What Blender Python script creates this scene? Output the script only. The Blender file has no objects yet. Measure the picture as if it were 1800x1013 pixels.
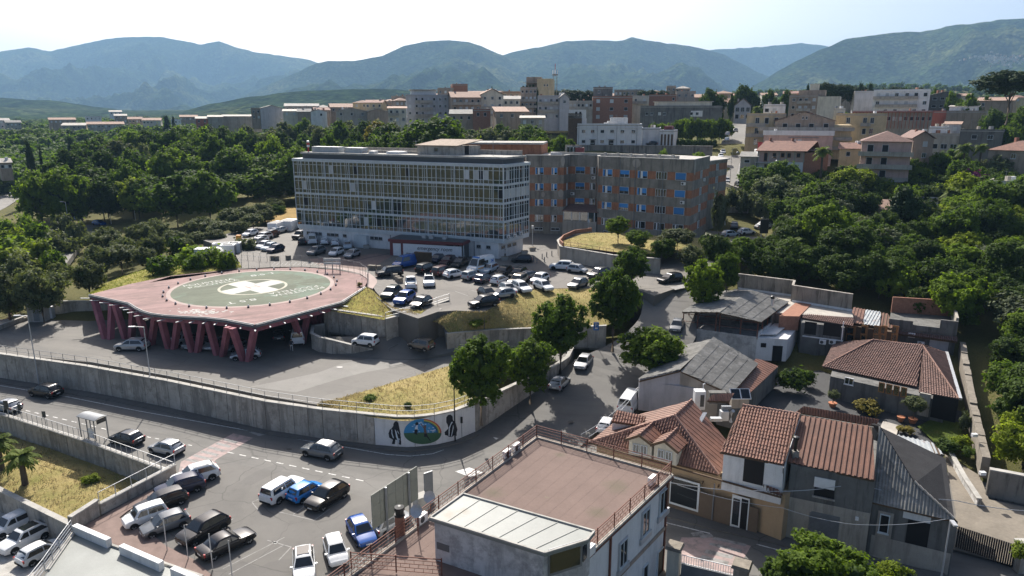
import bpy,bmesh,math,random
import numpy as np
from mathutils import Vector,Matrix
random.seed(7)
R=math.radians
SC=bpy.context.scene
COL=SC.collection
# ------------------ camera
F_PX,CU,CV,PITCH,CAMH=1250.0,900.0,506.5,R(13.75),35.0
cam_d=bpy.data.cameras.new('camera')
cam=bpy.data.objects.new('camera',cam_d)
COL.objects.link(cam)
cam_d.sensor_width=36.0
cam_d.lens=25.0
cam_d.clip_start=1.0
cam_d.clip_end=30000.0
cam.location=(0,0,CAMH)
cam.rotation_euler=(R(90)-PITCH,0,0)
SC.camera=cam
# ------------------ sky, sun, exposure
SUN_AZ,SUN_EL=R(-13),R(41)
world=bpy.data.worlds.new("World")
SC.world=world
world.use_nodes=True
wn=world.node_tree
wn.nodes.clear()
sky_t=wn.nodes.new('ShaderNodeTexSky')
sky_t.sky_type='NISHITA'
sky_t.sun_disc=False
sky_t.sun_elevation=SUN_EL
sky_t.sun_rotation=SUN_AZ
sky_t.altitude=250
sky_t.air_density=0.6
sky_t.dust_density=4.0
sky_t.ozone_density=1.0
bg=wn.nodes.new('ShaderNodeBackground')
bg.inputs['Strength'].default_value=0.098
wo=wn.nodes.new('ShaderNodeOutputWorld')
wn.links.new(sky_t.outputs[0],bg.inputs[0])
wn.links.new(bg.outputs[0],wo.inputs[0])
sun_d=bpy.data.lights.new('sun','SUN')
sun_d.energy=4.8
sun_d.angle=R(0.53)
sun_d.color=(1.0,0.945,0.87)
sun=bpy.data.objects.new('sun',sun_d)
COL.objects.link(sun)
sun_dir=Vector((math.sin(SUN_AZ)*math.cos(SUN_EL),math.cos(SUN_AZ)*math.cos(SUN_EL),math.sin(SUN_EL)))
sun.rotation_euler=(-sun_dir).to_track_quat('-Z','Y').to_euler()
sun.location=sun_dir*300
SC.view_settings.view_transform='Standard'
SC.view_settings.look='None'
SC.view_settings.exposure=0.82
SC.view_settings.gamma=1.0
SC.view_settings.use_curve_mapping=False
SC.cycles.max_bounces=6
SC.cycles.diffuse_bounces=3
SC.cycles.transparent_max_bounces=6
SC.cycles.volume_bounces=0
SC.cycles.caustics_reflective=False
SC.cycles.caustics_refractive=False
SC.cycles.sample_clamp_indirect=4.0
# ------------------ measuring helpers
_S,_C=math.sin(PITCH),math.cos(PITCH)
def P(u,v,z):
 """survey point: the place at height z that the camera bearing (u, v) of the 1800 px photograph meets"""
 a=(u-CU)/F_PX;b=(CV-v)/F_PX
 dz=-_S+b*_C;dy=_C+b*_S
 t=(z-CAMH)/dz
 return Vector((a*t,dy*t,z))
def PY(u,v,y):
 a=(u-CU)/F_PX;b=(CV-v)/F_PX
 dz=-_S+b*_C;dy=_C+b*_S
 t=y/dy
 return Vector((a*t,y,CAMH+dz*t))
def XU(u,y):
 """x of bearing u at depth y"""
 return (u-CU)/F_PX*y/1.02
def lerp(a,b,t):return a+(b-a)*t
def V2(p):return Vector((p[0],p[1]))
# ------------------ mesh builder
class MB:
 def __init__(s):s.v=[];s.f=[];s.m=[];s.c=0
 def mat(s,i):s.c=i;return s
 def face(s,pts):
  n=len(s.v);s.v+=[tuple(p) for p in pts];s.f.append(tuple(range(n,n+len(pts))));s.m.append(s.c);return s
 def hexa(s,b,t):
  """solid between bottom quad b and top quad t (same winding, counter-clockwise from above)"""
  n=len(s.v);k=len(b)
  s.v+=[tuple(p) for p in b]+[tuple(p) for p in t]
  s.f.append(tuple(range(n+k-1,n-1,-1)));s.f.append(tuple(range(n+k,n+2*k)))
  for i in range(k):
   j=(i+1)%k
   s.f.append((n+i,n+j,n+k+j,n+k+i))
  s.m+=[s.c]*(k+2);return s
 def box(s,c,size,rz=0.0):
  hx,hy,hz=size[0]/2,size[1]/2,size[2]/2
  cr,sr=math.cos(rz),math.sin(rz)
  q=[(c[0]+cr*x-sr*y,c[1]+sr*x+cr*y) for x,y in ((-hx,-hy),(hx,-hy),(hx,hy),(-hx,hy))]
  return s.hexa([(x,y,c[2]-hz) for x,y in q],[(x,y,c[2]+hz) for x,y in q])
 def bar(s,p,q,w,h,up=0.0):
  """box along p-q, width w, height h, standing on the line (up=0) or centred (up=-.5)"""
  p=Vector(p);q=Vector(q);d=V2(q)-V2(p)
  if d.length<1e-6:n=Vector((1,0))
  else:n=Vector((-d.y,d.x)).normalized()
  o=n*(w/2);z0=up*h;z1=z0+h
  B=[(p.x-o.x,p.y-o.y,p.z+z0),(q.x-o.x,q.y-o.y,q.z+z0),(q.x+o.x,q.y+o.y,q.z+z0),(p.x+o.x,p.y+o.y,p.z+z0)]
  return s.hexa(B,[(x,y,z+h) for x,y,z in B])
 def prism(s,poly,z0,z1):
  poly=[V2(p) for p in poly]
  if sum(a.x*b.y-b.x*a.y for a,b in zip(poly,poly[1:]+poly[:1]))<0:poly=poly[::-1]
  g=(lambda p,z:z(p) if callable(z) else z)
  return s.hexa([(p.x,p.y,g(p,z0)) for p in poly],[(p.x,p.y,g(p,z1)) for p in poly])
 def tube(s,pts,r,n=6,r2=None):
  pts=[Vector(p) for p in pts];k=len(pts);b0=len(s.v)
  for i,p in enumerate(pts):
   d=(pts[min(i+1,k-1)]-pts[max(i-1,0)]).normalized()
   a=d.cross(Vector((0,0,1)))
   if a.length<1e-3:a=Vector((1,0,0))
   a.normalize();b=d.cross(a)
   rr=r if r2 is None else r+(r2-r)*i/max(1,k-1)
   for j in range(n):
    t=2*math.pi*j/n
    s.v.append(tuple(p+a*(rr*math.cos(t))+b*(rr*math.sin(t))))
  for i in range(k-1):
   for j in range(n):
    j2=(j+1)%n
    s.f.append((b0+i*n+j,b0+i*n+j2,b0+(i+1)*n+j2,b0+(i+1)*n+j));s.m.append(s.c)
  s.f.append(tuple(b0+j for j in range(n)));s.f.append(tuple(b0+(k-1)*n+j for j in range(n-1,-1,-1)))
  s.m+=[s.c]*2;return s
 def lathe(s,c,prof,n=12):
  b0=len(s.v)
  for r,z in prof:
   for j in range(n):
    t=2*math.pi*j/n
    s.v.append((c[0]+r*math.cos(t),c[1]+r*math.sin(t),c[2]+z))
  for i in range(len(prof)-1):
   for j in range(n):
    j2=(j+1)%n
    s.f.append((b0+i*n+j,b0+i*n+j2,b0+(i+1)*n+j2,b0+(i+1)*n+j));s.m.append(s.c)
  s.f.append(tuple(b0+j for j in range(n-1,-1,-1)))
  s.f.append(tuple(b0+(len(prof)-1)*n+j for j in range(n)));s.m+=[s.c]*2
  return s
 def mesh(s,name,mats,org=(0,0,0),smooth=False):
  me=bpy.data.meshes.new(name)
  o=Vector(org)
  me.from_pydata([(x-o.x,y-o.y,z-o.z) for x,y,z in s.v],[],s.f)
  for m in (mats if isinstance(mats,(list,tuple)) else [mats]):me.materials.append(m)
  if any(s.m):me.polygons.foreach_set('material_index',s.m)
  if smooth:me.polygons.foreach_set('use_smooth',[True]*len(me.polygons))
  me.update();return me
 def build(s,name,mats,parent=None,smooth=False,local=False):
  if parent is not None:org=(0,0,0) if local else wloc(parent)
  elif local:org=(0,0,0)
  else:
   a=np.array(s.v);org=(float(a[:,0].mean()),float(a[:,1].mean()),float(a[:,2].min()))
  o=obj(name,s.mesh(name,mats,org,smooth),parent)
  if parent is None and not local:o.location=org
  return o
def wloc(o):
 v=Vector((0,0,0))
 while o is not None:v+=o.location;o=o.parent
 return v
def obj(name,me,parent=None):
 o=bpy.data.objects.new(name,me);COL.objects.link(o)
 if parent is not None:o.parent=parent
 return o
def tag(o,label=None,cat=None,group=None,kind=None):
 if label:o['label']=label
 if cat:o['category']=cat
 if group:o['group']=group
 if kind:o['kind']=kind
 return o
def thing(name,label,cat,loc=(0,0,0),rz=0.0,group=None):
 o=bpy.data.objects.new(name,None);COL.objects.link(o)
 o.empty_display_size=0.5
 o.location=loc;o.rotation_euler=(0,0,rz)
 return tag(o,label,cat,group)
def put(name,me,parent,loc=(0,0,0),rz=0.0):
 """a part that shares the mesh me, at loc in its parent's frame"""
 o=obj(name,me,parent);o.location=loc;o.rotation_euler=(0,0,rz);return o
def copy_tree(o,parent=None):
 c=o.copy();COL.objects.link(c);c.parent=parent
 for ch in o.children:copy_tree(ch,c)
 return c
 # ------------------ materials
MATS={}
def nodes(m):
 m.use_nodes=True
 nt=m.node_tree;nt.nodes.clear()
 o=nt.nodes.new('ShaderNodeOutputMaterial');b=nt.nodes.new('ShaderNodeBsdfPrincipled')
 nt.links.new(b.outputs[0],o.inputs[0]);return nt,b,o
def NZ(nt,scale,detail=4,rough=.6,vec=None,stretch=None):
 n=nt.nodes.new('ShaderNodeTexNoise');n.inputs['Scale'].default_value=scale
 n.inputs['Detail'].default_value=detail;n.inputs['Roughness'].default_value=rough
 if vec is None:vec=nt.nodes.new('ShaderNodeNewGeometry').outputs['Position']
 if stretch:
  mp=nt.nodes.new('ShaderNodeMapping');mp.inputs['Scale'].default_value=stretch
  nt.links.new(vec,mp.inputs[0]);vec=mp.outputs[0]
 nt.links.new(vec,n.inputs['Vector']);return n.outputs['Fac']
def RAMP(nt,fac,stops):
 r=nt.nodes.new('ShaderNodeValToRGB');e=r.color_ramp.elements
 e[0].position,e[0].color=stops[0][0],(*stops[0][1],1);e[1].position,e[1].color=stops[-1][0],(*stops[-1][1],1)
 for p,c in stops[1:-1]:
  k=e.new(p);k.color=(*c,1)
 nt.links.new(fac,r.inputs[0]);return r.outputs[0]
def MIX(nt,fac,a,b,mode='MIX'):
 m=nt.nodes.new('ShaderNodeMix');m.data_type='RGBA';m.blend_type=mode
 for i,x in ((0,fac),(6,a),(7,b)):
  if isinstance(x,(int,float)):m.inputs[i].default_value=x
  elif isinstance(x,tuple):m.inputs[i].default_value=(*x,1)
  else:nt.links.new(x,m.inputs[i])
 return m.outputs[2]
def BUMP(nt,b,h,dist,st=.6):
 k=nt.nodes.new('ShaderNodeBump');k.inputs['Distance'].default_value=dist;k.inputs['Strength'].default_value=st
 nt.links.new(h,k.inputs['Height']);nt.links.new(k.outputs[0],b.inputs['Normal'])
def mk(name,col,rough=.85,n=.22,sc=.7,col2=None,streak=0.0,bump=.01,bsc=12,spec=.3,metal=0.0,spots=None,fine=.15,rnd=0.0):
 """col with soft blotches (n), fine grain, rain streaks and patches of a second colour (spots = colour, amount, scale)"""
 m=bpy.data.materials.new(name);nt,b,o=nodes(m)
 hi=tuple(min(1,c*(1+n)) for c in col);lo=col2 or tuple(c*(1-n) for c in col)
 c=RAMP(nt,NZ(nt,sc,6,.65),[(.3,lo),(.7,hi)])
 if spots:
  f=RAMP(nt,NZ(nt,spots[2],5,.7),[(.5-spots[1]*.2+.1,(0,0,0)),(.62,(1,1,1))])
  c=MIX(nt,f,c,spots[0])
 if streak:
  f=RAMP(nt,NZ(nt,1.0,5,.7,stretch=(1.1,1.1,.12)),[(.5,(0,0,0)),(.6,(1,1,1))])
  fm=nt.nodes.new('ShaderNodeMath');fm.operation='MULTIPLY';fm.inputs[1].default_value=streak
  nt.links.new(f,fm.inputs[0])
  c=MIX(nt,fm.outputs[0],c,tuple(x*.3 for x in col))
 if rnd:
  oi=nt.nodes.new('ShaderNodeObjectInfo')
  c=MIX(nt,rnd,c,RAMP(nt,oi.outputs['Random'],[(0,tuple(x*.45 for x in col)),(1,tuple(min(1,x*1.6) for x in col))]))
 g=NZ(nt,bsc,3,.6)
 if fine:c=MIX(nt,fine,c,RAMP(nt,g,[(.2,tuple(x*.5 for x in col)),(.8,tuple(min(1,x*1.5) for x in col))]))
 nt.links.new(c,b.inputs['Base Color'])
 b.inputs['Roughness'].default_value=rough;b.inputs['Metallic'].default_value=metal
 b.inputs['Specular IOR Level'].default_value=spec
 if bump:BUMP(nt,b,g,bump)
 MATS[name]=m;return m
def plain(name,col,rough=.5,spec=.5,metal=0.0,coat=0.0,rnd=0.0):
 m=bpy.data.materials.new(name);nt,b,o=nodes(m)
 c=RAMP(nt,NZ(nt,3.0,4),[(.3,tuple(x*.93 for x in col)),(.7,tuple(min(1,x*1.05) for x in col))])
 if rnd:
  oi=nt.nodes.new('ShaderNodeObjectInfo')
  c=MIX(nt,rnd,c,RAMP(nt,oi.outputs['Random'],[(0,tuple(x*.3 for x in col)),(1,tuple(min(1,x*1.7) for x in col))]))
 nt.links.new(c,b.inputs['Base Color'])
 b.inputs['Roughness'].default_value=rough;b.inputs['Specular IOR Level'].default_value=spec;b.inputs['Metallic'].default_value=metal
 b.inputs['Coat Weight'].default_value=coat;b.inputs['Coat Roughness'].default_value=.06
 MATS[name]=m;return m
def asphalt(name,col,patch=.5,crack=.8):
 m=bpy.data.materials.new(name);nt,b,o=nodes(m)
 pos=nt.nodes.new('ShaderNodeNewGeometry').outputs['Position']
 c=RAMP(nt,NZ(nt,.09,6,.7,pos),[(.3,tuple(x*.74 for x in col)),(.5,col),(.72,tuple(x*1.28 for x in col))])
 w=nt.nodes.new('ShaderNodeTexNoise');w.inputs['Scale'].default_value=.35;nt.links.new(pos,w.inputs['Vector'])
 vm=nt.nodes.new('ShaderNodeVectorMath');vm.operation='MULTIPLY_ADD';vm.inputs[1].default_value=(2.2,2.2,0);nt.links.new(w.outputs['Color'],vm.inputs[0]);nt.links.new(pos,vm.inputs[2])
 vo=nt.nodes.new('ShaderNodeTexVoronoi');vo.inputs['Scale'].default_value=.11;nt.links.new(vm.outputs[0],vo.inputs['Vector'])
 pt=RAMP(nt,vo.outputs['Color'],[(.0,(.72,.72,.74)),(.35,(.9,.9,.9)),(.6,(1,1,1)),(.9,(1.0,1.0,.98)),(1,(1.16,1.14,1.1))])
 c=MIX(nt,patch,c,pt,'MULTIPLY')
 ve=nt.nodes.new('ShaderNodeTexVoronoi');ve.feature='DISTANCE_TO_EDGE';ve.inputs['Scale'].default_value=.17;nt.links.new(vm.outputs[0],ve.inputs['Vector'])
 cr=RAMP(nt,ve.outputs['Distance'],[(.0,(.35,.35,.35)),(.012,(1,1,1))])
 gate=RAMP(nt,NZ(nt,.06,2,.5,pos),[(.46,(0,0,0)),(.56,(1,1,1))])
 gm=nt.nodes.new('ShaderNodeMath');gm.operation='MULTIPLY';gm.inputs[1].default_value=crack;nt.links.new(gate,gm.inputs[0])
 c=MIX(nt,gm.outputs[0],c,MIX(nt,1.0,c,cr,'MULTIPLY'))
 oil=RAMP(nt,NZ(nt,.55,5,.75,pos),[(.56,(1,1,1)),(.72,(.72,.72,.72))])
 c=MIX(nt,.8,c,oil,'MULTIPLY')
 g=NZ(nt,26,2,.6,pos)
 c=MIX(nt,.18,c,RAMP(nt,g,[(.3,tuple(x*.4 for x in col)),(.7,tuple(x*1.8 for x in col))]))
 nt.links.new(c,b.inputs['Base Color']);b.inputs['Roughness'].default_value=.82;b.inputs['Specular IOR Level'].default_value=.35
 BUMP(nt,b,g,.004,.5);MATS[name]=m;return m
def grass_mat(name,dry,green,bal=.5,sc=.22,soil=(.16,.11,.065)):
 m=bpy.data.materials.new(name);nt,b,o=nodes(m)
 pos=nt.nodes.new('ShaderNodeNewGeometry').outputs['Position']
 c=RAMP(nt,NZ(nt,sc,7,.72,pos),[(bal-.16,green),(bal-.02,lerp(Vector(green),Vector(dry),.6)[:]),(bal+.12,dry)])
 c=MIX(nt,.75,c,RAMP(nt,NZ(nt,1.7,6,.75,pos),[(.3,tuple(x*.55 for x in dry)),(.55,dry),(.75,tuple(x*1.3 for x in dry))]),'SOFT_LIGHT')
 c=MIX(nt,RAMP(nt,NZ(nt,.5,5,.7,pos),[(.6,(0,0,0)),(.75,(.7,.7,.7))]),c,soil)
 g=NZ(nt,7,4,.75,pos)
 c=MIX(nt,.3,c,RAMP(nt,g,[(.3,tuple(x*.35 for x in green)),(.7,tuple(x*1.5 for x in dry))]))
 nt.links.new(c,b.inputs['Base Color']);b.inputs['Roughness'].default_value=.95;b.inputs['Specular IOR Level'].default_value=.1
 BUMP(nt,b,g,.16,.9);MATS[name]=m;return m
def leaf_mat(name,col,tr=.35,var=.35,hue=(1.5,1.25,.8),rough=.75,tint=(1.25,1.3,.5)):
 """leaf blades: per-leaf and per-tree tone, lit through from behind"""
 m=bpy.data.materials.new(name);nt,b,o=nodes(m)
 oi=nt.nodes.new('ShaderNodeObjectInfo')
 geo=nt.nodes.new('ShaderNodeNewGeometry')
 dk=tuple(x*(1-var) for x in col);lt=tuple(x*(1+var)*h for x,h in zip(col,hue))
 c=RAMP(nt,geo.outputs['Random Per Island'],[(0,dk),(.55,col),(1,lt)])
 c=MIX(nt,.45,c,RAMP(nt,NZ(nt,.45,3,.6,geo.outputs['Position']),[(.35,dk),(.65,lt)]))
 c=MIX(nt,.4,c,RAMP(nt,oi.outputs['Random'],[(0,dk),(1,lt)]))
 nt.links.new(c,b.inputs['Base Color']);b.inputs['Roughness'].default_value=rough;b.inputs['Specular IOR Level'].default_value=.15
 t=nt.nodes.new('ShaderNodeBsdfTranslucent')
 nt.links.new(MIX(nt,1.0,c,tint,'MULTIPLY'),t.inputs['Color'])
 mx=nt.nodes.new('ShaderNodeMixShader');mx.inputs[0].default_value=tr
 nt.links.new(b.outputs[0],mx.inputs[1]);nt.links.new(t.outputs[0],mx.inputs[2]);nt.links.new(mx.outputs[0],o.inputs[0])
 MATS[name]=m;return m
def glass(name,col,rough=.04,spec=.9,rnd=0.0):
 m=plain(name,col,rough,spec,0,0,rnd);m.node_tree.nodes['Principled BSDF'].inputs['IOR'].default_value=1.6;return m
asphalt('asphalt_lot',(.135,.128,.117),.9);asphalt('asphalt_road',(.145,.139,.128),.8,.8);asphalt('asphalt_upper',(.145,.133,.117),.8,.7)
asphalt('asphalt_new',(.055,.056,.058),.3,.2);asphalt('asphalt_pale',(.165,.155,.138),.9,1.0);asphalt('asphalt_light',(.205,.196,.178),.5,.7)
mk('paint_white',(.62,.61,.58),.7,.15,1.4,spots=((.2,.2,.19),.5,3.0))
mk('paint_worn',(.33,.32,.305),.85,.25,1.6,spots=((.14,.135,.127),.9,1.6))
mk('paint_red',(.36,.27,.25),.8,.2,1.2,spots=((.22,.19,.18),.6,1.0));mk('courtyard',(.2,.175,.14),.9,.25,.6,bsc=4,fine=.3)
mk('brick_paving',(.2,.145,.125),.9,.2,.9)
mk('kerb_stone',(.36,.35,.33),.9)
mk('concrete',(.42,.385,.335),.92,.3,.45,col2=(.25,.225,.19),streak=.9,rnd=.2,bump=.015,spots=((.2,.18,.15),.5,1.1),fine=.25)
mk('concrete_dark',(.24,.22,.19),.92,.3,.5,streak=.9,rnd=.1)
mk('concrete_light',(.4,.385,.35),.92,.2,.6,streak=.35)
mk('plaster_white',(.68,.68,.67),.85,.1,.6,streak=.22)
mk('plaster_old',(.56,.55,.53),.9,.25,.5,streak=.4,spots=((.33,.32,.31),.6,.8))
mk('plaster_grey',(.15,.147,.138),.92,.28,.45,streak=.6)
mk('plaster_beige',(.43,.31,.19),.88,.1,.7,streak=.12)
mk('plaster_brown',(.15,.112,.08),.88,.12,.7,bsc=3)
mk('plaster_yellow',(.55,.44,.27),.88,.15,.5,streak=.25)
mk('plaster_pink',(.5,.35,.3),.88,.15,.5,streak=.25)
mk('plaster_tan',(.34,.27,.21),.9,.2,.4,streak=.4)
mk('plaster_cream',(.6,.56,.46),.88,.15,.5,streak=.3)
mk('plaster_lilac',(.44,.435,.455),.88,.12,.5,streak=.25)
mk('plaster_pale',(.38,.345,.295),.9,.2,.4,streak=.4)
mk('plaster_rust',(.36,.12,.09),.88,.2,.5,streak=.25)
mk('brickwork',(.3,.15,.1),.92,.3,2.2,bsc=6,fine=.4)
mk('spandrel',(.26,.24,.205),.95,.35,.35,streak=.6,spots=((.4,.385,.35),-.25,.35))
mk('brick_band',(.36,.165,.095),.9,.28,1.0,bsc=5,streak=.5,fine=.3)
mk('roof_tile',(.25,.135,.1),.85,.35,1.1,col2=(.13,.085,.07),bsc=5,fine=.4)
mk('roof_tile_dark',(.19,.115,.095),.85,.35,1.1,col2=(.1,.07,.062),bsc=5,fine=.4)
mk('roof_tile_old',(.3,.2,.15),.88,.35,.8,bsc=4,fine=.4)
mk('roof_ridge',(.33,.2,.155),.85,.3,2.0)
mk('metal_brown',(.17,.08,.052),.55,.3,.9,bsc=2,fine=.2,spec=.4)
mk('metal_sheet',(.42,.44,.44),.45,.2,.7,spec=.5,spots=((.3,.13,.07),-.1,.9))
mk('fibre_cement',(.2,.195,.18),.92,.35,.5,spots=((.3,.29,.27),.4,1.2),bsc=6)
mk('bitumen',(.04,.04,.042),.97,.3,.8,bsc=9,fine=.5,bump=.05,spec=.05)
mk('roof_pale',(.4,.37,.325),.85,.2,.4,streak=.2)
mk('roof_gravel',(.38,.36,.33),.92,.2,.7)
mk('red_membrane',(.172,.123,.104),.9,.14,.35,bsc=5,spots=((.17,.145,.105),-.55,.3))
mk('zinc_pale',(.22,.232,.215),.55,.12,.6,spots=((.3,.24,.15),-.7,.35),spec=.4)
mk('deck_pink',(.29,.188,.173),.9,.22,.25,spots=((.2,.135,.12),.5,.16),bsc=3)
mk('deck_rim',(.38,.3,.27),.9,.15,.5)
mk('deck_green',(.125,.142,.1),.9,.25,.2,spots=((.15,.2,.15),.25,.14),bsc=3)
mk('deck_white',(.5,.5,.46),.85,.1,.8)
mk('deck_cream',(.42,.4,.32),.85,.15,.8)
mk('column_pink',(.32,.115,.135),.8,.25,.5,streak=.35)
mk('steel_grey',(.2,.21,.22),.5,.15,1.0,metal=.3,spec=.5)
mk('steel_pale',(.45,.46,.47),.45,.12,1.0,metal=.3,spec=.5)
mk('rust_steel',(.16,.065,.045),.7,.25,1.5)
mk('alu_frame',(.66,.7,.71),.45,.1,1.0,spec=.5)
mk('alu_white',(.55,.59,.6),.6,.12,.6,streak=.12)
mk('wood',(.3,.15,.06),.7,.3,1.2)
mk('wood_dark',(.1,.065,.04),.8,.3,1.2)
mk('bark',(.1,.08,.06),.95,.35,2.0,bsc=8,bump=.04)
mk('terracotta',(.42,.17,.09),.85,.2,2.0)
mk('soil',(.16,.12,.075),.95,.3,.5)
mk('stone',(.22,.195,.16),.95,.35,.9,bsc=3,bump=.08,fine=.35)
mk('cream_panel',(.5,.5,.47),.7,.12,.7)
mk('billboard_back',(.17,.178,.155),.6,.12,.5)
plain('black',(.012,.012,.013),.5);plain('dark_opening',(.012,.012,.014),.6,.3);plain('rubber',(.018,.018,.018),.9,.2)
plain('rim',(.42,.43,.45),.3,.5,.7);plain('white_plastic',(.75,.75,.74),.4);plain('red_plastic',(.45,.03,.03),.4)
plain('blue_sign',(.02,.16,.5),.4);plain('blue_blind',(.05,.23,.55),.6,.3,rnd=.3);plain('orange_box',(.7,.3,.05),.6);plain('light_lens',(.7,.72,.74),.12,.8);plain('tail_lens',(.35,.02,.02),.2,.6)
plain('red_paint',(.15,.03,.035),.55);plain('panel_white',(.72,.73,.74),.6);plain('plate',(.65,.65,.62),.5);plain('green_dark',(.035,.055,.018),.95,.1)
plain('grey_screen',(.06,.065,.07),.4)
plain('skin',(.4,.25,.18),.6);plain('cloth_dark',(.03,.03,.04),.9);plain('cloth_light',(.45,.45,.44),.9)
glass('car_glass',(.012,.015,.017),.05,.7);glass('window_glass',(.02,.024,.027),.05,.8);glass('facade_glass',(.028,.042,.045),.03,1.0,.6);glass('solar_glass',(.008,.01,.014),.15,.5)
plain('blind_pale',(.5,.52,.52),.6,.4,rnd=.3)
grass_mat('grass_dry',(.42,.35,.19),(.19,.21,.06),.5)
grass_mat('grass_mid',(.36,.32,.12),(.17,.2,.05),.52)
grass_mat('grass_green',(.14,.17,.045),(.06,.1,.02),.5)
grass_mat('ground_mix',(.2,.185,.085),(.085,.1,.035),.5,.05)
grass_mat('field_straw',(.42,.31,.15),(.2,.17,.07),.45)
def M(*a):return [MATS[x] for x in a]
def blots(name,spots,col,amt=.75):
 """stains of a given place and size on a material: (x, y, radius)"""
 m=MATS[name];nt=m.node_tree;b=nt.nodes['Principled BSDF'];src=b.inputs['Base Color'].links[0].from_socket
 pos=nt.nodes.new('ShaderNodeNewGeometry').outputs['Position'];c=src
 for x,y,r in spots:
  d=nt.nodes.new('ShaderNodeVectorMath');d.operation='DISTANCE';w=nt.nodes.new('ShaderNodeVectorMath');w.operation='MULTIPLY';w.inputs[1].default_value=(1,1,0);nt.links.new(pos,w.inputs[0]);nt.links.new(w.outputs[0],d.inputs[0]);d.inputs[1].default_value=(x,y,0)
  a=nt.nodes.new('ShaderNodeMath');a.operation='MULTIPLY_ADD';a.inputs[1].default_value=r*1.6;nt.links.new(NZ(nt,1.3,6,.75,pos),a.inputs[0]);nt.links.new(d.outputs['Value'],a.inputs[2])
  k=nt.nodes.new('ShaderNodeMapRange');k.inputs['From Min'].default_value=r*.7;k.inputs['From Max'].default_value=r*1.75;k.inputs['To Min'].default_value=amt;k.inputs['To Max'].default_value=0;nt.links.new(a.outputs[0],k.inputs['Value'])
  c=MIX(nt,k.outputs[0],c,col)
 nt.links.new(c,b.inputs['Base Color'])
def smear(name,ang,col,amt=.6,sc=.5):
 """long drawn out dirt and wash marks lying along one direction"""
 m=MATS[name];nt=m.node_tree;b=nt.nodes['Principled BSDF'];c=b.inputs['Base Color'].links[0].from_socket
 pos=nt.nodes.new('ShaderNodeNewGeometry').outputs['Position'];r=nt.nodes.new('ShaderNodeVectorRotate');r.rotation_type='Z_AXIS';r.inputs['Angle'].default_value=-ang;nt.links.new(pos,r.inputs['Vector'])
 f=RAMP(nt,NZ(nt,sc,6,.7,r.outputs[0],(.16,1.6,1)),[(.48,(0,0,0)),(.7,(amt,)*3)])
 nt.links.new(MIX(nt,f,c,col),b.inputs['Base Color'])
smear('deck_pink',R(28),(.13,.095,.085),.75);smear('deck_green',R(28),(.085,.085,.068),.7);smear('deck_white',R(28),(.27,.26,.235),.6,.9)
smear('asphalt_road',R(-17),(.09,.087,.08),.6,.35);smear('asphalt_pale',R(-20),(.11,.104,.094),.6,.3)
# ------------------ terrain
CP=np.array([(0,40,-3),(-20,50,-3),(-60,60,-7),(-40,50,-6.5),(-70,75,-4),(40,45,-1),(60,45,-.5),(70,60,.8),(35,70,.2),(45,72,.2),(40,80,.4),(30,66,.1),(48,66,.1),(36,85,.9),(28,75,.2),(42,62,-.2),(30,60,-1.5),(10,60,-1.5),(-30,75,-2),(0,75,-2),(-70,88,-2.5),(-50,85,-2.5),(-32,80,-2.5),(-62,81,-3.5),(-85,90,-2.5),(-90,80,-3.5),(-45,96,1),(-60,97,1),(-25,90,1),(-82,103,2.4),(-10,90,1.5),(10,90,1.5),(-75,108,3.6),(20,100,3.2),(-40,122,6.5),(-10,125,6.5),(10,130,7),(-45,150,7.5),(-10,160,7.8),(20,165,8),(40,150,8),(25,125,6.5),(52,140,8.2),(-58,122,7.6),(-66,118,6.2),(-70,128,5),(-62,135,6.3),(-55,145,7.5),(-85,135,3.2),(-95,160,2.2),(-110,125,4),(-120,160,1),(-140,230,1.5),(-200,280,2),(-250,350,4),(-80,170,5),(-60,170,8.5),(-40,190,9),(-40,230,13),(0,190,10),(0,250,18),(-80,230,9),(-120,300,9),(-20,300,21),(-60,330,17),(30,200,12),(40,225,18),(30,255,23.5),(60,250,24),(85,262,25),(0,320,27),(50,330,29),(100,330,30),(0,420,30),(100,420,33),(200,330,31),(200,250,22),(90,290,27),(64,200,14.6),(74,228,18),(62,235,20),(86,270,24),(104,320,28.5),(70,185,13),(60,165,9.5),(45,112,5.5),(52,100,4.2),(80,100,4.5),(60,125,8),(100,130,8),(62,145,9),(100,160,11),(85,190,13.5),(120,185,14),(150,150,11),(55,78,1.6),(72,72,1.6),(90,80,2.5),(120,100,5),(110,205,15),(150,205,16),(130,240,20),(160,240,21),(150,290,27),(190,200,17),(260,260,24),(260,150,12),(0,600,27),(-200,550,18),(-400,500,12),(-100,800,25),(400,600,38),(0,1000,30),(-500,900,14),(500,900,46),(-250,700,18),(200,700,35),(-900,900,12),(900,900,60),(-100,1300,34),(600,1300,70),(-700,1300,15),(0,0,-3),(100,0,0),(-100,0,-8),(0,-200,-2),(200,-150,6),(-200,-150,-6),(-150,80,-6),(-200,150,-1),(300,60,6)],float)
def gz(x,y):
 x=np.atleast_1d(np.asarray(x,float));y=np.atleast_1d(np.asarray(y,float))
 out=np.empty(x.shape)
 for i in range(0,x.size,4000):
  xs,ys=x.flat[i:i+4000],y.flat[i:i+4000]
  sc=6+.05*np.hypot(xs,ys)
  d2=(xs[:,None]-CP[:,0])**2+(ys[:,None]-CP[:,1])**2+sc[:,None]**2*.35
  w=d2**-2.2
  out.flat[i:i+4000]=(w*CP[:,2]).sum(1)/w.sum(1)
 return out
def g1(x,y):return float(gz(x,y)[0])
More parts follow.
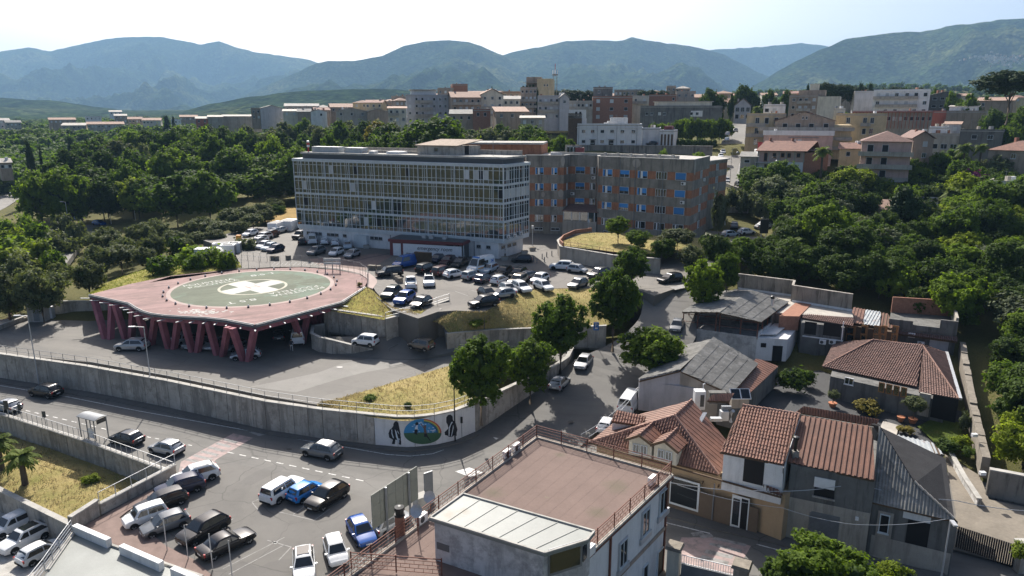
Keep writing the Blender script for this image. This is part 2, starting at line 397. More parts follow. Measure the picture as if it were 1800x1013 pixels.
def grid_mesh(X,Y,Z):
 ny,nx=X.shape
 me=bpy.data.meshes.new('terrain')
 vs=np.stack([X,Y,Z],-1).reshape(-1,3)
 i=(np.arange(ny-1)[:,None]*nx+np.arange(nx-1)[None,:]).ravel()
 fs=np.stack([i,i+1,i+nx+1,i+nx],-1)
 me.vertices.add(len(vs));me.vertices.foreach_set('co',vs.ravel())
 me.loops.add(fs.size);me.loops.foreach_set('vertex_index',fs.ravel())
 me.polygons.add(len(fs));me.polygons.foreach_set('loop_start',np.arange(0,fs.size,4));me.polygons.foreach_set('loop_total',np.full(len(fs),4))
 me.update();me.validate();me.polygons.foreach_set('use_smooth',[True]*len(fs));return me
RNG=np.random.default_rng(3)
def vnoise(x,y,seed=0):
 """smooth value noise on the plane, -1..1"""
 xi=np.floor(x).astype(np.int64);yi=np.floor(y).astype(np.int64)
 fx=x-xi;fy=y-yi;fx=fx*fx*(3-2*fx);fy=fy*fy*(3-2*fy)
 def h(a,b):
  n=(a*374761393+b*668265263+seed*974711)&0x7fffffff
  n=((n^(n>>13))*1274126177)&0x7fffffff
  return ((n^(n>>16))&0xffff)/32767.5-1
 return (h(xi,yi)*(1-fx)+h(xi+1,yi)*fx)*(1-fy)+(h(xi,yi+1)*(1-fx)+h(xi+1,yi+1)*fx)*fy
def fbm(x,y,o=5,seed=0,g=.5):
 s=0;a=1.0
 for k in range(o):s=s+a*vnoise(x*2**k,y*2**k,seed+k);a*=g
 return s
def ridged(x,y,o=5,seed=0,g=.5):
 s=0;a=1.0
 for k in range(o):s=s+a*(1-2*np.abs(vnoise(x*2**k,y*2**k,seed+k)));a*=g
 return s
sx=np.linspace(-1,1,190);gx=np.sign(sx)*(np.abs(sx)**2.2)*1700
sy=np.linspace(0,1,230);gy=-300+380*sy+1600*sy**3
GX,GY=np.meshgrid(gx,gy)
GZ=gz(GX.ravel(),GY.ravel()).reshape(GX.shape)
fade=np.clip((np.hypot(GX,GY)-350)/400,0,1)
GZ=GZ+fbm(GX/160,GY/160,4,5)*6*fade
me=grid_mesh(GX,GY,GZ);me.materials.append(MATS['ground_mix'])
ground=tag(obj('ground',me),kind='structure')
m=bpy.data.materials.new('hill_forest');nt,b,o=nodes(m)
pos=nt.nodes.new('ShaderNodeNewGeometry').outputs['Position']
c=RAMP(nt,NZ(nt,.0022,6,.62,pos),[(.34,(.02,.034,.013)),(.5,(.036,.054,.02)),(.66,(.08,.088,.036))])
c=MIX(nt,.85,c,RAMP(nt,NZ(nt,.022,6,.75,pos),[(.34,(.3,.3,.32)),(.5,(.9,.9,.9)),(.66,(1.9,1.85,1.6))]),'MULTIPLY')
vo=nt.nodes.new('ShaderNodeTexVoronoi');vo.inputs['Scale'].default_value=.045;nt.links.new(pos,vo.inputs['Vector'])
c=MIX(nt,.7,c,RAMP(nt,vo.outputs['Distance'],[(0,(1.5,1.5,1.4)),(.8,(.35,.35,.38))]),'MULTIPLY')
nt.links.new(c,b.inputs['Base Color']);b.inputs['Roughness'].default_value=1;b.inputs['Specular IOR Level'].default_value=0
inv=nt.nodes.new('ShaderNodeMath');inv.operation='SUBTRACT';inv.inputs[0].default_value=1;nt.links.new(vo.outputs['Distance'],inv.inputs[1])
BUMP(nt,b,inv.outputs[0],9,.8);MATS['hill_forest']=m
RIDGES=[([(-300,150),(-120,120),(0,103),(60,92),(115,83),(150,90),(200,78),(240,69),(270,65),(330,64),(370,72),(395,78),(425,72),(450,82),(480,91),(570,105),(620,125),(700,150),(800,190)],7600,4300),([(380,200),(450,172),(520,140),(580,111),(600,106),(640,107),(690,97),(725,80),(760,72),(800,70),(830,73),(860,85),(886,97),(920,125),(980,160),(1050,190)],5200,2900),([(800,190),(860,118),(886,96),(910,89),(940,84),(990,72),(1040,71),(1080,71),(1095,65),(1110,68),(1130,72),(1200,82),(1245,95),(1300,125),(1380,160),(1500,200)],5600,3000),([(1000,160),(1100,120),(1180,92),(1230,86),(1300,82),(1370,74),(1410,80),(1500,110),(1600,160)],7400,2600),([(1240,200),(1300,150),(1360,108),(1410,83),(1440,69),(1480,61),(1520,58),(1535,55),(1560,57),(1600,46),(1640,41),(1700,33),(1760,31),(1800,27),(1900,20),(2100,40),(2400,90)],4000,2500),([(-300,180),(0,176),(60,172),(140,177),(200,186),(260,196),(330,215)],2600,900),([(330,205),(400,183),(470,168),(560,160),(640,157),(760,158),(900,165),(1000,172),(1100,170),(1300,165),(1500,168),(1700,163),(1800,158),(2100,150),(2400,150)],2100,1000),]
uu=np.linspace(-420,2220,760);dd=1250*(9500/1250)**np.linspace(0,1,330)
UU,DD=np.meshgrid(uu,dd)
AA=(UU-CU)/F_PX*1.0295
MX,MY=AA*DD,DD
n1=ridged(MX/850+7+.35*fbm(MX/900,MY/900,3,31),MY/1700,5,21,.5);n4=ridged(MX/260,MY/420,4,41,.55);n2=fbm(MX/1500,MY/1500,5,9)
n3=vnoise(MX/55,MY/55,77)
MZ=26+(DD-1250)*.008+n2*10
for prof,D,W in RIDGES:
 pu,pv=zip(*prof)
 v=np.interp(UU,pu,pv,left=pv[0]+60,right=pv[-1]+60)
 bb=(CV-v)/F_PX
 crest=CAMH+D*(-_S+bb*_C)/(_C+bb*_S)
 t=(DD-D)/np.where(DD<D,W,W*.7)
 t=t+n2*.04*np.clip(np.abs(t)*3,0,1)
 f=np.clip(1-np.abs(t),0,1)
 s=f*f*(3-2*f)*.55+f*.45
 spur=((n1*.5-.92)*.38+(n4*.5-.8)*.13)*crest.clip(0)*np.minimum(1,(1-f)*7)*np.minimum(1,f*3)*np.where(DD<D,1,.05)
 MZ=np.maximum(MZ,20+(crest-20)*s+spur)
MZ=MZ+n3*4
near=np.clip((DD-1250)/250,0,1);MZ=MZ*near+(1-near)*(gz(MX[:40].ravel(),MY[:40].ravel()).reshape(40,-1).mean(0)[None,:]-4)
me=grid_mesh(MX,MY,MZ);me.materials.append(MATS['hill_forest'])
tag(obj('mountains',me),kind='structure')
# ------------------ sheets, slabs and ribbons
def slab(name,pts,z1,depth,mat,kind='structure'):
 o=MB().prism(pts,z1-depth,z1).build(name,M(mat));return tag(o,kind=kind)
def sheet(name,pts,mat,lift=.004,kind='structure'):
 """a thin flat sheet, 3D points"""
 pts=[Vector(p) for p in pts]
 if sum(a.x*b.y-b.x*a.y for a,b in zip(pts,pts[1:]+pts[:1]))<0:pts=pts[::-1]
 o=MB().face([p+Vector((0,0,lift)) for p in pts]).build(name,M(mat));return tag(o,kind=kind)
def ribbon(name,L,Rr,mat,depth=1.2,sub=4,kind='structure'):
 """road between two 3D edge lines, with sides"""
 def fine(pts):
  pts=[Vector(p) for p in pts];out=[]
  for i in range(len(pts)-1):
   p0,p1,p2,p3=pts[max(i-1,0)],pts[i],pts[i+1],pts[min(i+2,len(pts)-1)]
   for k in range(sub):
    t=k/sub
    out.append(.5*((2*p1)+(p2-p0)*t+(2*p0-5*p1+4*p2-p3)*t*t+(3*p1-p0-3*p2+p3)*t**3))
  return out+[pts[-1]]
 a,b=fine(L),fine(Rr);mb=MB();dn=Vector((0,0,-depth))
 for i in range(len(a)-1):
  mb.face([a[i],b[i],b[i+1],a[i+1]])
  mb.face([a[i]+dn,a[i],a[i+1]+dn*0,a[i+1]+dn]);mb.face([b[i],b[i]+dn,b[i+1]+dn,b[i+1]])
 o=mb.build(name,M(mat));return tag(o,kind=kind) if kind else o
def PP(z,*uv):return [P(u,v,z) for u,v in uv]
W_FOOT=PP(0,(-120,640),(0,665),(160,690),(300,718),(470,757),(570,773),(660,783),(700,787),(730,787),(765,783),(800,775),(835,760))
NEAR=W_FOOT+PP(0,(880,733))+[Vector((8,92,0)),Vector((44,80,0)),Vector((60,60,0)),Vector((60,30,0)),Vector((-26,30,0))]+PP(0,(60,1010),(128,937),(222,882),(308,833),(150,774),(0,727),(-120,688))
slab('road',NEAR,0,4.0,'asphalt_road')
sheet('parking_lot',PP(0,(312,842),(355,812),(440,820),(560,850),(650,878),(720,905),(760,930),(700,1000),(660,1080),(420,1080),(345,1000),(272,955),(213,915)),'asphalt_lot')
slab('lower_lot',PP(3.5,(-150,612),(0,622),(160,637),(300,662),(470,697),(560,712),(640,688),(720,664),(790,643),(860,628),(930,640),(1000,632),(1010,605),(900,590))+[Vector((-14,112,0)),Vector((-22,120,0)),Vector((-34,124,0)),Vector((-56,122,0)),Vector((-63,107.5,0)),Vector((-80,108,0)),Vector((-110,103,0))],3.5,6,'asphalt_pale')
sheet('asphalt_patch',PP(3.5,(560,655),(600,640),(650,630),(690,628),(720,634),(690,646),(640,655),(590,668),(520,690),(440,680),(500,668)),'asphalt_light')
ribbon('ramp',[P(590,622,3.55),P(655,630,3.55),P(725,632,3.6),P(800,618,4.0)],[P(556,592,5.2),P(640,592,5.3),P(725,592,5.3),P(792,588,5.3)],'asphalt_pale',2.0)
UP=PP(8.8,(262,497),(300,486),(420,474),(530,470),(592,475),(640,484),(652,497),(660,512),(690,545),(735,560),(770,548),(800,546),(852,548),(885,528),(905,514),(940,508),(1040,506),(1110,506),(1150,520),(1215,498),(1240,476),(1330,452),(1385,408),(1390,382),(1300,365))
slab('upper_lot',UP+[Vector((50,172,0)),Vector((10,176,0)),Vector((-30,172,0)),Vector((-62,168,0)),Vector((-66,150,0))]+PP(8.8,(410,440),(425,470)),8.8,5.5,'asphalt_upper')
sheet('red_paving',PP(8.8,(540,456),(640,448),(664,446),(690,450),(655,470),(640,476),(600,470),(560,466)),'brick_paving')
ribbon('climbing_road',[P(*q) for q in ((835,763,.004),(900,716,.9),(960,674,1.9),(1010,634,3.2),(1080,600,4.8),(1122,562,6.2),(1130,527,7.7),(1128,508,8.82))],[P(*q) for q in ((1010,795,.004),(1062,748,.9),(1112,718,1.6),(1140,690,2.3),(1205,620,4.0),(1225,585,5.4),(1222,545,6.9),(1262,500,8.82))],'asphalt_road',3.0)
ribbon('street',[P(*q) for q in ((1300,208,32.2),(1286,220,30.4),(1271,244,26.0),(1262,279,20.6),(1272,308,17.2),(1276,322,15.8),(1320,337,14.8),(1360,350,14.0),(1420,372,12.5))],[P(*q) for q in ((1318,207,32.4),(1313,220,30.4),(1315,255,24.3),(1303,279,20.6),(1297,308,17.2),(1333,324,15.6),(1366,336,14.6),(1420,352,13.6),(1480,372,12.2))],'asphalt_pale',6.0)
ribbon('street_pavement',[P(*q) for q in ((1303,279,20.75),(1297,308,17.35),(1333,324,15.75),(1366,336,14.75))],[P(*q) for q in ((1310,279,20.75),(1303,306,17.4),(1337,321,15.9),(1372,334,14.85))],'kerb_stone',3)
ribbon('valley_road',[P(*q) for q in ((-60,392,2.6),(0,370,2.4),(30,352,2.4),(60,334,2.6))],[P(*q) for q in ((-60,360,2.6),(0,345,2.5),(25,340,2.5),(40,332,2.7))],'asphalt_pale')
ribbon('lane',[P(*q) for q in ((150,395,3.2),(122,414,3.5),(118,430,3.8),(88,470,4.6))],[P(*q) for q in ((225,395,3.2),(160,414,3.5),(140,432,3.8),(112,470,4.6))],'asphalt_pale')
TUFTS=[]
def bank(name,low,high,mat,bulge=.5,nx=26,ny=9,blades=0,bmat='dry_blade',kind='structure'):
 def samp(pts,n):
  pts=[Vector(p) for p in pts];d=[0]
  for a,b in zip(pts,pts[1:]):d.append(d[-1]+(b-a).length)
  out=[]
  for k in range(n):
   t=d[-1]*k/(n-1);i=0
   while i<len(pts)-2 and d[i+1]<t:i+=1
   out.append(pts[i].lerp(pts[i+1],(t-d[i])/max(1e-6,d[i+1]-d[i])))
  return out
 a,b=samp(low,nx),samp(high,nx)
 Pn=np.array([[tuple(a[i].lerp(b[i],j/(ny-1))) for i in range(nx)] for j in range(ny)])
 jj=(np.arange(ny)/(ny-1))[:,None]
 Pn[:,:,2]+=np.sin(jj*np.pi)*bulge+fbm(Pn[:,:,0]/3,Pn[:,:,1]/3,3,4)*.13*np.sin(jj*np.pi)
 me=grid_mesh(Pn[:,:,0],Pn[:,:,1],Pn[:,:,2]);me.materials.append(MATS[mat])
 if me.polygons[0].normal.z<0:me.flip_normals()
 if blades:TUFTS.append((Pn,blades,bmat))
 return tag(obj(name,me),kind=kind)
bank('grass_corner',PP(3.45,(560,715),(610,724),(660,735),(715,741),(780,728),(836,713),(872,690)),PP(3.55,(562,712),(640,688),(720,664),(790,643),(830,634),(850,630),(885,640)),'grass_dry',.25,30,12,1900)
bank('grass_mound',[P(790,587,6.3),P(850,581,6.1),P(920,578,6.0),P(1000,576,6.1),P(1066,573,6.6),P(1090,560,7.2)],[P(757,566,7.6),P(800,547,8.75),P(852,549,8.8),P(885,529,8.8),P(905,515,8.8),P(950,508,8.8),P(1040,507,8.8),P(1110,508,8.8)],'grass_dry',.5,34,14,2000)
bank('grass_block',[P(571,545,7.9),P(620,553,7.9),P(678,563,7.9),P(724,551,8.2),P(757,541,8.6)],[P(603,527,8.6),P(640,503,8.7),P(655,511,8.8),P(690,544,8.75),P(735,557,8.7)],'grass_mid',.15,20,8,1400)
bank('grass_slope',[P(162,517,8.5),P(240,500,8.5),P(300,484,8.6),P(360,478,8.7),P(425,472,8.75)],[P(155,522,6.8),P(180,500,7.0),P(240,478,7.4),P(300,462,8.2),P(345,456,8.6),P(420,462,8.8)],'grass_mid',.3,20,8,1200,'lawn_blade')
bank('yard_grass',PP(-2.3,(-120,800),(0,864),(60,895),(128,928)),PP(-2.3,(-120,712),(0,748),(150,798),(290,850)),'grass_dry',.25,24,14,2000)
slab('yard_floor',PP(-4.6,(-150,850),(0,880),(120,945),(40,1060),(-200,1060)),-4.6,1,'concrete_light')
bank('island_grass',[P(988,432,11.2),P(1040,438,11.2),P(1105,446,11.2),P(1180,446,11.0),P(1240,436,10.6)],[P(990,424,11.4),P(1030,409,11.6),P(1100,410,11.4),P(1200,418,11.2),P(1290,418,10.8)],'grass_dry',.2,20,8,900)
bank('straw_field',[Vector((-62,172,9.2)),Vector((-50,176,9.6)),Vector((-36,178,10))],[Vector((-70,196,9.4)),Vector((-52,200,10.2)),Vector((-36,200,10.8))],'field_straw',.5,14,8)
bank('dry_verge',[P(1283,345,10.2),P(1310,362,9.8),P(1345,378,9.4)],[P(1276,333,12),P(1310,347,11.8),P(1362,372,10.5)],'field_straw',.3,12,5,300)
def stripe(uv,z=0,mat='paint_white',lift=.009,w=None,name='road_marking'):
 return sheet(name,[P(u,v,z) for u,v in uv],mat,lift)
def line(pts,w,mat='paint_white',lift=.009,name='road_marking'):
 """one continuous painted line through 3D points"""
 pts=[Vector(p) for p in pts];mb=MB()
 for a,b in zip(pts,pts[1:]):
  d=(V2(b)-V2(a)).normalized();n=Vector((-d.y,d.x,0))*(w/2);l=Vector((0,0,lift))
  mb.face([a-n+l,b-n+l,b+n+l,a+n+l])
 return tag(mb.build(name,M(mat)),kind='structure')
def dashes(a,b,n,fill,w,**k):
 a,b=Vector(a),Vector(b)
 for i in range(n):
  line([a.lerp(b,i/n),a.lerp(b,(i+fill)/n)],w,**k)
line(PP(0,(-120,650),(0,678),(120,698),(240,722),(430,756),(600,785),(680,799),(720,802),(760,798),(780,791)),.14)
dashes(P(-30,704,0),P(195,757,0),14,.5,.13);dashes(P(258,768,0),P(345,785,0),6,.5,.13);dashes(P(400,795,0),P(650,848,0),11,.55,.13)
stripe(((312,842),(318,812),(410,762),(445,770),(380,808),(372,817)),0,'paint_red',.006,name='crossing_surface')
for i in range(7):
 t=i/6.4
 a,b=P(lerp(317,402,t),lerp(813,768,t),0),P(lerp(352,424,t),lerp(821,774,t),0)
 if i>0:d=(prev_a-a)*.45;sheet('crossing_stripe',[a,b,b+d,a+d],'paint_worn',.010)
 prev_a=a
stripe(((437,760),(452,757),(470,764),(455,767)),0,'paint_worn')
for q in (((800,829),(825,822),(850,831),(826,839)),((862,765),(880,757),(890,764),(872,773))):stripe(q,0,'paint_white')
for a,b in (((460,905),(443,883)),((443,883),(478,868)),((490,900),(552,915)),((552,915),(580,895)),((515,905),(560,872)),((392,1000),(500,945)),((470,950),(512,962)),((512,962),(490,985)),((402,1010),(500,958)),((372,935),(410,912)),((560,900),(600,880)),((625,1000),(655,960))):
 line(PP(0,a,b),.1,'paint_worn')
stripe(((478,952),(487,952),(489,956),(480,956)),0)
for i in range(15):
 u=478+i*7.5
 line(PP(8.8,(u,466.5),(u+6,461)),.14,'paint_worn',.006)
line(PP(8.8,(473,467),(588,470)),.14,'paint_worn',.006);line(PP(8.8,(480,460.5),(596,462)),.14,'paint_worn',.006)
line(PP(8.8,(612,462),(640,455),(684,446)),.35,'asphalt_new',.006,'drain_strip')
for a,b in (((655,499),(672,503)),((652,506),(700,512)),((660,490),(690,494)),((690,545),(662,522)),((895,470),(935,455)),((930,446),(958,437))):line(PP(8.8,a,b),.12,'paint_worn',.006)
for i in range(5):line(PP(8.8,(800+i*28,512-i*2),(822+i*28,520-i*2)),.1,'paint_worn',.006)
stripe(((1177,505),(1205,500),(1215,504),(1187,510)),8.8,'paint_worn',.03)
line([P(700,632,3.5),P(745,622,3.5),P(760,618,3.5)],.12,'paint_worn');line([P(690,640,3.5),P(720,632,3.5)],.12,'paint_worn')
stripe(((1183,985),(1198,945),(1262,945),(1320,960),(1290,1013)),0,'paint_red',.006,name='crossing_surface')
for a,b,c_,d in (((1256,944),(1313,957),(1310,961),(1252,948)),((1249,954),(1305,967),(1302,972),(1246,958)),((1242,966),(1290,977),(1286,983),(1238,972)),((1234,976),(1282,988),(1278,995),(1230,982))):sheet('crossing_stripe',PP(0,a,b,c_,d),'paint_worn',.010)
line(PP(0,(1150,914),(1248,938)),.13);line(PP(0,(1330,957),(1394,974),(1500,1002)),.13)
for a,b in (((1216,940),(1236,937)),((1231,944),(1252,941))):line(PP(0,a,b),.5,'paint_worn')
def pavement(name,pts,z=0,h=.13,mat='asphalt_lot'):return slab(name,PP(z,*pts),z+h,h+.3,mat)
pavement('pavement',((-120,641),(0,666),(160,691),(300,719),(470,758),(660,784),(715,788),(765,784),(800,776),(835,761),(842,765),(806,781),(765,790),(715,795),(660,791),(470,765),(300,727),(160,699),(0,674),(-120,648)))
pavement('pavement',((1150,893),(1250,921),(1373,944),(1520,985),(1660,1010),(1650,1025),(1500,996),(1365,958),(1250,932),(1150,904)))
slab('brick_pavement',PP(0,(315,838),(322,842),(225,900),(210,912),(258,930),(275,948),(292,962),(340,985),(372,1013),(340,1040),(300,1040),(160,950),(140,930)),.12,.4,'brick_paving')
# ------------------ facade tools
def basis(a,b):
 """unit vectors along a wall a->b (seen left to right from outside) and outwards"""
 d=V2(b)-V2(a);L=d.length;d/=L
 return Vector((d.x,d.y,0)),Vector((d.y,-d.x,0)),L
WIN_MESH={}
def win_mesh(w,h,kind,fm):
 """a window standing on a wall: frame, mullion, panes, sill; local x along the wall, -y outwards, origin at the bottom centre"""
 k=(round(w,2),round(h,2),kind,fm)
 if k in WIN_MESH:return WIN_MESH[k]
 mb=MB();t=.07
 def bx(x0,x1,z0,z1,y0,y1,mi):mb.mat(mi);mb.box(((x0+x1)/2,(y0+y1)/2,(z0+z1)/2),(x1-x0,y1-y0,z1-z0))
 bx(-w/2,-w/2+t,0,h,-.07,.05,0);bx(w/2-t,w/2,0,h,-.07,.05,0)
 bx(-w/2+t,w/2-t,0,t,-.07,.05,0);bx(-w/2+t,w/2-t,h-t,h,-.07,.05,0)
 if kind=='shut':bx(-w/2+t,w/2-t,t,h-t,-.045,.0,2)
 elif kind=='half':bx(-w/2+t,w/2-t,h*.5,h-t,-.05,.0,2);bx(-w/2+t,w/2-t,t,h*.5,-.02,.0,1)
 elif kind=='open':bx(-w/2+t,w/2-t,t,h-t,-.01,.0,3)
 else:
  bx(-w/2+t,w/2-t,t,h-t,-.02,.0,1);bx(-.03,.03,t,h-t,-.06,-.02,0)
 bx(-w/2-.06,w/2+.06,-.07,0,-.14,.05,0)
 me=mb.mesh('window',[MATS[fm],MATS['window_glass'],MATS['blind_pale'],MATS['dark_opening']]);WIN_MESH[k]=me;return me
def place_win(parent,a,b,s,z,w,h,kind='pane',fm='alu_white',out=.03,name='window'):
 """window centred s metres along the wall a->b with its sill at height z"""
 d,n,L=basis(a,b);o=wloc(parent)
 p=Vector((a[0],a[1],0))+d*s+n*out;p.z=z
 return put(name,win_mesh(w,h,kind,fm),parent,p-o,math.atan2(d.y,d.x))
def wall_bar(parent,name,a,b,s0,s1,z0,z1,y0,y1,mat):
 """a block on the wall a->b from s0 to s1 along it, z0 to z1, from y0 to y1 outwards"""
 d,n,L=basis(a,b);A=Vector((a[0],a[1],0))
 q=[A+d*s0+n*y1,A+d*s1+n*y1,A+d*s1+n*y0,A+d*s0+n*y0]
 return MB().hexa([(p.x,p.y,z0) for p in q],[(p.x,p.y,z1) for p in q]).build(name,M(mat),parent)
def text_mesh(txt,size,mat,depth=.03,shear=0.0):
 cu=bpy.data.curves.new('lettering','FONT');cu.body=txt;cu.size=size;cu.extrude=depth/2;cu.shear=shear;cu.align_x='CENTER';cu.align_y='CENTER'
 ob=bpy.data.objects.new('lettering',cu);COL.objects.link(ob)
 bpy.context.view_layer.update()
 me=bpy.data.meshes.new_from_object(ob.evaluated_get(bpy.context.evaluated_depsgraph_get()))
 bpy.data.objects.remove(ob);me.materials.clear();me.materials.append(MATS[mat]);return me
def ac_unit(loc,rz,label,group=None,parent=None):
 t=thing('air_conditioner',label,'air conditioner',loc,rz,group)
 MB().box((0,0,.3),(.85,.32,.6)).build('casing',M('white_plastic'),t,local=True)
 mb=MB();
 for k in range(14):
  a0,a1=2*math.pi*k/14,2*math.pi*(k+1)/14
  mb.face([(-.12,-.166,.3),(-.12+.23*math.cos(a0),-.166,.3+.23*math.sin(a0)),(-.12+.23*math.cos(a1),-.166,.3+.23*math.sin(a1))])
 mb.build('fan_grille',M('grey_screen'),t,local=True)
 mb=MB();mb.box((-.3,0,-.05),(.06,.34,.1));mb.box((.3,0,-.05),(.06,.34,.1));mb.build('bracket',M('steel_grey'),t,local=True)
 return t
 # ------------------ glass hospital block
ZB,ZT=11.9,26.0
HA,HB,HC=P(524,399.6,ZB),P(885,427.2,ZB),P(929.5,286.3,ZT)
HA.z=HB.z=HC.z=0
HD=HA+(HC-HB)
hosp=thing('hospital_block','four storey glass curtain wall hospital block with emergency annexe at its foot','hospital',((HA+HB)/2).to_3d()+Vector((0,0,8.8)))
inn=lambda p,q,k:p.lerp(q,k)
cen=(HA+HC)/2
def shrink(p,m):d=(cen-p);return p+d.normalized()*m
core=[shrink(p,1.1) for p in (HA,HB,HC,HD)]
MB().prism(core,8.7,ZB+.3).build('plinth_wall',M('plaster_white'),hosp)
MB().prism([shrink(p,.25) for p in (HA,HB,HC,HD)],ZB+.3,ZT-.4).build('inner_wall',M('grey_screen'),hosp)
def eave(p,m):d=(p-cen);return p+d.normalized()*m
MB().prism([eave(p,.35) for p in (HA,HB,HC,HD)],ZT-.4,ZT+.15).build('cornice',M('alu_white'),hosp)
MB().prism([eave(p,.12) for p in (HA,HB,HC,HD)],ZB-.12,ZB+.3).build('base_band',M('alu_white'),hosp)
NF,FH=4,(ZT-.4-ZB-.3)/4
pane_me={}
rest=MB()
def pane_mesh(w,h,mat):
 k=(round(w,2),round(h,2),mat)
 if k not in pane_me:pane_me[k]=MB().box((0,0,h/2),(w,.04,h)).mesh('pane',M(mat))
 return pane_me[k]
def curtain(a,b,nb,start):
 d,n,L=basis(a,b);mw=L/nb;o=wloc(hosp);rz=math.atan2(d.y,d.x)
 for i in range(nb+1):
  p=a+d*(i*mw)+n*.05
  put('mullion',MUL,hosp,Vector((p.x,p.y,ZB+.3))-o,rz)
 for f in range(NF):
  z0=ZB+.3+f*FH
  for zz,hh,pr in ((0,.42,.1),(.42+.62,.07,.04),(FH-.62,.07,.04)):
   wall_bar(hosp,'transom',a,b,0,L,z0+zz,z0+zz+hh,-.1,pr,'alu_white' if hh>.3 else 'alu_frame')
  for i in range(nb):
   s=i*mw
   cuts=[(0,.5),(.5,1)] if (i*7+f*3)%5 else [(0,.62),(.62,1)]
   for kk,(c0,c1) in enumerate(cuts):
    w=(c1-c0)*mw-.07;p=a+d*(s+mw*(c0+c1)/2)-n*.02
    r=random.random() if not (start==1 and f==2) else .95
    mt='facade_glass' if r<.93 else ('blind_pale' if r<.97 else 'dark_opening')
    h=FH-.62-.42-.62-.07
    put('pane',pane_mesh(w,h,mt),hosp,Vector((p.x,p.y,z0+1.11))-o,rz)
    for zz,hh in ((.42,.62),(FH-.55,.55)):
     q0=a+d*(s+mw*c0+.035);q1=a+d*(s+mw*c1-.035)
     rest.bar((q0.x,q0.y,z0+zz),(q1.x,q1.y,z0+zz),.04,hh)
   k=(s+mw*cuts[0][1]);q=a+d*k+n*.03
   put('glazing_bar',GLZ,hosp,Vector((q.x,q.y,z0+.42))-o,rz)
   if (i+f)%3==0:
    q=a+d*(s+mw*(cuts[0][1]+.22))+n*.03
    put('glazing_bar',GLZ,hosp,Vector((q.x,q.y,z0+.42))-o,rz)
MUL=MB().box((0,0,FH*2),(.11,.2,FH*4)).mesh('mullion',M('alu_frame'))
GLZ=MB().box((0,0,(FH-.42)/2),(.07,.12,FH-.42)).mesh('glazing_bar',M('alu_frame'))
curtain(HA,HB,24,0)
curtain(HB,HC,5,1)
curtain(HD,HA,5,2)
tag(rest.build('transom_pane',M('facade_glass'),hosp),kind='stuff')
A0,B0,C0=core[0],core[1],core[2]
LP=(B0-A0).length
for s in (1.4,2.4,3.4,4.4,6.6,7.6,8.6,10.6,17.2,18.2,19.2,36.5,38,41,43):
 place_win(hosp,A0,B0,s,10.55,.85,.6,'pane','steel_grey')
for s in (1.5,3.6,5.4):place_win(hosp,B0,C0,s,10.5,1.2,.55,'pane','steel_grey')
wall_bar(hosp,'service_door',A0,B0,13.4,16.4,8.8,11.3,0,.9,'alu_white')
for s in (21.5,40):wall_bar(hosp,'downpipe',A0,B0,s,s+.12,8.8,ZB,0,.12,'steel_grey')
RT=ZT+.15
r1=[HA.lerp(HB,.03)+(HD-HA)*.12,HA.lerp(HB,.985)+(HD-HA)*.12,HD.lerp(HC,.985)-(HD-HA)*.05,HD.lerp(HC,.03)-(HD-HA)*.05]
MB().prism([p*1.0 for p in r1],RT,RT+.9).build('roof_setback',M('grey_screen'),hosp)
MB().prism([p+(p-cen).normalized()*.5 for p in r1],RT+.9,RT+1.25).build('roof_slab',M('concrete_light'),hosp)
def on_roof(s,t):return HA.lerp(HB,s)+(HD-HA)*t
def roof_box(name,s0,s1,t0,t1,h,mat,z=RT+1.25):
 return MB().prism([on_roof(s0,t0),on_roof(s1,t0),on_roof(s1,t1),on_roof(s0,t1)],z,z+h).build(name,M(mat),hosp)
roof_box('roof_parapet',.04,.98,.9,.93,.9,'concrete')
roof_box('plant_housing',.05,.19,.3,.5,1.1,'metal_sheet');roof_box('plant_housing',.22,.31,.3,.5,1.0,'metal_sheet')
roof_box('skylight',.36,.385,.2,.35,.5,'steel_pale');roof_box('duct',.44,.5,.25,.6,.45,'white_plastic');roof_box('duct',.3,.62,.55,.62,.5,'concrete')
PHB=[on_roof(.575,.35),on_roof(.755,.35),on_roof(.79,.95),on_roof(.61,.95)]
MB().prism(PHB,RT+1.25,RT+2.9).build('penthouse',M('concrete'),hosp)
q=[p+(p-(PHB[0]+PHB[2])/2).normalized()*.5 for p in PHB]
MB().hexa([(q[0].x,q[0].y,RT+2.9),(q[1].x,q[1].y,RT+2.9),(q[2].x,q[2].y,RT+3.9),(q[3].x,q[3].y,RT+3.9)],[(q[0].x,q[0].y,RT+3.05),(q[1].x,q[1].y,RT+3.05),(q[2].x,q[2].y,RT+4.05),(q[3].x,q[3].y,RT+4.05)]).build('penthouse_roof',M('plaster_tan'),hosp)
place_win(hosp,PHB[0],PHB[1],4.2,RT+1.9,.8,.7,'pane','steel_grey');wall_bar(hosp,'penthouse_door',PHB[1],PHB[2],2,3,RT+1.3,RT+3,0,.05,'dark_opening')
mb=MB();p=on_roof(.04,.25);mb.tube([(p.x,p.y,RT+1.2),(p.x,p.y,RT+2.2)],.12,6)
mb.build('mast_pole',M('red_plastic'),hosp)
for k,c_ in enumerate(('white_plastic','red_plastic','white_plastic')):
 MB().lathe((p.x,p.y,RT+2.2+k*.45),[(.16,0),(.3,.1),(.3,.38),(.16,.44)],8).build('warning_lamp',M(c_),hosp)
for s,t,h in ((.9,.5,3.2),(.52,.7,2.6)):
 p=on_roof(s,t);mb=MB();mb.tube([(p.x,p.y,RT+1.2),(p.x,p.y,RT+1.2+h)],.04,5)
 for z in (.75,.9):mb.bar((p.x-.6,p.y,RT+1.2+h*z),(p.x+.6,p.y,RT+1.2+h*z),.04,.04)
 mb.build('aerial',M('steel_grey'),hosp)
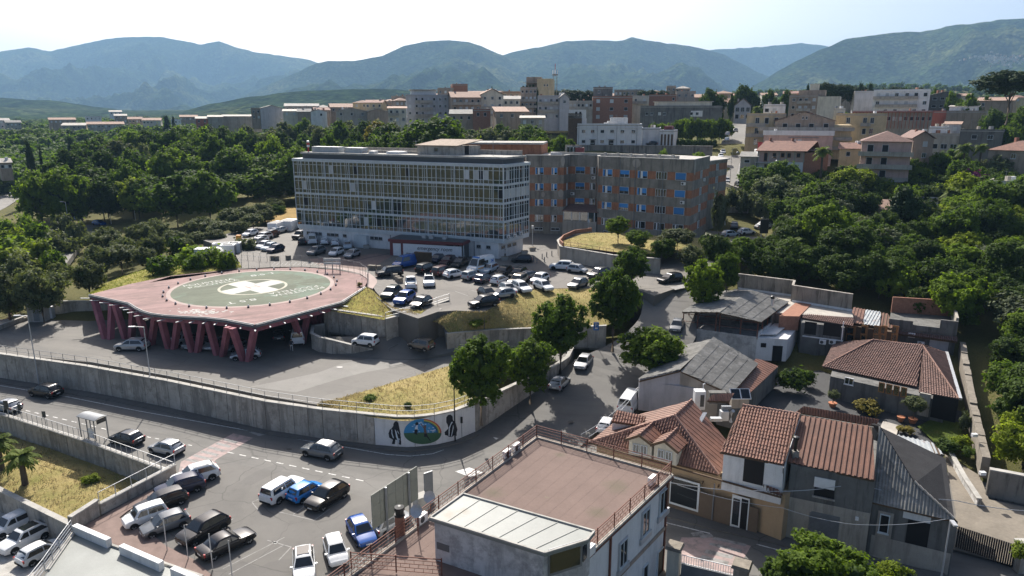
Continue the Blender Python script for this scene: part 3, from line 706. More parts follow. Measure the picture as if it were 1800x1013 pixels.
for s,z,k in ((1.2,12.6,0),(3.4,12.5,1),(5.6,12.6,2)):
 d,n,L=basis(HB,HC);p=HB+d*s+n*.3
 ac_unit((p.x,p.y,z),math.atan2(d.y,d.x),['white cooling unit low on the glass gable end nearest its corner','white cooling unit in the middle of the glass gable end','white cooling unit on the glass gable end towards the brick wing'][k],'cooling units on the glass gable')
 # ------------------ emergency room annexe
EZ=12.0
e0,e1=P(686,449,8.8),P(784,455,8.8);e0.z=e1.z=0
ed,en,EL=basis(e0,e1);bk=-en
er=thing('emergency_annexe','low dark red emergency room annexe with white lettered wall','annexe',((e0+e1)/2)+Vector((0,0,8.8)))
e2,e3=e1+bk*7,e0+bk*7
MB().prism([e0,e1,e2,e3],8.8,EZ-.5).build('wall',M('red_paint'),er)
f=[e0+en*.3-ed*.2,e1+en*.3+ed*3.6,e2+ed*3.6,e3-ed*.2]
MB().prism(f,EZ-.5,EZ).build('roof',M('red_paint'),er)
MB().prism([p+(cc-p)*.04 for cc in [(f[0]+f[2])/2] for p in f],EZ,EZ+.04).build('roof_covering',M('grey_screen'),er)
wall_bar(er,'white_panel',e0,e1,EL*.245,EL+3.2,8.85,EZ-.75,.05,.14,'panel_white')
wall_bar(er,'white_door',e0,e1,EL*.06,EL*.2,8.85,EZ-.8,0,.08,'panel_white')
wall_bar(er,'side_screen',e1+ed*3.4,e2+ed*3.4,.2,6.5,8.85,EZ-.6,-.1,0,'grey_screen')
for k in (0.1,3.2,6.6):wall_bar(er,'canopy_post',e1+ed*3.4,e2+ed*3.4,k,k+.14,8.8,EZ-.5,0,.12,'alu_white')
tm=text_mesh('emergency room',1.02,'black',.03,.28)
tx=put('lettering',tm,er,e0+ed*(EL*.70+1.2)+en*.16+Vector((0,0,10.55))-wloc(er));tx.rotation_euler=(R(90),0,math.atan2(ed.y,ed.x))
for s in (.5,.63,.87):
 wall_bar(er,'roof_vent',e0+bk*2,e1+bk*2,EL*s,EL*s+.8,EZ+.04,EZ+.6,-.8,0,'steel_pale')
 # ------------------ brick ward wings
WZ=26.1
def band_wing(t,a,b,zb,bands,wins,roofz,inset=.0,skip=()):
 """one straight facade of a ward wing: rough spandrels with recessed orange window bands"""
 d,n,L=basis(a,b)
 zs=[zb]
 for z0,z1 in bands:zs+=[z0,z1]
 zs.append(roofz)
 for k in range(0,len(zs),2):wall_bar(t,'spandrel',a,b,0,L,zs[k],zs[k+1],-.4,.06,'spandrel')
 for z0,z1 in bands:wall_bar(t,'brick_band',a,b,0,L,z0,z1,-.4,0,'brick_band')
 BL=[('blue_blind','half'),('blue_blind','side'),('alu_white','pane')]
 for f,(z0,z1) in enumerate(bands):
  for (s,w,kind) in wins:
   if (f,s) in skip:continue
   ww=win_mesh2(w,z1-z0-.06,kind if f else ('pane'))
   p=Vector((a[0],a[1],0))+d*(s*L)+n*.02;p.z=z0+.03
   put('window',ww,t,p-wloc(t),math.atan2(d.y,d.x))
WM2={}
def win_mesh2(w,h,kind):
 """ward window: white frame, glass and a blue roller blind (half, full, or a side leaf with white shutter)"""
 k=(round(w,2),round(h,2),kind)
 if k in WM2:return WM2[k]
 mb=MB();t=.08
 def bx(x0,x1,z0,z1,y0,y1,mi):mb.mat(mi);mb.box(((x0+x1)/2,(y0+y1)/2,(z0+z1)/2),(x1-x0,y1-y0,z1-z0))
 bx(-w/2,-w/2+t,0,h,-.1,0,0);bx(w/2-t,w/2,0,h,-.1,0,0);bx(-w/2+t,w/2-t,0,t,-.1,0,0);bx(-w/2+t,w/2-t,h-t,h,-.1,0,0)
 bx(-w/2+t,w/2-t,t,h-t,-.02,0,1)
 if kind=='half':bx(-w/2+t,w/2-t,h*.42,h-t,-.07,-.021,2);bx(-.03,.03,t,h*.42,-.08,-.021,0)
 elif kind=='full':bx(-w/2+t,w/2-t,h*.12,h-t,-.07,-.021,2)
 elif kind=='side':
  bx(-w*.2,w*.02,t,h-t,-.08,-.021,3);bx(w*.02,w/2-t,h*.3,h-t,-.07,-.021,2);bx(-w/2+t,-w*.32,h*.1,h-t,-.07,-.021,2)
 elif kind=='grid':
  for x in (-.27,-.02,.23):bx(w*x-.05,w*x+.05,t,h-t,-.08,-.021,0)
 else:bx(-.05,.05,t,h-t,-.08,-.021,0);bx(-w*.3,-w*.3+.3,t,h-t,-.06,-.021,3)
 me=mb.mesh('window',[MATS['alu_white'],MATS['window_glass'],MATS['blue_blind'],MATS['panel_white']]);WM2[k]=me;return me
wing=thing('hospital_ward_wing','long brick banded ward wing with bright blue blinds right of the glass block','hospital wing',(20,150,9))
g_=lambda u,v,z=WZ:(lambda p:Vector((p.x,p.y,0)))(P(u,v,z))
w0,w1,w2,w3,w4,w5,w6=g_(925,273.6),g_(991,274.2),g_(1003,272.5),g_(1050,273.5),g_(1053,275.6),g_(1219,281.8),g_(1248,275)
BANDS=[(z,z+1.62) for z in (11.45,14.95,18.45,21.95)]
band_wing(wing,w0,w1,8.7,BANDS,[(.36,1.9,'side'),(.76,1.3,'side')],WZ)
band_wing(wing,w1,w2,8.7,BANDS,[(.5,.7,'pane')],WZ)
band_wing(wing,w2,w3,8.7,BANDS,[(.38,2.2,'half'),(.86,1.3,'pane')],WZ)
band_wing(wing,w3,w4,8.7,BANDS,[],WZ)
band_wing(wing,w4,w5,8.7,BANDS,[(.105,2.3,'side'),(.295,2.25,'half'),(.49,2.2,'side'),(.69,2.4,'grid'),(.885,2.3,'full')],WZ)
band_wing(wing,w5,w6,8.7,BANDS,[(.5,1.6,'grid')],WZ)
back=Vector((-.3,14.5,0))
top=[w0,w1,w2,w3,w4,w5,w6,w6+Vector((-4,6,0)),w3+back,w0+back]
MB().prism([Vector((p.x,p.y+.45,0)) for p in top[:7]]+top[7:],8.7,WZ-.3).build('inner_core',M('spandrel'),wing)
MB().prism([Vector((p.x,p.y+.3,0)) for p in top[:7]]+top[7:],WZ-.3,WZ-.15).build('roof',M('roof_gravel'),wing)
for a,b in zip((w0,w1,w2,w3,w4,w5),(w1,w2,w3,w4,w5,w6)):wall_bar(wing,'coping',a,b,0,(b-a).length,WZ,WZ+.14,-.5,.12,'concrete_light')
for s in (.08,.24,.4,.57,.74,.9):
 wall_bar(wing,'roof_vent',w4+Vector((0,3,0)),w5+Vector((0,3,0)),19*s,19*s+.55,WZ-.15,WZ+.75,-.5,0,'concrete_light')
wall_bar(wing,'roof_upstand',w4+Vector((0,4,0)),w5+Vector((0,4,0)),-12,19,WZ-.15,WZ+.55,-.3,0,'concrete_light')
for a,b,s,z0,z1,w in ((w0,w1,.98,23.8,26,.9),(w4,w5,.42,24.1,26,1.9),(w5,w6,.1,23.0,25.9,1.6),(w0,w1,.94,17,18.8,1.2),(w0,w1,.46,17.0,18.2,.9)):
 d,n,L=basis(a,b);c=Vector((a.x,a.y,0))+d*(s*L)+n*.075
 mb=MB();k=11
 mb.face([c+d*(w/2*math.cos(2*math.pi*i/k)*(1+.2*math.sin(3.1*i)))+Vector((0,0,(z0+z1)/2+(z1-z0)/2*math.sin(2*math.pi*i/k))) for i in range(k)])
 mb.build('plaster_patch',M('plaster_pale'),wing)
for s in (.27,.455,.78):wall_bar(wing,'downpipe',w4,w5,19*s,19*s+.1,9,WZ-.4,.06,.18,'steel_grey')
wall_bar(wing,'downpipe',w0,w1,3.2,3.3,9,WZ-.4,.06,.18,'steel_grey')
wall_bar(wing,'porch_wall',w1,w4,.1,(w4-w1).length-.1,8.7,12.0,-2.4,.4,'plaster_pale')
wall_bar(wing,'porch_glazing',w1,w4,.3,(w4-w1).length-.3,12.0,14.0,-2.4,.3,'facade_glass')
for s in (.2,2.1,4.0,5.9,7.3):wall_bar(wing,'porch_mullion',w1,w4,s,s+.14,12,14,.3,.42,'alu_frame')
MB().hexa([tuple(p) for p in (w1+Vector((-.3,-.5,14)),w4+Vector((.2,-.5,14)),w3+Vector((0,0,14.2)),w2+Vector((0,0,14.2)))],[tuple(p) for p in (w1+Vector((-.3,-.5,14.2)),w4+Vector((.2,-.5,14.2)),w3+Vector((0,0,15.2)),w2+Vector((0,0,15.2)))]).build('porch_roof',M('roof_tile_dark'),wing)
for a,b,s in ((w0,w1,.35),(w0,w1,.8),(w1,w4,.25),(w1,w4,.75),(w4,w5,.12)):
 d,n,L=basis(a,b);place_win(wing,a,b,s*L,9.6,1.9,.6,'pane','alu_white',.08)
for a,b,s,z,lab in ((w2,w3,.12,17.2,'grey cooling unit above the glazed porch roof'),(w2,w3,.9,20.9,'white cooling unit under a window in the recess of the brick wing'),(w4,w5,.92,21.1,'cooling unit under the top right blue blind of the brick wing'),(w4,w5,.92,17.3,'cooling unit under the second highest right window of the brick wing'),(w5,w6,.62,21.2,'cooling unit on the short end wall of the brick wing')):
 d,n,L=basis(a,b);p=Vector((a.x,a.y,0))+d*(s*L)+n*.35
 ac_unit((p.x,p.y,z),math.atan2(d.y,d.x),lab,'cooling units on the ward wing')
rear=thing('ward_rear_block','raised brick and concrete block behind the flat roofs of the hospital','hospital wing',(-2,172,9))
ra,rb=PY(795,262,170),PY(951,262,166)
ra.z=rb.z=0
MB().prism([ra,rb,rb+Vector((2,9,0)),ra+Vector((2,9,0))],9,28.2).build('wall',M('brick_band'),rear)
zt=PY(860,252,168).z
MB().prism([ra+Vector((-4,-.8,0)),rb+Vector((.5,-.6,0)),rb+Vector((2,10,0)),ra+Vector((-2,10,0))],28.2,28.6).build('roof',M('concrete_light'),rear)
for u in (835,877):
 s=(PY(u,262,168)-ra).length;wall_bar(rear,'concrete_bay',ra,rb,s-1.1,s+1.1,24,28.2,0,.1,'plaster_pale');place_win(rear,ra,rb,s,26.2,1.5,1.6,'pane','alu_white',.12)
s=(PY(820,262,168)-ra).length;wall_bar(rear,'roof_door',ra,rb,s-.6,s+.6,25.4,27.6,0,.1,'alu_white')
wall_bar(rear,'lift_gear',ra,rb,s+1.6,s+3.6,25.4,27.6,0,.9,'red_paint')
wall_bar(rear,'tank_housing',ra,rb,s-4,s-1,25.4,26.5,0,.9,'steel_pale')
rw=thing('ward_side_wing','lower brick banded wing at the far right end of the hospital','hospital wing',(46,160,10))
x0,x1=g_(1246,288,24.6),g_(1277,286,24.2)
x0.y+=6;x1.y+=6;x0.x*=1.04;x1.x*=1.04
band_wing(rw,x0,x1,9,[(15.9,17.4),(19.5,21.0),(22.0+.4,23.9)],[(.45,1.5,'grid')],24.6,skip=())
MB().prism([x0+Vector((0,.42,0)),x1+Vector((-.05,.42,0)),x1+Vector((-1,9,0)),x0+Vector((-1,9,0))],9,24.55).build('inner_core',M('plaster_tan'),rw)
MB().prism([x0+Vector((-.3,-.5,0)),x1+Vector((.5,-.5,0)),x1+Vector((-.5,9.5,0)),x0+Vector((-1,9.5,0))],24.6,24.85).build('roof',M('roof_gravel'),rw)
# ------------------ retaining walls, fences, lamps
def resample(pts,step):
 pts=[Vector(p) for p in pts];out=[]
 for a,b in zip(pts,pts[1:]):
  n=max(1,round((V2(b)-V2(a)).length/step))
  out+=[a.lerp(b,k/n) for k in range(n)]
 return out+[pts[-1]]
def panel_wall(name,label,foot,top,th=.3,step=2.2,mat='concrete',cap='concrete_light',cat='wall',side=1,cap_h=.12):
 """retaining wall cast in panels: foot = 3D base points, top = heights per point (or one); panels with open joints on a core"""
 foot=[Vector(p) for p in foot]
 tops=top if isinstance(top,(list,tuple)) else [top]*len(foot)
 ft=resample([Vector((p.x,p.y,p.z)) for p in foot],step);tt=resample([Vector((p.x,p.y,t)) for p,t in zip(foot,tops)],step)
 t=thing(name,label,cat,ft[len(ft)//2])
 core=MB()
 for i in range(len(ft)-1):
  a,b,za,zb=ft[i],ft[i+1],tt[i].z,tt[i+1].z
  d=(V2(b)-V2(a));L=d.length;d/=L;D=Vector((d.x,d.y,0));n=Vector((d.y,-d.x,0))*side
  j=.03
  mb=MB();p,q=a+D*j,b-D*j
  k=random.uniform(-.012,.012)
  B=[p+n*(.06+k),q+n*(.06+k),q-n*th*.5,p-n*th*.5]
  T=[Vector((B[0].x,B[0].y,za)),Vector((B[1].x,B[1].y,zb)),Vector((B[2].x,B[2].y,zb)),Vector((B[3].x,B[3].y,za))]
  if side<0:B=B[::-1];T=T[::-1]
  mb.hexa(B,T);mb.build('panel',M(mat),t)
  c0,c1=a-n*th*.5,b-n*th*.5
  B=[c0+n*.12,c1+n*.12,c1-n*th*.35,c0-n*th*.35]
  if side<0:B=B[::-1]
  zt=[za-.02,zb-.02,zb-.02,za-.02] if side>0 else [za-.02,zb-.02,zb-.02,za-.02][::-1]
  core.hexa([(v.x,v.y,v.z-.3) for v in B],[(v.x,v.y,z) for v,z in zip(B,zt)])
 core.build('core',M('concrete_dark'),t)
 if cap:
  mb=MB()
  for a,b in zip(tt,tt[1:]):
   d=(V2(b)-V2(a)).normalized();n=Vector((d.y,-d.x,0))*side*(-th*.25+.03)
   mb.bar(a+n,b+n,th+.16,cap_h)
  mb.build('coping',M(cap),t)
 return t
def fence(name,label,pts,h=1.1,step=2.0,rails=(.55,1.05),post=.06,mat='steel_pale',rail=.045,balus=0,cat='railing',group=None,lean=0):
 ps=resample(pts,step);t=thing(name,label,cat,ps[len(ps)//2],0,group);o=wloc(t)
 me=MB().box((0,0,h/2),(post,post,h)).mesh('post',M(mat))
 for p in ps:put('post',me,t,Vector(p)-o)
 P0=[Vector(p) for p in pts]
 for r in rails:
  mb=MB()
  for a,b in zip(P0,P0[1:]):mb.bar(a+Vector((0,0,r*h)),b+Vector((0,0,r*h)),rail,rail,-.5)
  mb.build('rail',M(mat),t)
 if balus:
  mb=MB()
  for p in resample(pts,balus):mb.box((p.x,p.y,p.z+h*.5),(.022,.022,h*.86))
  tag(mb.build('baluster',M(mat),t),kind='stuff')
 return t
up=lambda pts,dz:[Vector((p.x,p.y,p.z+dz)) for p in pts]
panel_wall('retaining_wall','long stained concrete panel retaining wall along the lower road',W_FOOT[:7],3.55,.4,1.9)
panel_wall('retaining_wall','white painted curved end of the retaining wall carrying the mural',W_FOOT[6:],3.55,.4,9,'plaster_white')
panel_wall('retaining_wall','dark low wall under the tree row climbing right of the mural',[P(835,760,0),P(880,731,.5),P(925,700,1.2),P(975,665,2.1),P(998,641,2.9),P(1006,622,3.4)],[3.55,3.55,3.6,3.7,3.9,4.2],.4,2.4)
railing_top=[Vector((p.x,p.y+.1,3.68)) for p in W_FOOT]
fence('wall_railing','two rail steel railing on top of the long retaining wall',railing_top,1.1,2.0,(.5,1.0),.045,'steel_grey')
panel_wall('retaining_wall','tall concrete wall under the grass block beside the helipad',[P(571,582,4.6),P(678,599,4.6)],[7.95,7.95],.35,1.35)
bA,bB,bC=P(678,563,7.9),P(724,551,8.2),P(790,529,8.85)
panel_wall('retaining_wall','concrete side wall of the grass block rising along the stair',[Vector((bA.x,bA.y,4.6)),Vector((bB.x,bB.y,4.9)),Vector((bC.x,bC.y,7.5))],[8.0,8.3,8.95],.35,2.2)
a,b=P(571,545,7.9),P(603,527,8.4)
panel_wall('retaining_wall','shaded concrete wall end below the helipad edge',[Vector((b.x,b.y,3.6)),Vector((a.x,a.y,3.6))],[8.2,7.9],.35,2.2)
bl=[P(572,545,8.05),P(620,553,8.05),P(678,563,8.05),P(724,551,8.35),P(790,529,9.0)]
fence('block_railing','thin wire railing around the grass block beside the parked cars',bl[2:],1.05,1.9,(.5,1.0),.05,'steel_pale')
st=[P(722,564,7.5),P(776,545,8.7)]
panel_wall('stair_wall','sloping concrete wall on the mound side of the stair',[Vector((st[0].x,st[0].y,4.8)),Vector((st[1].x,st[1].y,7.0))],[7.5,8.75],.35,2.4)
sw=[P(722,570,6.9),P(752,570,6.9),P(752,576,6.5),P(782,575,6.5),P(785,588,6.2)]
panel_wall('stair_wall','stepped concrete wall at the foot of the grass mound',[Vector((p.x,p.y,4.2)) for p in sw],[6.9,6.9,6.5,6.5,6.2],.35,2.6)
mw=[P(785,588,6.3),P(850,582,6.1),P(920,579,6.0),P(1000,577,6.1),P(1066,574,6.6)]
panel_wall('retaining_wall','weathered wall holding the dry grass mound behind the street trees',[Vector((p.x,p.y,3.4)) for p in mw],[6.35,6.15,6.05,6.15,6.65],.35,2.6)
mb=MB()
for k in range(9):
 p,q=P(706,566,7.5),P(783,539,8.6);t0=k/9
 a=Vector((p.x,p.y,0)).lerp(Vector((q.x,q.y,0)),t0);b=Vector((p.x,p.y,0)).lerp(Vector((q.x,q.y,0)),(k+1)/9)
 mb.bar((a.x,a.y,4.4),(b.x,b.y,4.4),1.3,.5+k*.46)
tag(mb.build('stair',M('concrete')),'concrete stair between two walls up to the hospital car park','stair')
rw_=[P(549,613,3.5),P(562,619,3.5),P(585,622,3.5),P(621,625,3.5),P(656,624,3.5)]
panel_wall('ramp_wall','low curved board marked wall round the foot of the ramp',[P(572,585,4.6),P(552,600,3.5)]+rw_,[5.9,5.8,5.7,5.6,5.4,4.9,4.3],.3,1.0)
fence('ramp_rail','short low rail at the edge of the ramp near the brown car',[P(683,622,3.8),P(706,612,4.0),P(735,603,4.3)],.8,2.5,(.6,1.0),.05,'steel_grey')
panel_wall('boundary_wall','stained concrete wall closing the left side of the lower car park',[P(66,556,3.5),P(228,555,3.5)],[5.9,5.9],.3,2.0)
panel_wall('kerb_wall','low concrete kerb wall at the far left edge of the lower car park',[P(-90,612,3.5),P(0,580,3.5),P(48,562,3.5)],[4.1,4.1,4.1],.3,3.0)
fence('kerb_rail','dark low rail beside the trees left of the lower car park',[P(-90,600,3.9),P(0,570,3.9),P(48,550,3.9)],.9,2.5,(.5,1.0),.07,'rust_steel')
yw=PP(0,(-120,692),(0,731),(150,779),(306,836))
panel_wall('yard_wall','concrete wall dropping from the road to the grassy palm yard',[Vector((p.x,p.y,-2.5)) for p in yw],.2,.35,1.6)
fence('roadside_railing','close barred railing on the wall between road and palm yard',up(yw,.32),1.15,.95,(.12,1.0),.04,'steel_pale')
lw=PP(0,(310,834),(178,905))
panel_wall('parapet_wall','concrete parapet between the palm yard and the brick pavement',lw[::-1],1.0,.3,3.2)
panel_wall('parapet_wall','taller stepped end of the parapet next to the pale flat roof',PP(0,(128,938),(176,906)),1.5,.35,3)
fence('parapet_railing','slender railing stepping down the parapet beside the palm yard',up(lw,1.12),1.1,1.5,(.12,1.0),.05,'steel_pale')
fw=PP(-2.3,(-120,806),(0,866),(128,929))
panel_wall('yard_wall','mossy concrete wall below the yard facing the white cars',[Vector((p.x,p.y,-4.7)) for p in fw],-2.05,.4,3.0)
gi=[P(979,444,8.8),P(985,457,8.8),P(1077,474,8.8),P(1180,478,8.8)]
gw=panel_wall('garage_wall','rough pale wall with grey garage doors under the planted island',[P(992,436,8.8),P(980,446,8.8),P(985,458,8.8),P(1079,475,8.8),P(1160,482,8.8)],11.35,.4,3.0,'plaster_pale')
for s0,s1 in ((.35,.62),(.78,.98)):
 a,b=gi[1],gi[2];L=(b-a).length
 wall_bar(gw,'garage_door',a,b,L*s0,L*s1,8.8,10.9,.05,.16,'steel_grey')
ib=[P(1078,449,11.4),P(1030,440,11.4),P(990,434,11.4),P(984,428,11.4),P(990,420,11.5),P(1010,411,11.6),P(1040,407,11.7)]
mb=MB()
for a,b in zip(ib[2:],ib[3:]):mb.bar(a,b,.25,.75)
tag(mb.build('brick_parapet',M('brickwork')),'low curved brick parapet round the end of the planted island','parapet')
fence('island_railing','thin rusty railing along the front edge of the planted island',ib[:3],1.0,1.6,(.5,1.0),.05,'rust_steel')
bw=[PY(960,268,250),PY(1100,270,247),PY(1252,272,240)]
panel_wall('terrace_wall','long grey retaining wall in front of the white two storey building',[Vector((p.x,p.y,19.5)) for p in bw],24.6,.5,5.5,'concrete_dark')
cw=[P(1249,384,9.4),P(1314,386,9.4)]
panel_wall('yard_enclosure','bare concrete enclosure beside the end of the brick wing',cw+[P(1316,372,9.6)],12.3,.3,3.0)
sh=[P(1228,397,9),P(1274,399,9)]
mb=MB();mb.hexa([tuple(p+Vector((0,0,2.6))) for p in (sh[0],sh[1],sh[1]+Vector((0,3,0)),sh[0]+Vector((0,3,0)))],[tuple(p+Vector((0,0,2.8))) for p in (sh[0],sh[1],sh[1]+Vector((0,3,.3)),sh[0]+Vector((0,3,.3)))])
cs=thing('car_shelter','dark flat canopy standing beside the end of the brick wing','shelter',sh[0]);mb.build('roof',M('steel_grey'),cs)
for p in (sh[0],sh[1],sh[1]+Vector((-.2,2.9,0)),sh[0]+Vector((.2,2.9,0))):MB().box((p.x,p.y,9+1.3),(.15,.15,2.6)).build('post',M('plaster_white'),cs)
MURAL_SEG=[Vector((p.x,p.y,0)) for p in W_FOOT[5:]]
def wallpt(u,v,off=.075):
 ax=(u-CU)/F_PX;
 for it in range(3):
  b=(CV-v)/F_PX;k=ax/(_C+b*_S)
  for a,c in zip(MURAL_SEG,MURAL_SEG[1:]):
   den=(c.x-a.x)-k*(c.y-a.y)
   if abs(den)<1e-9:continue
   t=(k*a.y-a.x)/den
   if -.02<=t<=1.02:
    d=(c-a).normalized();n=Vector((d.y,-d.x,0))
    q=PY(u,v,a.y+(c.y-a.y)*t);return q+n*off
 return PY(u,v,72)
def fill(pts,layer,step=.5):
 """polygon in picture bearings laid on the curved wall as narrow strips"""
 mb=MB();us=[p[0] for p in pts];u=min(us)
 off=.068+.004*layer
 def cuts(x):
  r=[]
  for (x0,y0),(x1,y1) in zip(pts,pts[1:]+pts[:1]):
   if (x0<=x<x1) or (x1<=x<x0):r.append(y0+(y1-y0)*(x-x0)/(x1-x0))
  return sorted(r)
 while u<max(us)-1e-6:
  c=cuts(u+step/2)
  for v0,v1 in zip(c[::2],c[1::2]):
   mb.face([wallpt(u,v1,off),wallpt(u+step,v1,off),wallpt(u+step,v0,off),wallpt(u,v0,off)])
  u+=step
 return mb
mural=thing('wall_mural','painted mural with rainbow over a blue and green oval between two dark figures','mural',wallpt(742,775))
plain('mural_blue',(.045,.25,.5),.8);plain('mural_green',(.05,.12,.06),.8);plain('mural_ink',(.015,.016,.022),.8);plain('mural_white',(.6,.66,.72),.8)
plain('mural_red',(.5,.1,.06),.8);plain('mural_yellow',(.6,.42,.07),.8);plain('mural_leaf',(.1,.28,.12),.8);plain('mural_navy',(.02,.05,.2),.8);plain('mural_brown',(.14,.09,.07),.8)
def ell(k,a0,a1,n=40,kx=None):
 kx=k if kx is None else kx
 return [(742.8+32.8*kx*math.cos(a0+(a1-a0)*i/n),761-(25 if math.sin(a0+(a1-a0)*i/n)>0 else 19.5)*k*math.sin(a0+(a1-a0)*i/n)) for i in range(n+1)]
fill(ell(1,0,math.pi),1).build('sky_oval',M('mural_blue'),mural)
fill(ell(1,math.pi,2*math.pi)+[(775.8,758.5)],1).build('ground_oval',M('mural_green'),mural)
for k0,k1,c_ in ((1.0,.92,'mural_red'),(.92,.86,'mural_yellow'),(.86,.80,'mural_leaf'),(.80,.74,'mural_navy')):
 fill(ell(k0,0,1.5)+ell(k1,0,1.5)[::-1],2).build('rainbow_band',M(c_),mural)
rr=random.Random(4);mb_c=MB()
for k in range(46):
 u,v=rr.uniform(715,764),rr.uniform(740,760)
 if ((u-741)/25)**2+((761-v)/20)**2<1:
  m2=fill([(u,v),(u+1.3,v-.7),(u+3,v-.4),(u+3.6,v+.3),(u+1.5,v+.5)],2,.6)
  n0=len(mb_c.v);mb_c.v+=m2.v;mb_c.f+=[tuple(i+n0 for i in f) for f in m2.f];mb_c.m+=m2.m
tag(mb_c.build('cloud_dabs',M('mural_white'),mural),kind='stuff')
c9=lambda L:[(650+x/9,725+y/9) for x,y in L]
fill(c9([(380,170),(400,142),(425,135),(455,160),(468,230),(488,330),(500,510),(468,505),(440,440),(412,425),(400,500),(352,495),(370,430),(312,395),(300,330),(320,270),(350,250),(374,215)]),2).build('dark_figure',M('mural_ink'),mural)
for L in ([(345,270),(358,262),(362,330),(385,400),(372,405),(350,340)],[(400,262),(425,300),(440,360),(470,470),(455,480),(420,380),(412,330)],[(455,405),(470,410),(474,440),(460,430)],[(440,280),(465,330),(470,350),(445,310)]):
 fill(c9(L),3,.35).build('figure_highlight',M('mural_white'),mural)
fill(c9([(1205,80),(1230,40),(1270,30),(1305,55),(1312,120),(1350,160),(1380,270),(1365,330),(1370,370),(1330,360),(1290,390),(1240,380),(1225,365),(1185,355),(1178,310),(1215,275),(1240,250),(1225,190),(1203,150)]),2).build('dark_figure',M('mural_ink'),mural)
for L in ([(1290,145),(1310,150),(1280,195),(1262,250),(1255,370),(1243,370),(1245,240)],[(1315,190),(1322,240),(1290,380),(1280,380),(1305,260)]):
 fill(c9(L),3,.35).build('figure_highlight',M('mural_white'),mural)
for L,c_ in (([(718,165),(745,145),(770,165),(765,190),(735,205),(720,195)],'mural_ink'),([(735,200),(760,200),(755,265),(710,265)],'mural_white'),([(712,262),(755,265),(758,295),(745,320),(755,355),(725,345),(705,330)],'mural_ink'),([(850,205),(880,195),(895,225),(885,250),(850,245)],'mural_brown'),([(850,245),(885,245),(900,330),(860,330)],'mural_brown'),([(800,180),(815,180),(860,240),(850,250)],'mural_brown'),([(860,330),(900,330),(915,370),(965,445),(955,450),(900,385),(855,385)],'mural_ink')):
 fill(c9(L),3,.4).build('running_child',M(c_),mural)
 # ------------------ helipad
DZ=8.8
HC_=Vector((-40.4,107.8,DZ))
edge=PP(DZ,(158,518),(228,533),(234,536.5),(241,541),(252,546.5),(267,551),(290,554),(320,556),(363,558),(400,562),(448,571),(520,552),(599,531),(640,505),(645,497),(645,491),(633,483),(612,478),(592,474),(560,471),(530,469),(475,470),(420,473),(360,479),(300,485),(230,499))
heli=thing('helipad','raised pink helipad deck with green landing disc on slanted pink columns','helipad',(HC_.x,HC_.y,3.5))
MB().prism(edge,DZ-.5,DZ).build('deck',M('deck_pink'),heli)
def disc_ring(name,r0,r1,z,mat,n=72):
 mb=MB()
 for k in range(n):
  a0,a1=2*math.pi*k/n,2*math.pi*(k+1)/n
  q=lambda r,a:(HC_.x+r*math.cos(a),HC_.y+r*math.sin(a),DZ+z)
  mb.face([q(r0,a0),q(r1,a0),q(r1,a1),q(r0,a1)] if r0 else [(HC_.x,HC_.y,DZ+z),q(r1,a0),q(r1,a1)])
 return mb.build(name,M(mat),heli)
disc_ring('landing_disc',0,11.7,.006,'deck_green');disc_ring('disc_border',11.7,12.3,.006,'deck_rim');disc_ring('inner_ring',4.75,5.15,.014,'deck_cream')
dA=(P(401,514.3,DZ)-HC_);dB=(P(419,498,DZ)-HC_)
for k,dv in enumerate((dA,dB)):
 d=Vector((dv.x,dv.y,0)).normalized();n=Vector((-d.y,d.x,0));h=1.55;L=4.75
 if k==0:pieces=[(-L,L)]
 else:pieces=[(-L,-h),(h,L)]
 mb=MB()
 for s0,s1 in pieces:mb.face([HC_+d*s0-n*h+Vector((0,0,.012)),HC_+d*s1-n*h+Vector((0,0,.012)),HC_+d*s1+n*h+Vector((0,0,.012)),HC_+d*s0+n*h+Vector((0,0,.012))])
 mb.build('white_cross',M('deck_white'),heli)
td=P(415,491,DZ)-P(325,503,DZ);tang=math.atan2(td.y,td.x)
hm=text_mesh('H',3.0,'deck_rim',.004);put('letter_h',hm,heli,HC_+Vector((0,0,.018))-wloc(heli),tang+R(8))
def deck_text(txt,size,u0,v0,u1,v1,flip=False):
 a,b=P(u0,v0,DZ),P(u1,v1,DZ);d=b-a;me=text_mesh(txt,size,'deck_white',.006)
 me_w=max(v.co.x for v in me.vertices)-min(v.co.x for v in me.vertices)
 me.transform(Matrix.Diagonal((d.length/me_w,1,1,1)))
 put('lettering',me,heli,(a+b)/2+Vector((0,0,.014))-wloc(heli),math.atan2(d.y,d.x)+(math.pi if flip else 0))
deck_text('POLISTENA',1.55,322,503.5,411,490.5);deck_text('P.SCOTELLA',1.45,331,506.8,419,492.2)
deck_text('POLISTENA',1.55,478,520.5,569,505,True);deck_text('P.SCOTELLA',1.45,473,516.8,558,502.5,True)
deck_text('8.5 T',1.7,441,485.5,484,479.8);deck_text('8.5 T',1.7,398,534,450,526,True)
for k in range(28):
 a=2*math.pi*(k+.3)/28;r=12.75
 if k==0:
  LMP=MB().lathe((0,0,0),[(.16,0),(.16,.16),(.09,.2)],8);LME=LMP.mesh('edge_light',M('black'));LDE=MB().lathe((0,0,.2),[(.11,0),(.12,.1),(.05,.2)],8).mesh('lens',M('white_plastic'))
 e=put('edge_light',LME,heli,HC_+Vector((r*math.cos(a),r*math.sin(a),0))-wloc(heli));put('lens',LDE,e)
mb=MB();rr=random.Random(11)
for k in range(120):
 u,v=rr.gauss(352,22),rr.gauss(548.5,2.2)
 c=P(u,v,DZ);s=rr.uniform(.06,.28)
 mb.face([c+Vector((s*rr.uniform(.5,1.5)*math.cos(t),s*.7*math.sin(t),.006+.0001*k)) for t in (0,1.3,2.6,3.9,5.2)])
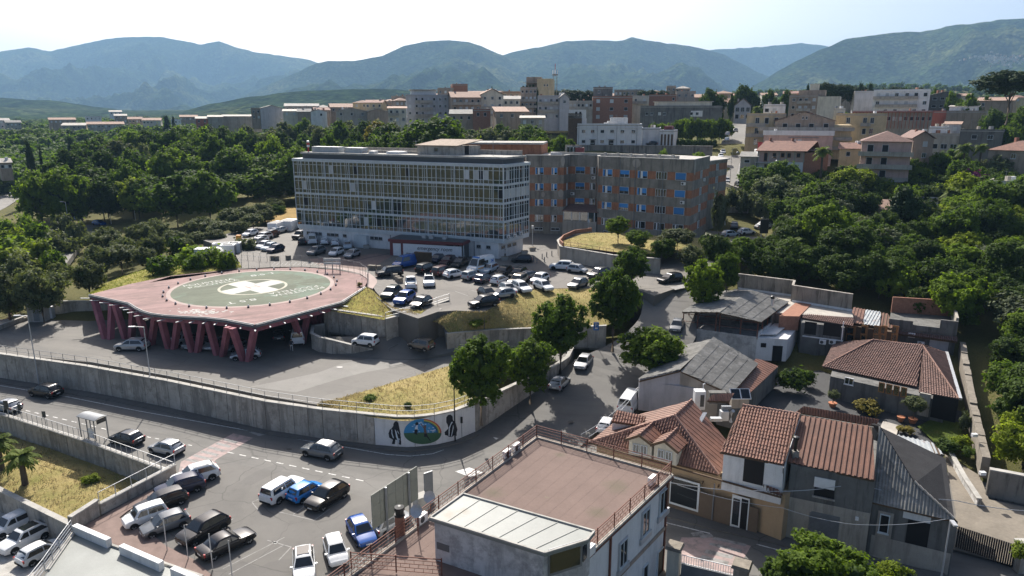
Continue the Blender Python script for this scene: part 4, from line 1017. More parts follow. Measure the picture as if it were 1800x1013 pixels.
tag(mb.build('worn_paint',M('deck_white'),heli),kind='stuff')
fr=edge[:14]
for i,(a,b) in enumerate(zip(fr,fr[1:])):
 mb=MB();n=Vector((b.y-a.y,-(b.x-a.x),0)).normalized()
 mb.bar(a+n*.12+Vector((0,0,-.32)),b+n*.12+Vector((0,0,-.32)),.1,.42);mb.bar(a+n*.3+Vector((0,0,-.05)),b+n*.3+Vector((0,0,-.05)),.06,.06);mb.bar(a+n*.3+Vector((0,0,-.3)),b+n*.3+Vector((0,0,-.3)),.06,.06)
 mb.build('edge_channel',M('steel_grey'),heli)
 mb=MB();mb.bar(a-n*.35+Vector((0,0,-1.02)),b-n*.35+Vector((0,0,-1.02)),.45,.52);mb.build('edge_beam',M('column_pink'),heli)
for p in resample([edge[0]]+edge[1:13],2.2):
 c=Vector((p.x,p.y,0));d=(c-Vector((HC_.x,HC_.y,0))).normalized()
 a=c+d*.1;b=c+d*1.35;mb=MB();mb.bar((a.x,a.y,DZ-.62),(b.x,b.y,DZ-.55),.16,.1);mb.build('net_bracket',M('steel_pale'),heli)
LEGS=[(166,528,185.5,597),(197,533,194.4,598),(203,537,221,597),(234,545,231,596),(243,551,260.5,608),(273,556.6,266.4,608),(282,557.6,297,614),(314,558.5,306,615),(322.7,560.5,338.5,620),(356,564.5,347.4,620.7),(366,566,382,625.6),(400.6,576,391.8,627.6),(408.5,578,428.3,635.5),(447,580,437,636.5)]
def column(parent,top,foot,w=.62,dp=.8):
 d=Vector((.93,-.36,0));n=Vector((.36,.93,0))
 q=lambda c,k:[c-d*w/2*k-n*dp/2,c+d*w/2*k-n*dp/2,c+d*w/2*k+n*dp/2,c-d*w/2*k+n*dp/2]
 mb=MB();mb.hexa(q(foot,1),q(top,1.1));return mb.build('column',M('column_pink'),parent)
for tu,tv,fu,fv in LEGS:
 f_=P(fu,fv-1,3.45);t_=P(tu,tv-1,DZ-.52)
 column(heli,t_,f_)
for k in range(5):
 for s in (-1,1):
  f_=Vector((-29.5+k*.9,95.5+k*5.2,3.5));column(heli,f_+Vector((s*.5,s*1.9,DZ-4.4)),f_,.7,.6)
for k in range(6):
 for s in (-1,1):
  f_=Vector((-54+k*4.6,110.5-k*.9,3.5));column(heli,f_+Vector((s*1.6,-s*.5,DZ-4.4)),f_)
MB().prism([(-60,117),(-24,124),(-24.3,124.6),(-60,117.6)],3.5,8.3).build('back_wall',M('concrete_dark'),heli)
tag(MB().prism(PP(8.8,(646,505),(646,491),(634,482),(612,476.5),(592,472.5),(560,469.3),(560,468),(595,470),(625,473.5),(648,480),(661,489),(663,497),(655,508)),8.3,8.83).build('walkway_rim',M('deck_rim')),kind='structure')
hf=[Vector((p.x,p.y,DZ)) for p in PP(DZ,(418,471.5),(475,468.5),(530,467.5),(592,472.5),(633,481),(648,492),(646,503),(628,514))]
fence('helipad_fence','thin wire fence of slim posts around the hospital side of the helipad',hf,1.9,1.7,(.02,.98),.045,'steel_grey',.014)
sg=thing('notice_frame','empty grey notice frame on three posts at the edge of the helipad','sign',P(585,478,DZ))
for k in (-1,0,1):MB().box((k*1.25,0,1.2),(.14,.14,2.4)).build('post',M('steel_grey'),sg,local=True)
for z in (1.5,2.15):MB().box((0,-.1,z),(2.9,.06,.42)).build('board',M('steel_pale'),sg,local=True)
# ------------------ near houses
def roof_plane(parent,pts,kind,mat,name='roof_tiles',lift=.0):
 """one roof slope: pts = 3D polygon whose first two points are the eave; kind tile / rib / wave; real ridges and courses"""
 pts=[Vector(p) for p in pts];O=pts[0];d=(pts[1]-pts[0]).normalized()
 nn=Vector((0,0,0))
 for i in range(len(pts)):nn+=(pts[i]-O).cross(pts[(i+1)%len(pts)]-O)
 n=nn.normalized();n=n if n.z>0 else -n
 g=n.cross(d).normalized()
 if (sum(pts,Vector((0,0,0)))/len(pts)-O).dot(g)<0:g=-g
 q=[((p-O).dot(d),(p-O).dot(g)) for p in pts]
 w,h,row,prof={'tile':(.26,.115,.4,((0,0),(.25,.8),(.5,1),(.75,.8))),'rib':(.42,.09,99,((0,0),(.3,0),(.38,1),(.72,1),(.8,0))),'wave':(.24,.06,1.3,((0,0),(.25,.7),(.5,1),(.75,.7))),'panel':(.62,.035,99,((0,0),(.86,0),(.9,1),(.96,1)))}[kind]
 s0,s1=min(p[0] for p in q),max(p[0] for p in q);N=max(1,round((s1-s0)/w));w=(s1-s0)/N
 def span(s):
  r=[]
  for (x0,y0),(x1,y1) in zip(q,q[1:]+q[:1]):
   if (x0<=s<x1) or (x1<=s<x0):r.append(y0+(y1-y0)*(s-x0)/(x1-x0))
  return (min(r),max(r)) if len(r)>1 else None
 mb=MB();X=lambda s,t,k:O+d*s+g*t+n*(k+lift)
 for i in range(N):
  sp=span(s0+(i+.5)*w)
  if not sp or sp[1]-sp[0]<.03:continue
  R_=max(1,round((sp[1]-sp[0])/row)) if row<50 else 1;pr=list(prof)+[(1,0)]
  sa,sb=span(s0+(i+.06)*w) or sp,span(s0+(i+.94)*w) or sp
  for r in range(R_):
   jit=random.uniform(-.015,.015) if kind in ('tile','wave') else 0
   for (a0,k0),(a1,k1) in zip(pr,pr[1:]):
    ca,cb=lerp(sa[0],sb[0],a0),lerp(sa[0],sb[0],a1);ea,eb=lerp(sa[1],sb[1],a0),lerp(sa[1],sb[1],a1)
    la,lb=lerp(ca,ea,r/R_),lerp(cb,eb,r/R_);ua,ub=lerp(ca,ea,(r+1)/R_),lerp(cb,eb,(r+1)/R_)
    up_=.045 if row<50 else 0
    mb.face([X(s0+(i+a0)*w,la,k0*h+up_+jit),X(s0+(i+a1)*w,lb,k1*h+up_+jit),X(s0+(i+a1)*w,ub,k1*h+jit),X(s0+(i+a0)*w,ua,k0*h+jit)])
   if kind=='tile':
    a_,b_=s0+(i+.25)*w,s0+(i+.75)*w;l_=lerp(lerp(sa[0],sb[0],.5),lerp(sa[1],sb[1],.5),r/R_)
    mb.face([X(a_,l_,.8*h+.045),X(a_,l_,0),X(b_,l_,0),X(b_,l_,.8*h+.045)])
 o=tag(mb.build(name,M(mat),parent),kind='stuff' if kind=='tile' else None)
 c=sum(pts,Vector((0,0,0)))/len(pts)
 mb=MB();P2=[c+(p-n*(p-O).dot(n)-c)*.985-n*.03 for p in pts];A_=V2(P2[1]-P2[0]);B_=V2(P2[2]-P2[0])
 if A_.x*B_.y-A_.y*B_.x<0:P2=P2[::-1]
 mb.hexa([tuple(p-Vector((0,0,.14))) for p in P2],[tuple(p) for p in P2]);mb.build('roof_boarding',M('wood_dark'),parent)
 return o
def ridge(parent,a,b,mat='roof_ridge',r=.13):
 a,b=Vector(a),Vector(b);n=max(1,int((b-a).length/.42))
 for k in range(n):
  p,q=a.lerp(b,k/n),a.lerp(b,(k+.96)/n);mb=MB();mb.tube([p+Vector((0,0,.07)),q+Vector((0,0,.03))],r,6,r*.86);mb.build('ridge_tile',M(mat),parent)
def walls(parent,poly,zb,zt,mat,name='wall'):return MB().prism(poly,zb,zt).build(name,M(mat),parent)
def hit_wall(A,B,u,v):
 """place on the vertical wall A-B at bearing (u, v)"""
 b=(CV-v)/F_PX;k=((u-CU)/F_PX)/(_C+b*_S);t=(k*A.y-A.x)/((B.x-A.x)-k*(B.y-A.y))
 return PY(u,v,A.y+(B.y-A.y)*t),t*(V2(B)-V2(A)).length
def wall_rect(t,name,A,B,u0,u1,v0,v1,mat,y0=0,y1=.05):
 um=(u0+u1)/2
 s0,s1=hit_wall(A,B,u0,v1)[1],hit_wall(A,B,u1,v1)[1];za,zb=hit_wall(A,B,um,v1)[0].z,hit_wall(A,B,um,v0)[0].z
 return wall_bar(t,name,A,B,min(s0,s1),max(s0,s1),za,zb,y0,y1,mat)
def wall_win(t,A,B,u0,u1,v0,v1,kind='pane',fm='alu_white',out=.04):
 um=(u0+u1)/2;s0,s1=hit_wall(A,B,u0,v1)[1],hit_wall(A,B,u1,v1)[1];za,zb=hit_wall(A,B,um,v1)[0].z,hit_wall(A,B,um,v0)[0].z
 return place_win(t,A,B,(s0+s1)/2,za,abs(s1-s0),zb-za,kind,fm,out)
XY=lambda p:Vector((p[0],p[1],0))
def zat(p,v):return PY(0,v,p.y).z
UPV=Vector((0,0,1))
# --- beige corner shop with hipped tile roof and dormers
ZE=4.4
fl,h1,fr=P(1035,778,ZE),P(1263,835,ZE),P(1374,874,ZE)
pk,rg=P(1186,731,7.6),P(1216,703,7.6);bk_=(rg-pk)
A_=thing('corner_shop','beige one storey corner shop under a hipped red tile roof with dormers','house',XY((fl+fr)/2))
fl2,h2=fl+bk_*1.3,h1+bk_*1.15
i_=(XY(pk)-XY((fl+h1)/2)).normalized()
walls(A_,[XY(fl)+i_*.6+XY(h1-fl).normalized()*.4,XY(h1)+i_*.6,XY(fr)+i_*.6,XY(fr)+i_*6,XY(h2),XY(fl2)],-.3,ZE-.05,'plaster_beige')
roof_plane(A_,[fl,h1,pk],'tile','roof_tile');roof_plane(A_,[h1,h2,rg,pk],'panel','metal_brown','roof_panels');roof_plane(A_,[fl2,fl,pk,rg],'panel','metal_brown','roof_panels')
ridge(A_,fl,pk);ridge(A_,pk,h1);ridge(A_,pk,rg)
SA,SB_=XY(fl)+i_*.6,XY(fr)+i_*.6
up0,up1=P(1270,831,5.0),P(1373,858,5.0)
roof_plane(A_,[h1+(fr-h1)*.02,fr,up1+(XY(up1)-XY(fr))*.0,up0],'tile','roof_tile_dark')
wall_rect(A_,'stone_cladding',SA,SB_,1160,1330,868,938,'plaster_brown',0,.05)
wall_rect(A_,'shop_window_frame',SA,SB_,1176,1228,842,892,'alu_frame',0,.08);wall_rect(A_,'shop_window',SA,SB_,1178,1225,845,888,'window_glass',.081,.1)
wall_rect(A_,'shop_door_frame',SA,SB_,1283,1314,871,929,'alu_frame',.05,.09);wall_rect(A_,'shop_door',SA,SB_,1286,1298,875,922,'window_glass',.091,.11);wall_rect(A_,'open_doorway',SA,SB_,1300,1312,876,929,'dark_opening',.091,.1)
wall_rect(A_,'drainpipe',SA,SB_,1251,1253,848,913,'steel_grey',.05,.16)
for u in (1236,1263,1325):wall_rect(A_,'eave_bracket',SA,SB_,u,u+1.5,845+(u-1236)*.23,849+(u-1236)*.23,'wood_dark',0,.3)
mb=MB();mb.bar(fl-i_*.06-UPV*.08,fr-i_*.06-UPV*.08,.13,.12);mb.build('gutter',M('wood_dark'),A_)
def dormer(eL,eR,rise,down,back,mat='plaster_cream'):
 ap=(eL+eR)/2+UPV*rise;f_=-back.normalized();o=f_*.35;e=(eR-eL).normalized()*.25
 mb=MB();q=[eL-UPV*down,eR-UPV*down,eR,ap-UPV*.1,eL];k=[p+back for p in q]
 mb.face(q);mb.face(k[::-1])
 for i in range(5):mb.face([q[i],k[i],k[(i+1)%5],q[(i+1)%5]])
 mb.build('dormer_wall',M(mat),A_)
 roof_plane(A_,[eL+o-e,eL+back-e,ap+back,ap+o],'panel','metal_brown','dormer_roof',.04);roof_plane(A_,[eR+back+e,eR+o+e,ap+o,ap+back],'panel','metal_brown','dormer_roof',.04)
 for a,b in ((eL+o-e,ap+o),(ap+o,eR+o+e)):mb=MB();mb.bar(a-UPV*.16,b-UPV*.16,.1,.26);mb.build('bargeboard',M('wood_dark'),A_)
 for s in (.33,.67):place_win(A_,eL,eR,(eR-eL).length*s,eL.z-down+.35,.62,.85,'pane','alu_white',.03)
 ridge(A_,ap+o+UPV*.05,ap+back+UPV*.05,r=.1)
bd=bk_.normalized()
dormer(P(1106,772,6.0),P(1146,780.5,6.0),.75,1.5,bd*3.4);dormer(P(1150,781,6.0),P(1190,792,6.0),.75,1.5,bd*3.4)
s3=[P(1074,741,6.0),P(1127,749,6.0),P(1136,732,6.6),P(1083,722,6.6)]
walls(A_,[XY(s3[0])+bd*.3,XY(s3[1])+bd*.3,XY(s3[2]),XY(s3[3])],4.6,5.95,'plaster_white','dormer_wall');roof_plane(A_,s3,'tile','roof_tile')
# --- white upper house standing on the shop
wz0,W0,W1=5.0,P(1269.5,833,5.0),P(1374,858.7,5.0)
wz1=zat(W0,795)
B2=thing('white_upper_house','white upper house with red tile roof and one wide dark opening','house',XY((W0+W1)/2)+UPV*4)
Rl,Rr_=P(1305,713,wz1+2.3),P(1407,729,wz1+2.3);eL,eR=P(1266,795,wz1),P(1378,818,wz1)
walls(B2,[XY(W0),XY(W1),XY(Rr_),XY(Rl)],3.5,wz1-.06,'plaster_white');roof_plane(B2,[eL,eR,Rr_,Rl],'tile','roof_tile')
ridge(B2,Rl,Rr_);wall_rect(B2,'wide_opening',XY(W0),XY(W1),1305,1341,806,850,'dark_opening',0,.02)
for a,b in ((W0,Rl),(W1,Rr_)):MB().face([XY(a)+UPV*(wz1-.1),XY(b)+UPV*(wz1-.1),XY(b)+UPV*(wz1+2.2)]).build('gable',M('plaster_white'),B2)
mb=MB();mb.bar(eL-UPV*.1,eR-UPV*.1,.14,.12);mb.build('gutter',M('wood_dark'),B2)
mb=MB();mb.tube([P(1377,822,wz1),P(1376,850,wz1-1.9),P(1375,944,0)],.06,6);mb.build('drainpipe',M('steel_grey'),B2)
# --- grey house with brown ribbed roof
G0,G1=P(1377,945,0),P(1521,978,0)
gz_=zat(G0,815)
G_=thing('grey_house','grey plastered house with brown ribbed metal roof and roller shutter','house',XY((G0+G1)/2))
e0,e1=P(1382,812,gz_),P(1538,845,gz_);r0,r1=P(1408,730,gz_+2.2),P(1534,751,gz_+2.2)
walls(G_,[XY(G0),XY(G1),XY(r1),XY(r0)],-.2,gz_-.08,'plaster_grey');roof_plane(G_,[e0,e1,r1,r0],'rib','metal_brown','roof_sheet')
wall_rect(G_,'lower_render',XY(G0),XY(G1),1377,1520,886,975,'plaster_pale',0,.03)
wall_rect(G_,'roller_shutter',XY(G0),XY(G1),1419,1470,902,965,'steel_grey',.03,.06)
for k in range(24):wall_bar(G_,'shutter_slat',XY(G0),XY(G1),hit_wall(XY(G0),XY(G1),1420,930)[1],hit_wall(XY(G0),XY(G1),1470,930)[1],.05+k*.12,.05+k*.12+.085,.06,.085,'steel_grey')
wall_rect(G_,'window_blind',XY(G0),XY(G1),1430,1467,841,858,'white_plastic',0,.1);wall_rect(G_,'window_opening',XY(G0),XY(G1),1430,1466,858,874,'dark_opening',0,.03);wall_rect(G_,'window_sill',XY(G0),XY(G1),1427,1468,874,876,'concrete',0,.2)
wall_rect(G_,'meter_box',XY(G0),XY(G1),1503,1509,908,914,'white_plastic',0,.15)
ch=thing('chimney_pipe','small concrete chimney with black pipe at the left edge of the brown ribbed roof','chimney',P(1397,800,gz_+.4))
MB().box((0,0,.1),(.5,.5,.6)).build('base',M('concrete'),ch,local=True);MB().lathe((0,0,.4),[(.14,0),(.14,1.0),(.24,1.05),(.24,1.25),(.1,1.3)],8).build('pipe',M('black'),ch,local=True)
rr_=[P(1409,729,gz_+2.2),P(1532,749,gz_+2.2)]
tb=[P(1400,724,5.6),P(1412,714,6.3),P(1546,737,6.3),P(1541,749,5.6)]
LT=thing('tiled_lean_to','low pink tiled lean to roof between the brown roof and the patio','roof',XY(tb[0])+UPV*1)
walls(LT,[XY(p) for p in tb],1,5.4,'plaster_grey');roof_plane(LT,[tb[0],tb[3],tb[2],tb[1]],'tile','roof_tile')
# --- dark slate house with corrugated front slope
S0,S1=P(1522,975,0),P(1668,1012,0);sz=zat(S0,882)
S_=thing('slate_house','dark bitumen roofed old house with corrugated front slope','house',XY((S0+S1)/2))
eF0_,eF1_=P(1531,883,sz),P(1663,914,sz)
rA,rB,rC=P(1537,809,sz+1.6),P(1607,849,sz+1.7),P(1678,909,sz+.35)
pn_=(eF1_-eF0_).cross(rB-eF0_)
for k_ in (rA,rC):k_.z=eF0_.z-((k_.x-eF0_.x)*pn_.x+(k_.y-eF0_.y)*pn_.y)/pn_.z
b0,b1=P(1533,744,sz+1.5),P(1662,806,sz+.6)
eF0,eF1=P(1531,883,sz),P(1663,914,sz)
walls(S_,[XY(S0),XY(S1),XY(rC)+Vector((-.3,.4,0)),XY(b1)+Vector((-.4,-.3,0)),XY(b0)+Vector((.2,-.3,0))],-.2,sz-.1,'plaster_grey')
roof_plane(S_,[eF0,eF1,rC,rB,rA],'wave','fibre_cement','corrugated_sheet')
def thick(parent,pts,mat,name,th=.16):
 pts=[Vector(p) for p in pts];A2=V2(pts[1]-pts[0]);B3=V2(pts[2]-pts[0])
 if A2.x*B3.y-A2.y*B3.x<0:pts=pts[::-1]
 return MB().hexa([tuple(p-UPV*th) for p in pts],[tuple(p) for p in pts]).build(name,M(mat),parent)
thick(S_,[rA+UPV*.1,rB+UPV*.1,b0],'bitumen','bitumen_roof');thick(S_,[b0,rB+UPV*.1,rC+UPV*.1,b1],'bitumen','bitumen_roof')
ridge(S_,rB+UPV*.08,rC+UPV*.08,'concrete',.1)
wall_rect(S_,'window_surround',XY(S0),XY(S1),1538,1566,899,944,'plaster_pale',0,.05);wall_win(S_,XY(S0),XY(S1),1543,1561,903,936,'open','alu_white',.09)
wall_rect(S_,'door_lintel',XY(S0),XY(S1),1586,1636,903,915,'plaster_white',0,.05);wall_rect(S_,'wide_doorway',XY(S0),XY(S1),1590,1630,913,958,'dark_opening',0,.03);wall_rect(S_,'plinth',XY(S0),XY(S1),1523,1666,955,1006,'plaster_pale',0,.025)
ws=[P(1575,766,2.4),P(1640,778,2.4),P(1659,800,2.0),P(1622,796,2.0)]
WSH=thing('white_metal_shed','low shed with rusty white ribbed metal roof beside the lawn','shed',XY(ws[0]))
walls(WSH,[XY(p) for p in ws],.3,1.95,'plaster_grey');roof_plane(WSH,[ws[3],ws[2],ws[1],ws[0]],'rib','metal_sheet','roof_sheet')
# --- tile roofed bungalow
bz=4.1
q=dict(fl=P(1446,645,bz),st=P(1612,681,bz),st2=P(1615,690,bz-.15),fr=P(1685,702,bz-.25),rl=P(1533.6,598,6.3),rr=P(1622.4,609,6.3),bl=P(1459,622,bz),br=P(1690,640,bz))
BU=thing('tiled_bungalow','low bungalow with broad red brown hipped tile roof around the patio','house',XY((q['fl']+q['fr'])/2)+UPV*1.2)
frx=q['fr']+(q['st']-q['fr'])*.0
roof_plane(BU,[q['fl'],q['st'],q['st'].lerp(q['rr'],.02),q['rr'],q['rl']],'tile','roof_tile_dark')
roof_plane(BU,[q['st2'],q['fr'],q['rr']],'tile','roof_tile_dark',lift=.01)
bl,br=q['bl']+Vector((2.5,4.5,0)),q['rr']+Vector((5.5,4.0,-2.2))
roof_plane(BU,[bl,q['fl'],q['rl']],'tile','roof_tile_dark');roof_plane(BU,[q['fr'],br,q['rr']],'tile','roof_tile_dark');roof_plane(BU,[br,bl,q['rl'],q['rr']],'tile','roof_tile_dark')
for a,b in ((q['fl'],q['rl']),(q['rl'],q['rr']),(q['rr'],q['fr'])):ridge(BU,a,b)
wf0,wf1=XY(P(1462,664,bz))+Vector((.3,1.0,0)),XY(P(1683,712,bz))+Vector((-.4,1.4,0))
walls(BU,[wf0,wf1,XY(br)+Vector((-.8,-.6,0)),XY(bl)+Vector((.6,-.6,0))],.9,bz-.2,'plaster_grey')
wall_win(BU,wf0,wf1,1484,1500,664,676,'pane','white_plastic');
for u in (1543,1556,1569,1582):wall_rect(BU,'timber_glazing',wf0,wf1,u,u+11,672+(u-1543)*.22,690+(u-1543)*.22,'wood',0,.05);wall_rect(BU,'glazing_pane',wf0,wf1,u+2,u+9,674+(u-1543)*.22,688+(u-1543)*.22,'window_glass',.051,.07)
wall_rect(BU,'dark_porch',wf0,wf1,1634,1680,696,738,'dark_opening',0,.03);wall_rect(BU,'porch_pier',wf0,wf1,1612,1632,690,730,'plaster_pale',0,.3)
mb=MB();mb.bar(q['fr']+Vector((.2,0,-.1)),br+Vector((.2,0,-.1)),.35,.25);mb.build('metal_verge',M('steel_pale'),BU)
# --- long terrace roofed house behind
tz=7.2
TP=[P(1290,508,tz),P(1395,520,tz),P(1392,530,tz),P(1497,546,tz),P(1500,558,tz),P(1411,553,tz),P(1345,548,tz),P(1300,545,tz)]
TH=thing('terrace_roof_house','long house with pale flat terrace roof and high concrete parapets','house',XY(TP[4])+UPV*2)
walls(TH,[XY(p) for p in TP],2.0,tz-.15,'plaster_grey');MB().prism([XY(p) for p in TP],tz-.15,tz).build('roof',M('roof_pale'),TH)
pz=zat(TP[0],482)
for a,b in ((P(1296,508,tz),P(1394,521,tz)),(P(1394,521,tz),P(1391,530,tz)),(P(1391,530,tz),P(1496,547,tz))):
 for s,e in zip(resample([a,b],3.2),resample([a,b],3.2)[1:]):mb=MB();dd_=(e-s).normalized()*.015;mb.bar(s+dd_,e-dd_,.25,pz-tz);mb.build('parapet_panel',M('concrete_dark'),TH)
 mb=MB();mb.bar(a+UPV*(pz-tz+.001),b+UPV*(pz-tz+.001),.34,.1);mb.build('parapet_coping',M('concrete'),TH)
 mb=MB();mb.bar(a+Vector((.05,-.25,0)),b+Vector((.05,-.25,0)),.12,.3);mb.build('roof_upstand',M('plaster_white'),TH)
tw0,tw1=XY(P(1411,556,tz)),XY(P(1497,570,tz))
tile_e=[P(1410,560,tz-.35),P(1500,574,tz-.35),P(1500,561,tz+.02),P(1411,551,tz+.02)];roof_plane(TH,tile_e,'tile','roof_tile_dark')
tf0,tf1=XY(P(1410,561,tz)),XY(P(1486,570,tz))
MB().prism([tf0,tf1,tf1+Vector((1,4,0)),tf0+Vector((1,4,0))],2,tz-.5).build('front_block',M('plaster_grey'),TH)
wall_rect(TH,'dark_opening',tf0,tf1,1413,1434,566,588,'dark_opening',0,.03);wall_rect(TH,'dark_opening',tf0,tf1,1446,1477,568,591,'dark_opening',0,.03);wall_rect(TH,'white_sill',tf0,tf1,1410,1482,594,596,'plaster_white',0,.1);wall_rect(TH,'downpipe',tf0,tf1,1478,1480,565,600,'white_plastic',0,.12)
for i,u in enumerate((1446,1463)):
 p,s=hit_wall(tf0,tf1,u,604);d_,n_,_=basis(tf0,tf1);ac_unit(tuple(p+n_*.3),math.atan2(d_.y,d_.x),('left of the two cooling units below the dark openings','right of the two cooling units below the dark openings')[i],'cooling units on the terrace house')
rs=[P(1493,567,6.4),P(1570,578,6.3),P(1562,552,7.0),P(1500,541,7.1)]
roof_plane(TH,rs,'rib','metal_brown','roof_sheet');rs2=[P(1516,570,6.46),P(1546,575,6.42),P(1549,549,7.1),P(1522,545,7.12)];roof_plane(TH,rs2,'rib','metal_sheet','roof_sheet',.02)
vg0,vg1=XY(P(1485,568,6.4))+Vector((0,.3,0)),XY(P(1578,584,6.3))+Vector((0,.3,0))
MB().prism([vg0,vg1,vg1+Vector((.5,4,0)),vg0+Vector((.5,4,0))],2,6.1).build('veranda_wall',M('wood_dark'),TH)
for u0,u1 in ((1486,1502),(1511,1523),(1533,1546),(1546,1557),(1565,1577)):
 wall_rect(TH,'timber_door',vg0,vg1,u0,u1,572,602,'wood',0,.06);wall_rect(TH,'door_glass',vg0,vg1,u0+2.5,u1-2.5,575,586,'window_glass',.061,.075);wall_rect(TH,'door_glass',vg0,vg1,u0+2.5,u1-2.5,589,599,'window_glass',.061,.075)
 # --- brick walled roof terrace block
kz=6.0
K0,K1,K2,K3=P(1561,575,kz),P(1681,589,kz),P(1673,556,kz),P(1566,549,kz)
KB=thing('brick_terrace_block','block with brick lined roof terrace behind the bungalow','house',XY(K0)+UPV*2)
walls(KB,[XY(p) for p in (K0,K1,K2,K3)],1.5,kz,'plaster_grey')
kt=zat(K3,522)
mb=MB();mb.bar(K3,K2,.3,kt-kz);mb.build('brick_back_wall',M('brickwork'),KB)
mb=MB();mb.bar(K2,K1.lerp(K2,.15),.3,kt-kz-.4);mb.build('side_wall',M('plaster_pale'),KB)
for a,b,h in ((K0,K0.lerp(K1,.36),1.25),(K0.lerp(K1,.36),K0.lerp(K1,.75),.75),(K0.lerp(K1,.75),K1,1.9)):mb=MB();mb.bar(a,b,.3,h);mb.build('front_parapet',M('plaster_grey'),KB)
roof_plane(KB,[P(1560,585,kz-.7),P(1684,601,kz-.7),P(1683,590,kz-.2),P(1560,576,kz-.2)],'tile','roof_tile_dark')
wall_rect(KB,'white_panel',XY(K0),XY(K1),1631,1665,592,622,'plaster_lilac',0,.06)
for i,(u,v) in enumerate(((1602,592),(1618,607))):
 p,s=hit_wall(XY(K0),XY(K1),u,v);d_,n_,_=basis(XY(K0),XY(K1));ac_unit(tuple(p+n_*.3),math.atan2(d_.y,d_.x),('upper cooling unit beside the pale panel of the brick terrace block','lower cooling unit beside the pale panel of the brick terrace block')[i],'cooling units on the terrace block')
 # --- open canopy house with corrugated roof
cz=7.6
c=dict(a=P(1198,549,cz),b=P(1265,549.5,cz+1.3),cc=P(1338,567,cz-.1),d=P(1387,531,cz-.1),e=P(1319,510.5,cz+1.3),f=P(1256,512,cz))
CH=thing('canopy_house','white house with open roof terrace under a grey corrugated canopy','house',XY(c['b'])+UPV*2.5)
roof_plane(CH,[c['f'],c['a'],c['b'],c['e']],'wave','fibre_cement','corrugated_sheet');roof_plane(CH,[c['cc'],c['d'],c['e'],c['b']],'wave','fibre_cement','corrugated_sheet')
fz=5.0
F0,F1=P(1199,608,fz-1.2),P(1331,632,fz-1.2);F0,F1=XY(F0),XY(F1);F1=XY(c['cc'])+Vector((-.3,.3,0));F0=XY(c['a'])+Vector((.4,.3,0));F2=XY(c['d'])+Vector((-.4,-.2,0));F3=XY(c['f'])+Vector((.4,-.2,0))
walls(CH,[F0,F1,F2,F3],2.0,fz,'plaster_old')
for a,b,h in ((F0,F1,.35),(F1,F2,1.0),(F3,F0,.9)):mb=MB();mb.bar(a+UPV*fz,b+UPV*fz,.2,h);mb.build('terrace_parapet',M('plaster_old'),CH)
mb=MB();mb.bar(F3.lerp(F2,.45)+UPV*fz,F2+UPV*fz,.2,2.4);mb.build('terrace_wall',M('plaster_pale'),CH);mb=MB();mb.bar(F2.lerp(F1,.1)+UPV*fz,F2.lerp(F1,.55)+UPV*fz,.2,2.3);mb.build('terrace_wall',M('plaster_grey'),CH)
for a,b,zz in [(F0,F1,0)]:
 for s in (0,.2,.45,.5,.78,1):
  p=a.lerp(b,s);h=cz-fz+1.2*(1-abs(s-.5)*2)-.05;MB().box((p.x,p.y,fz+h/2),(.13,.13,h)).build('red_post',M('rust_steel'),CH)
for a,b in ((F1,F2),(F0,F3)):
 for s in (.15,.32,.5,.7):p=a.lerp(b,s);MB().box((p.x,p.y,fz+1.25),(.13,.13,2.5)).build('red_post',M('rust_steel'),CH)
for z_ in (1.2,2.3):mb=MB();mb.bar(F0+UPV*(fz+z_),F1+UPV*(fz+z_),.07,.07);mb.build('rail',M('rust_steel'),CH)
an=[F1,F1+Vector((4.0,-.6,0)),F2+Vector((4.0,1.2,0)),F2]
walls(CH,an,2.0,5.2,'plaster_white','side_annexe');walls(CH,[F1.lerp(F2,.35)+Vector((1.5,0,0)),F1.lerp(F2,.3)+Vector((4.6,.3,0)),F2+Vector((4.6,1.2,0)),F2+Vector((1.5,.5,0))],5.2,7.3,'brickwork','brick_annexe')
MB().hexa([tuple(p+UPV*5.5) for p in (F1.lerp(F2,.05),F1.lerp(F2,.05)+Vector((2.4,0,0)),F1.lerp(F2,.7)+Vector((2.4,0,0)),F1.lerp(F2,.7))],[tuple(p+UPV*5.6) for p in (F1.lerp(F2,.05),F1.lerp(F2,.05)+Vector((2.4,0,0)),F1.lerp(F2,.7)+Vector((2.4,0,0)),F1.lerp(F2,.7))]).build('awning',M('plaster_white'),CH)
wall_bar(CH,'side_door',an[0],an[1],2.2,3.5,2.0,4.2,0,.05,'dark_opening');wall_bar(CH,'side_window',an[0],an[1],.6,1.3,3.9,4.5,0,.05,'dark_opening')
fl_=thing('roof_flue','small black capped flue on the right slope of the corrugated canopy','chimney',P(1357,537,cz+.5));MB().lathe((0,0,0),[(.22,0),(.2,1.0)],8).build('flue',M('steel_pale'),fl_,local=True);MB().lathe((0,0,1.0),[(.3,0),(.3,.35),(.12,.45)],8).build('cap',M('black'),fl_,local=True)
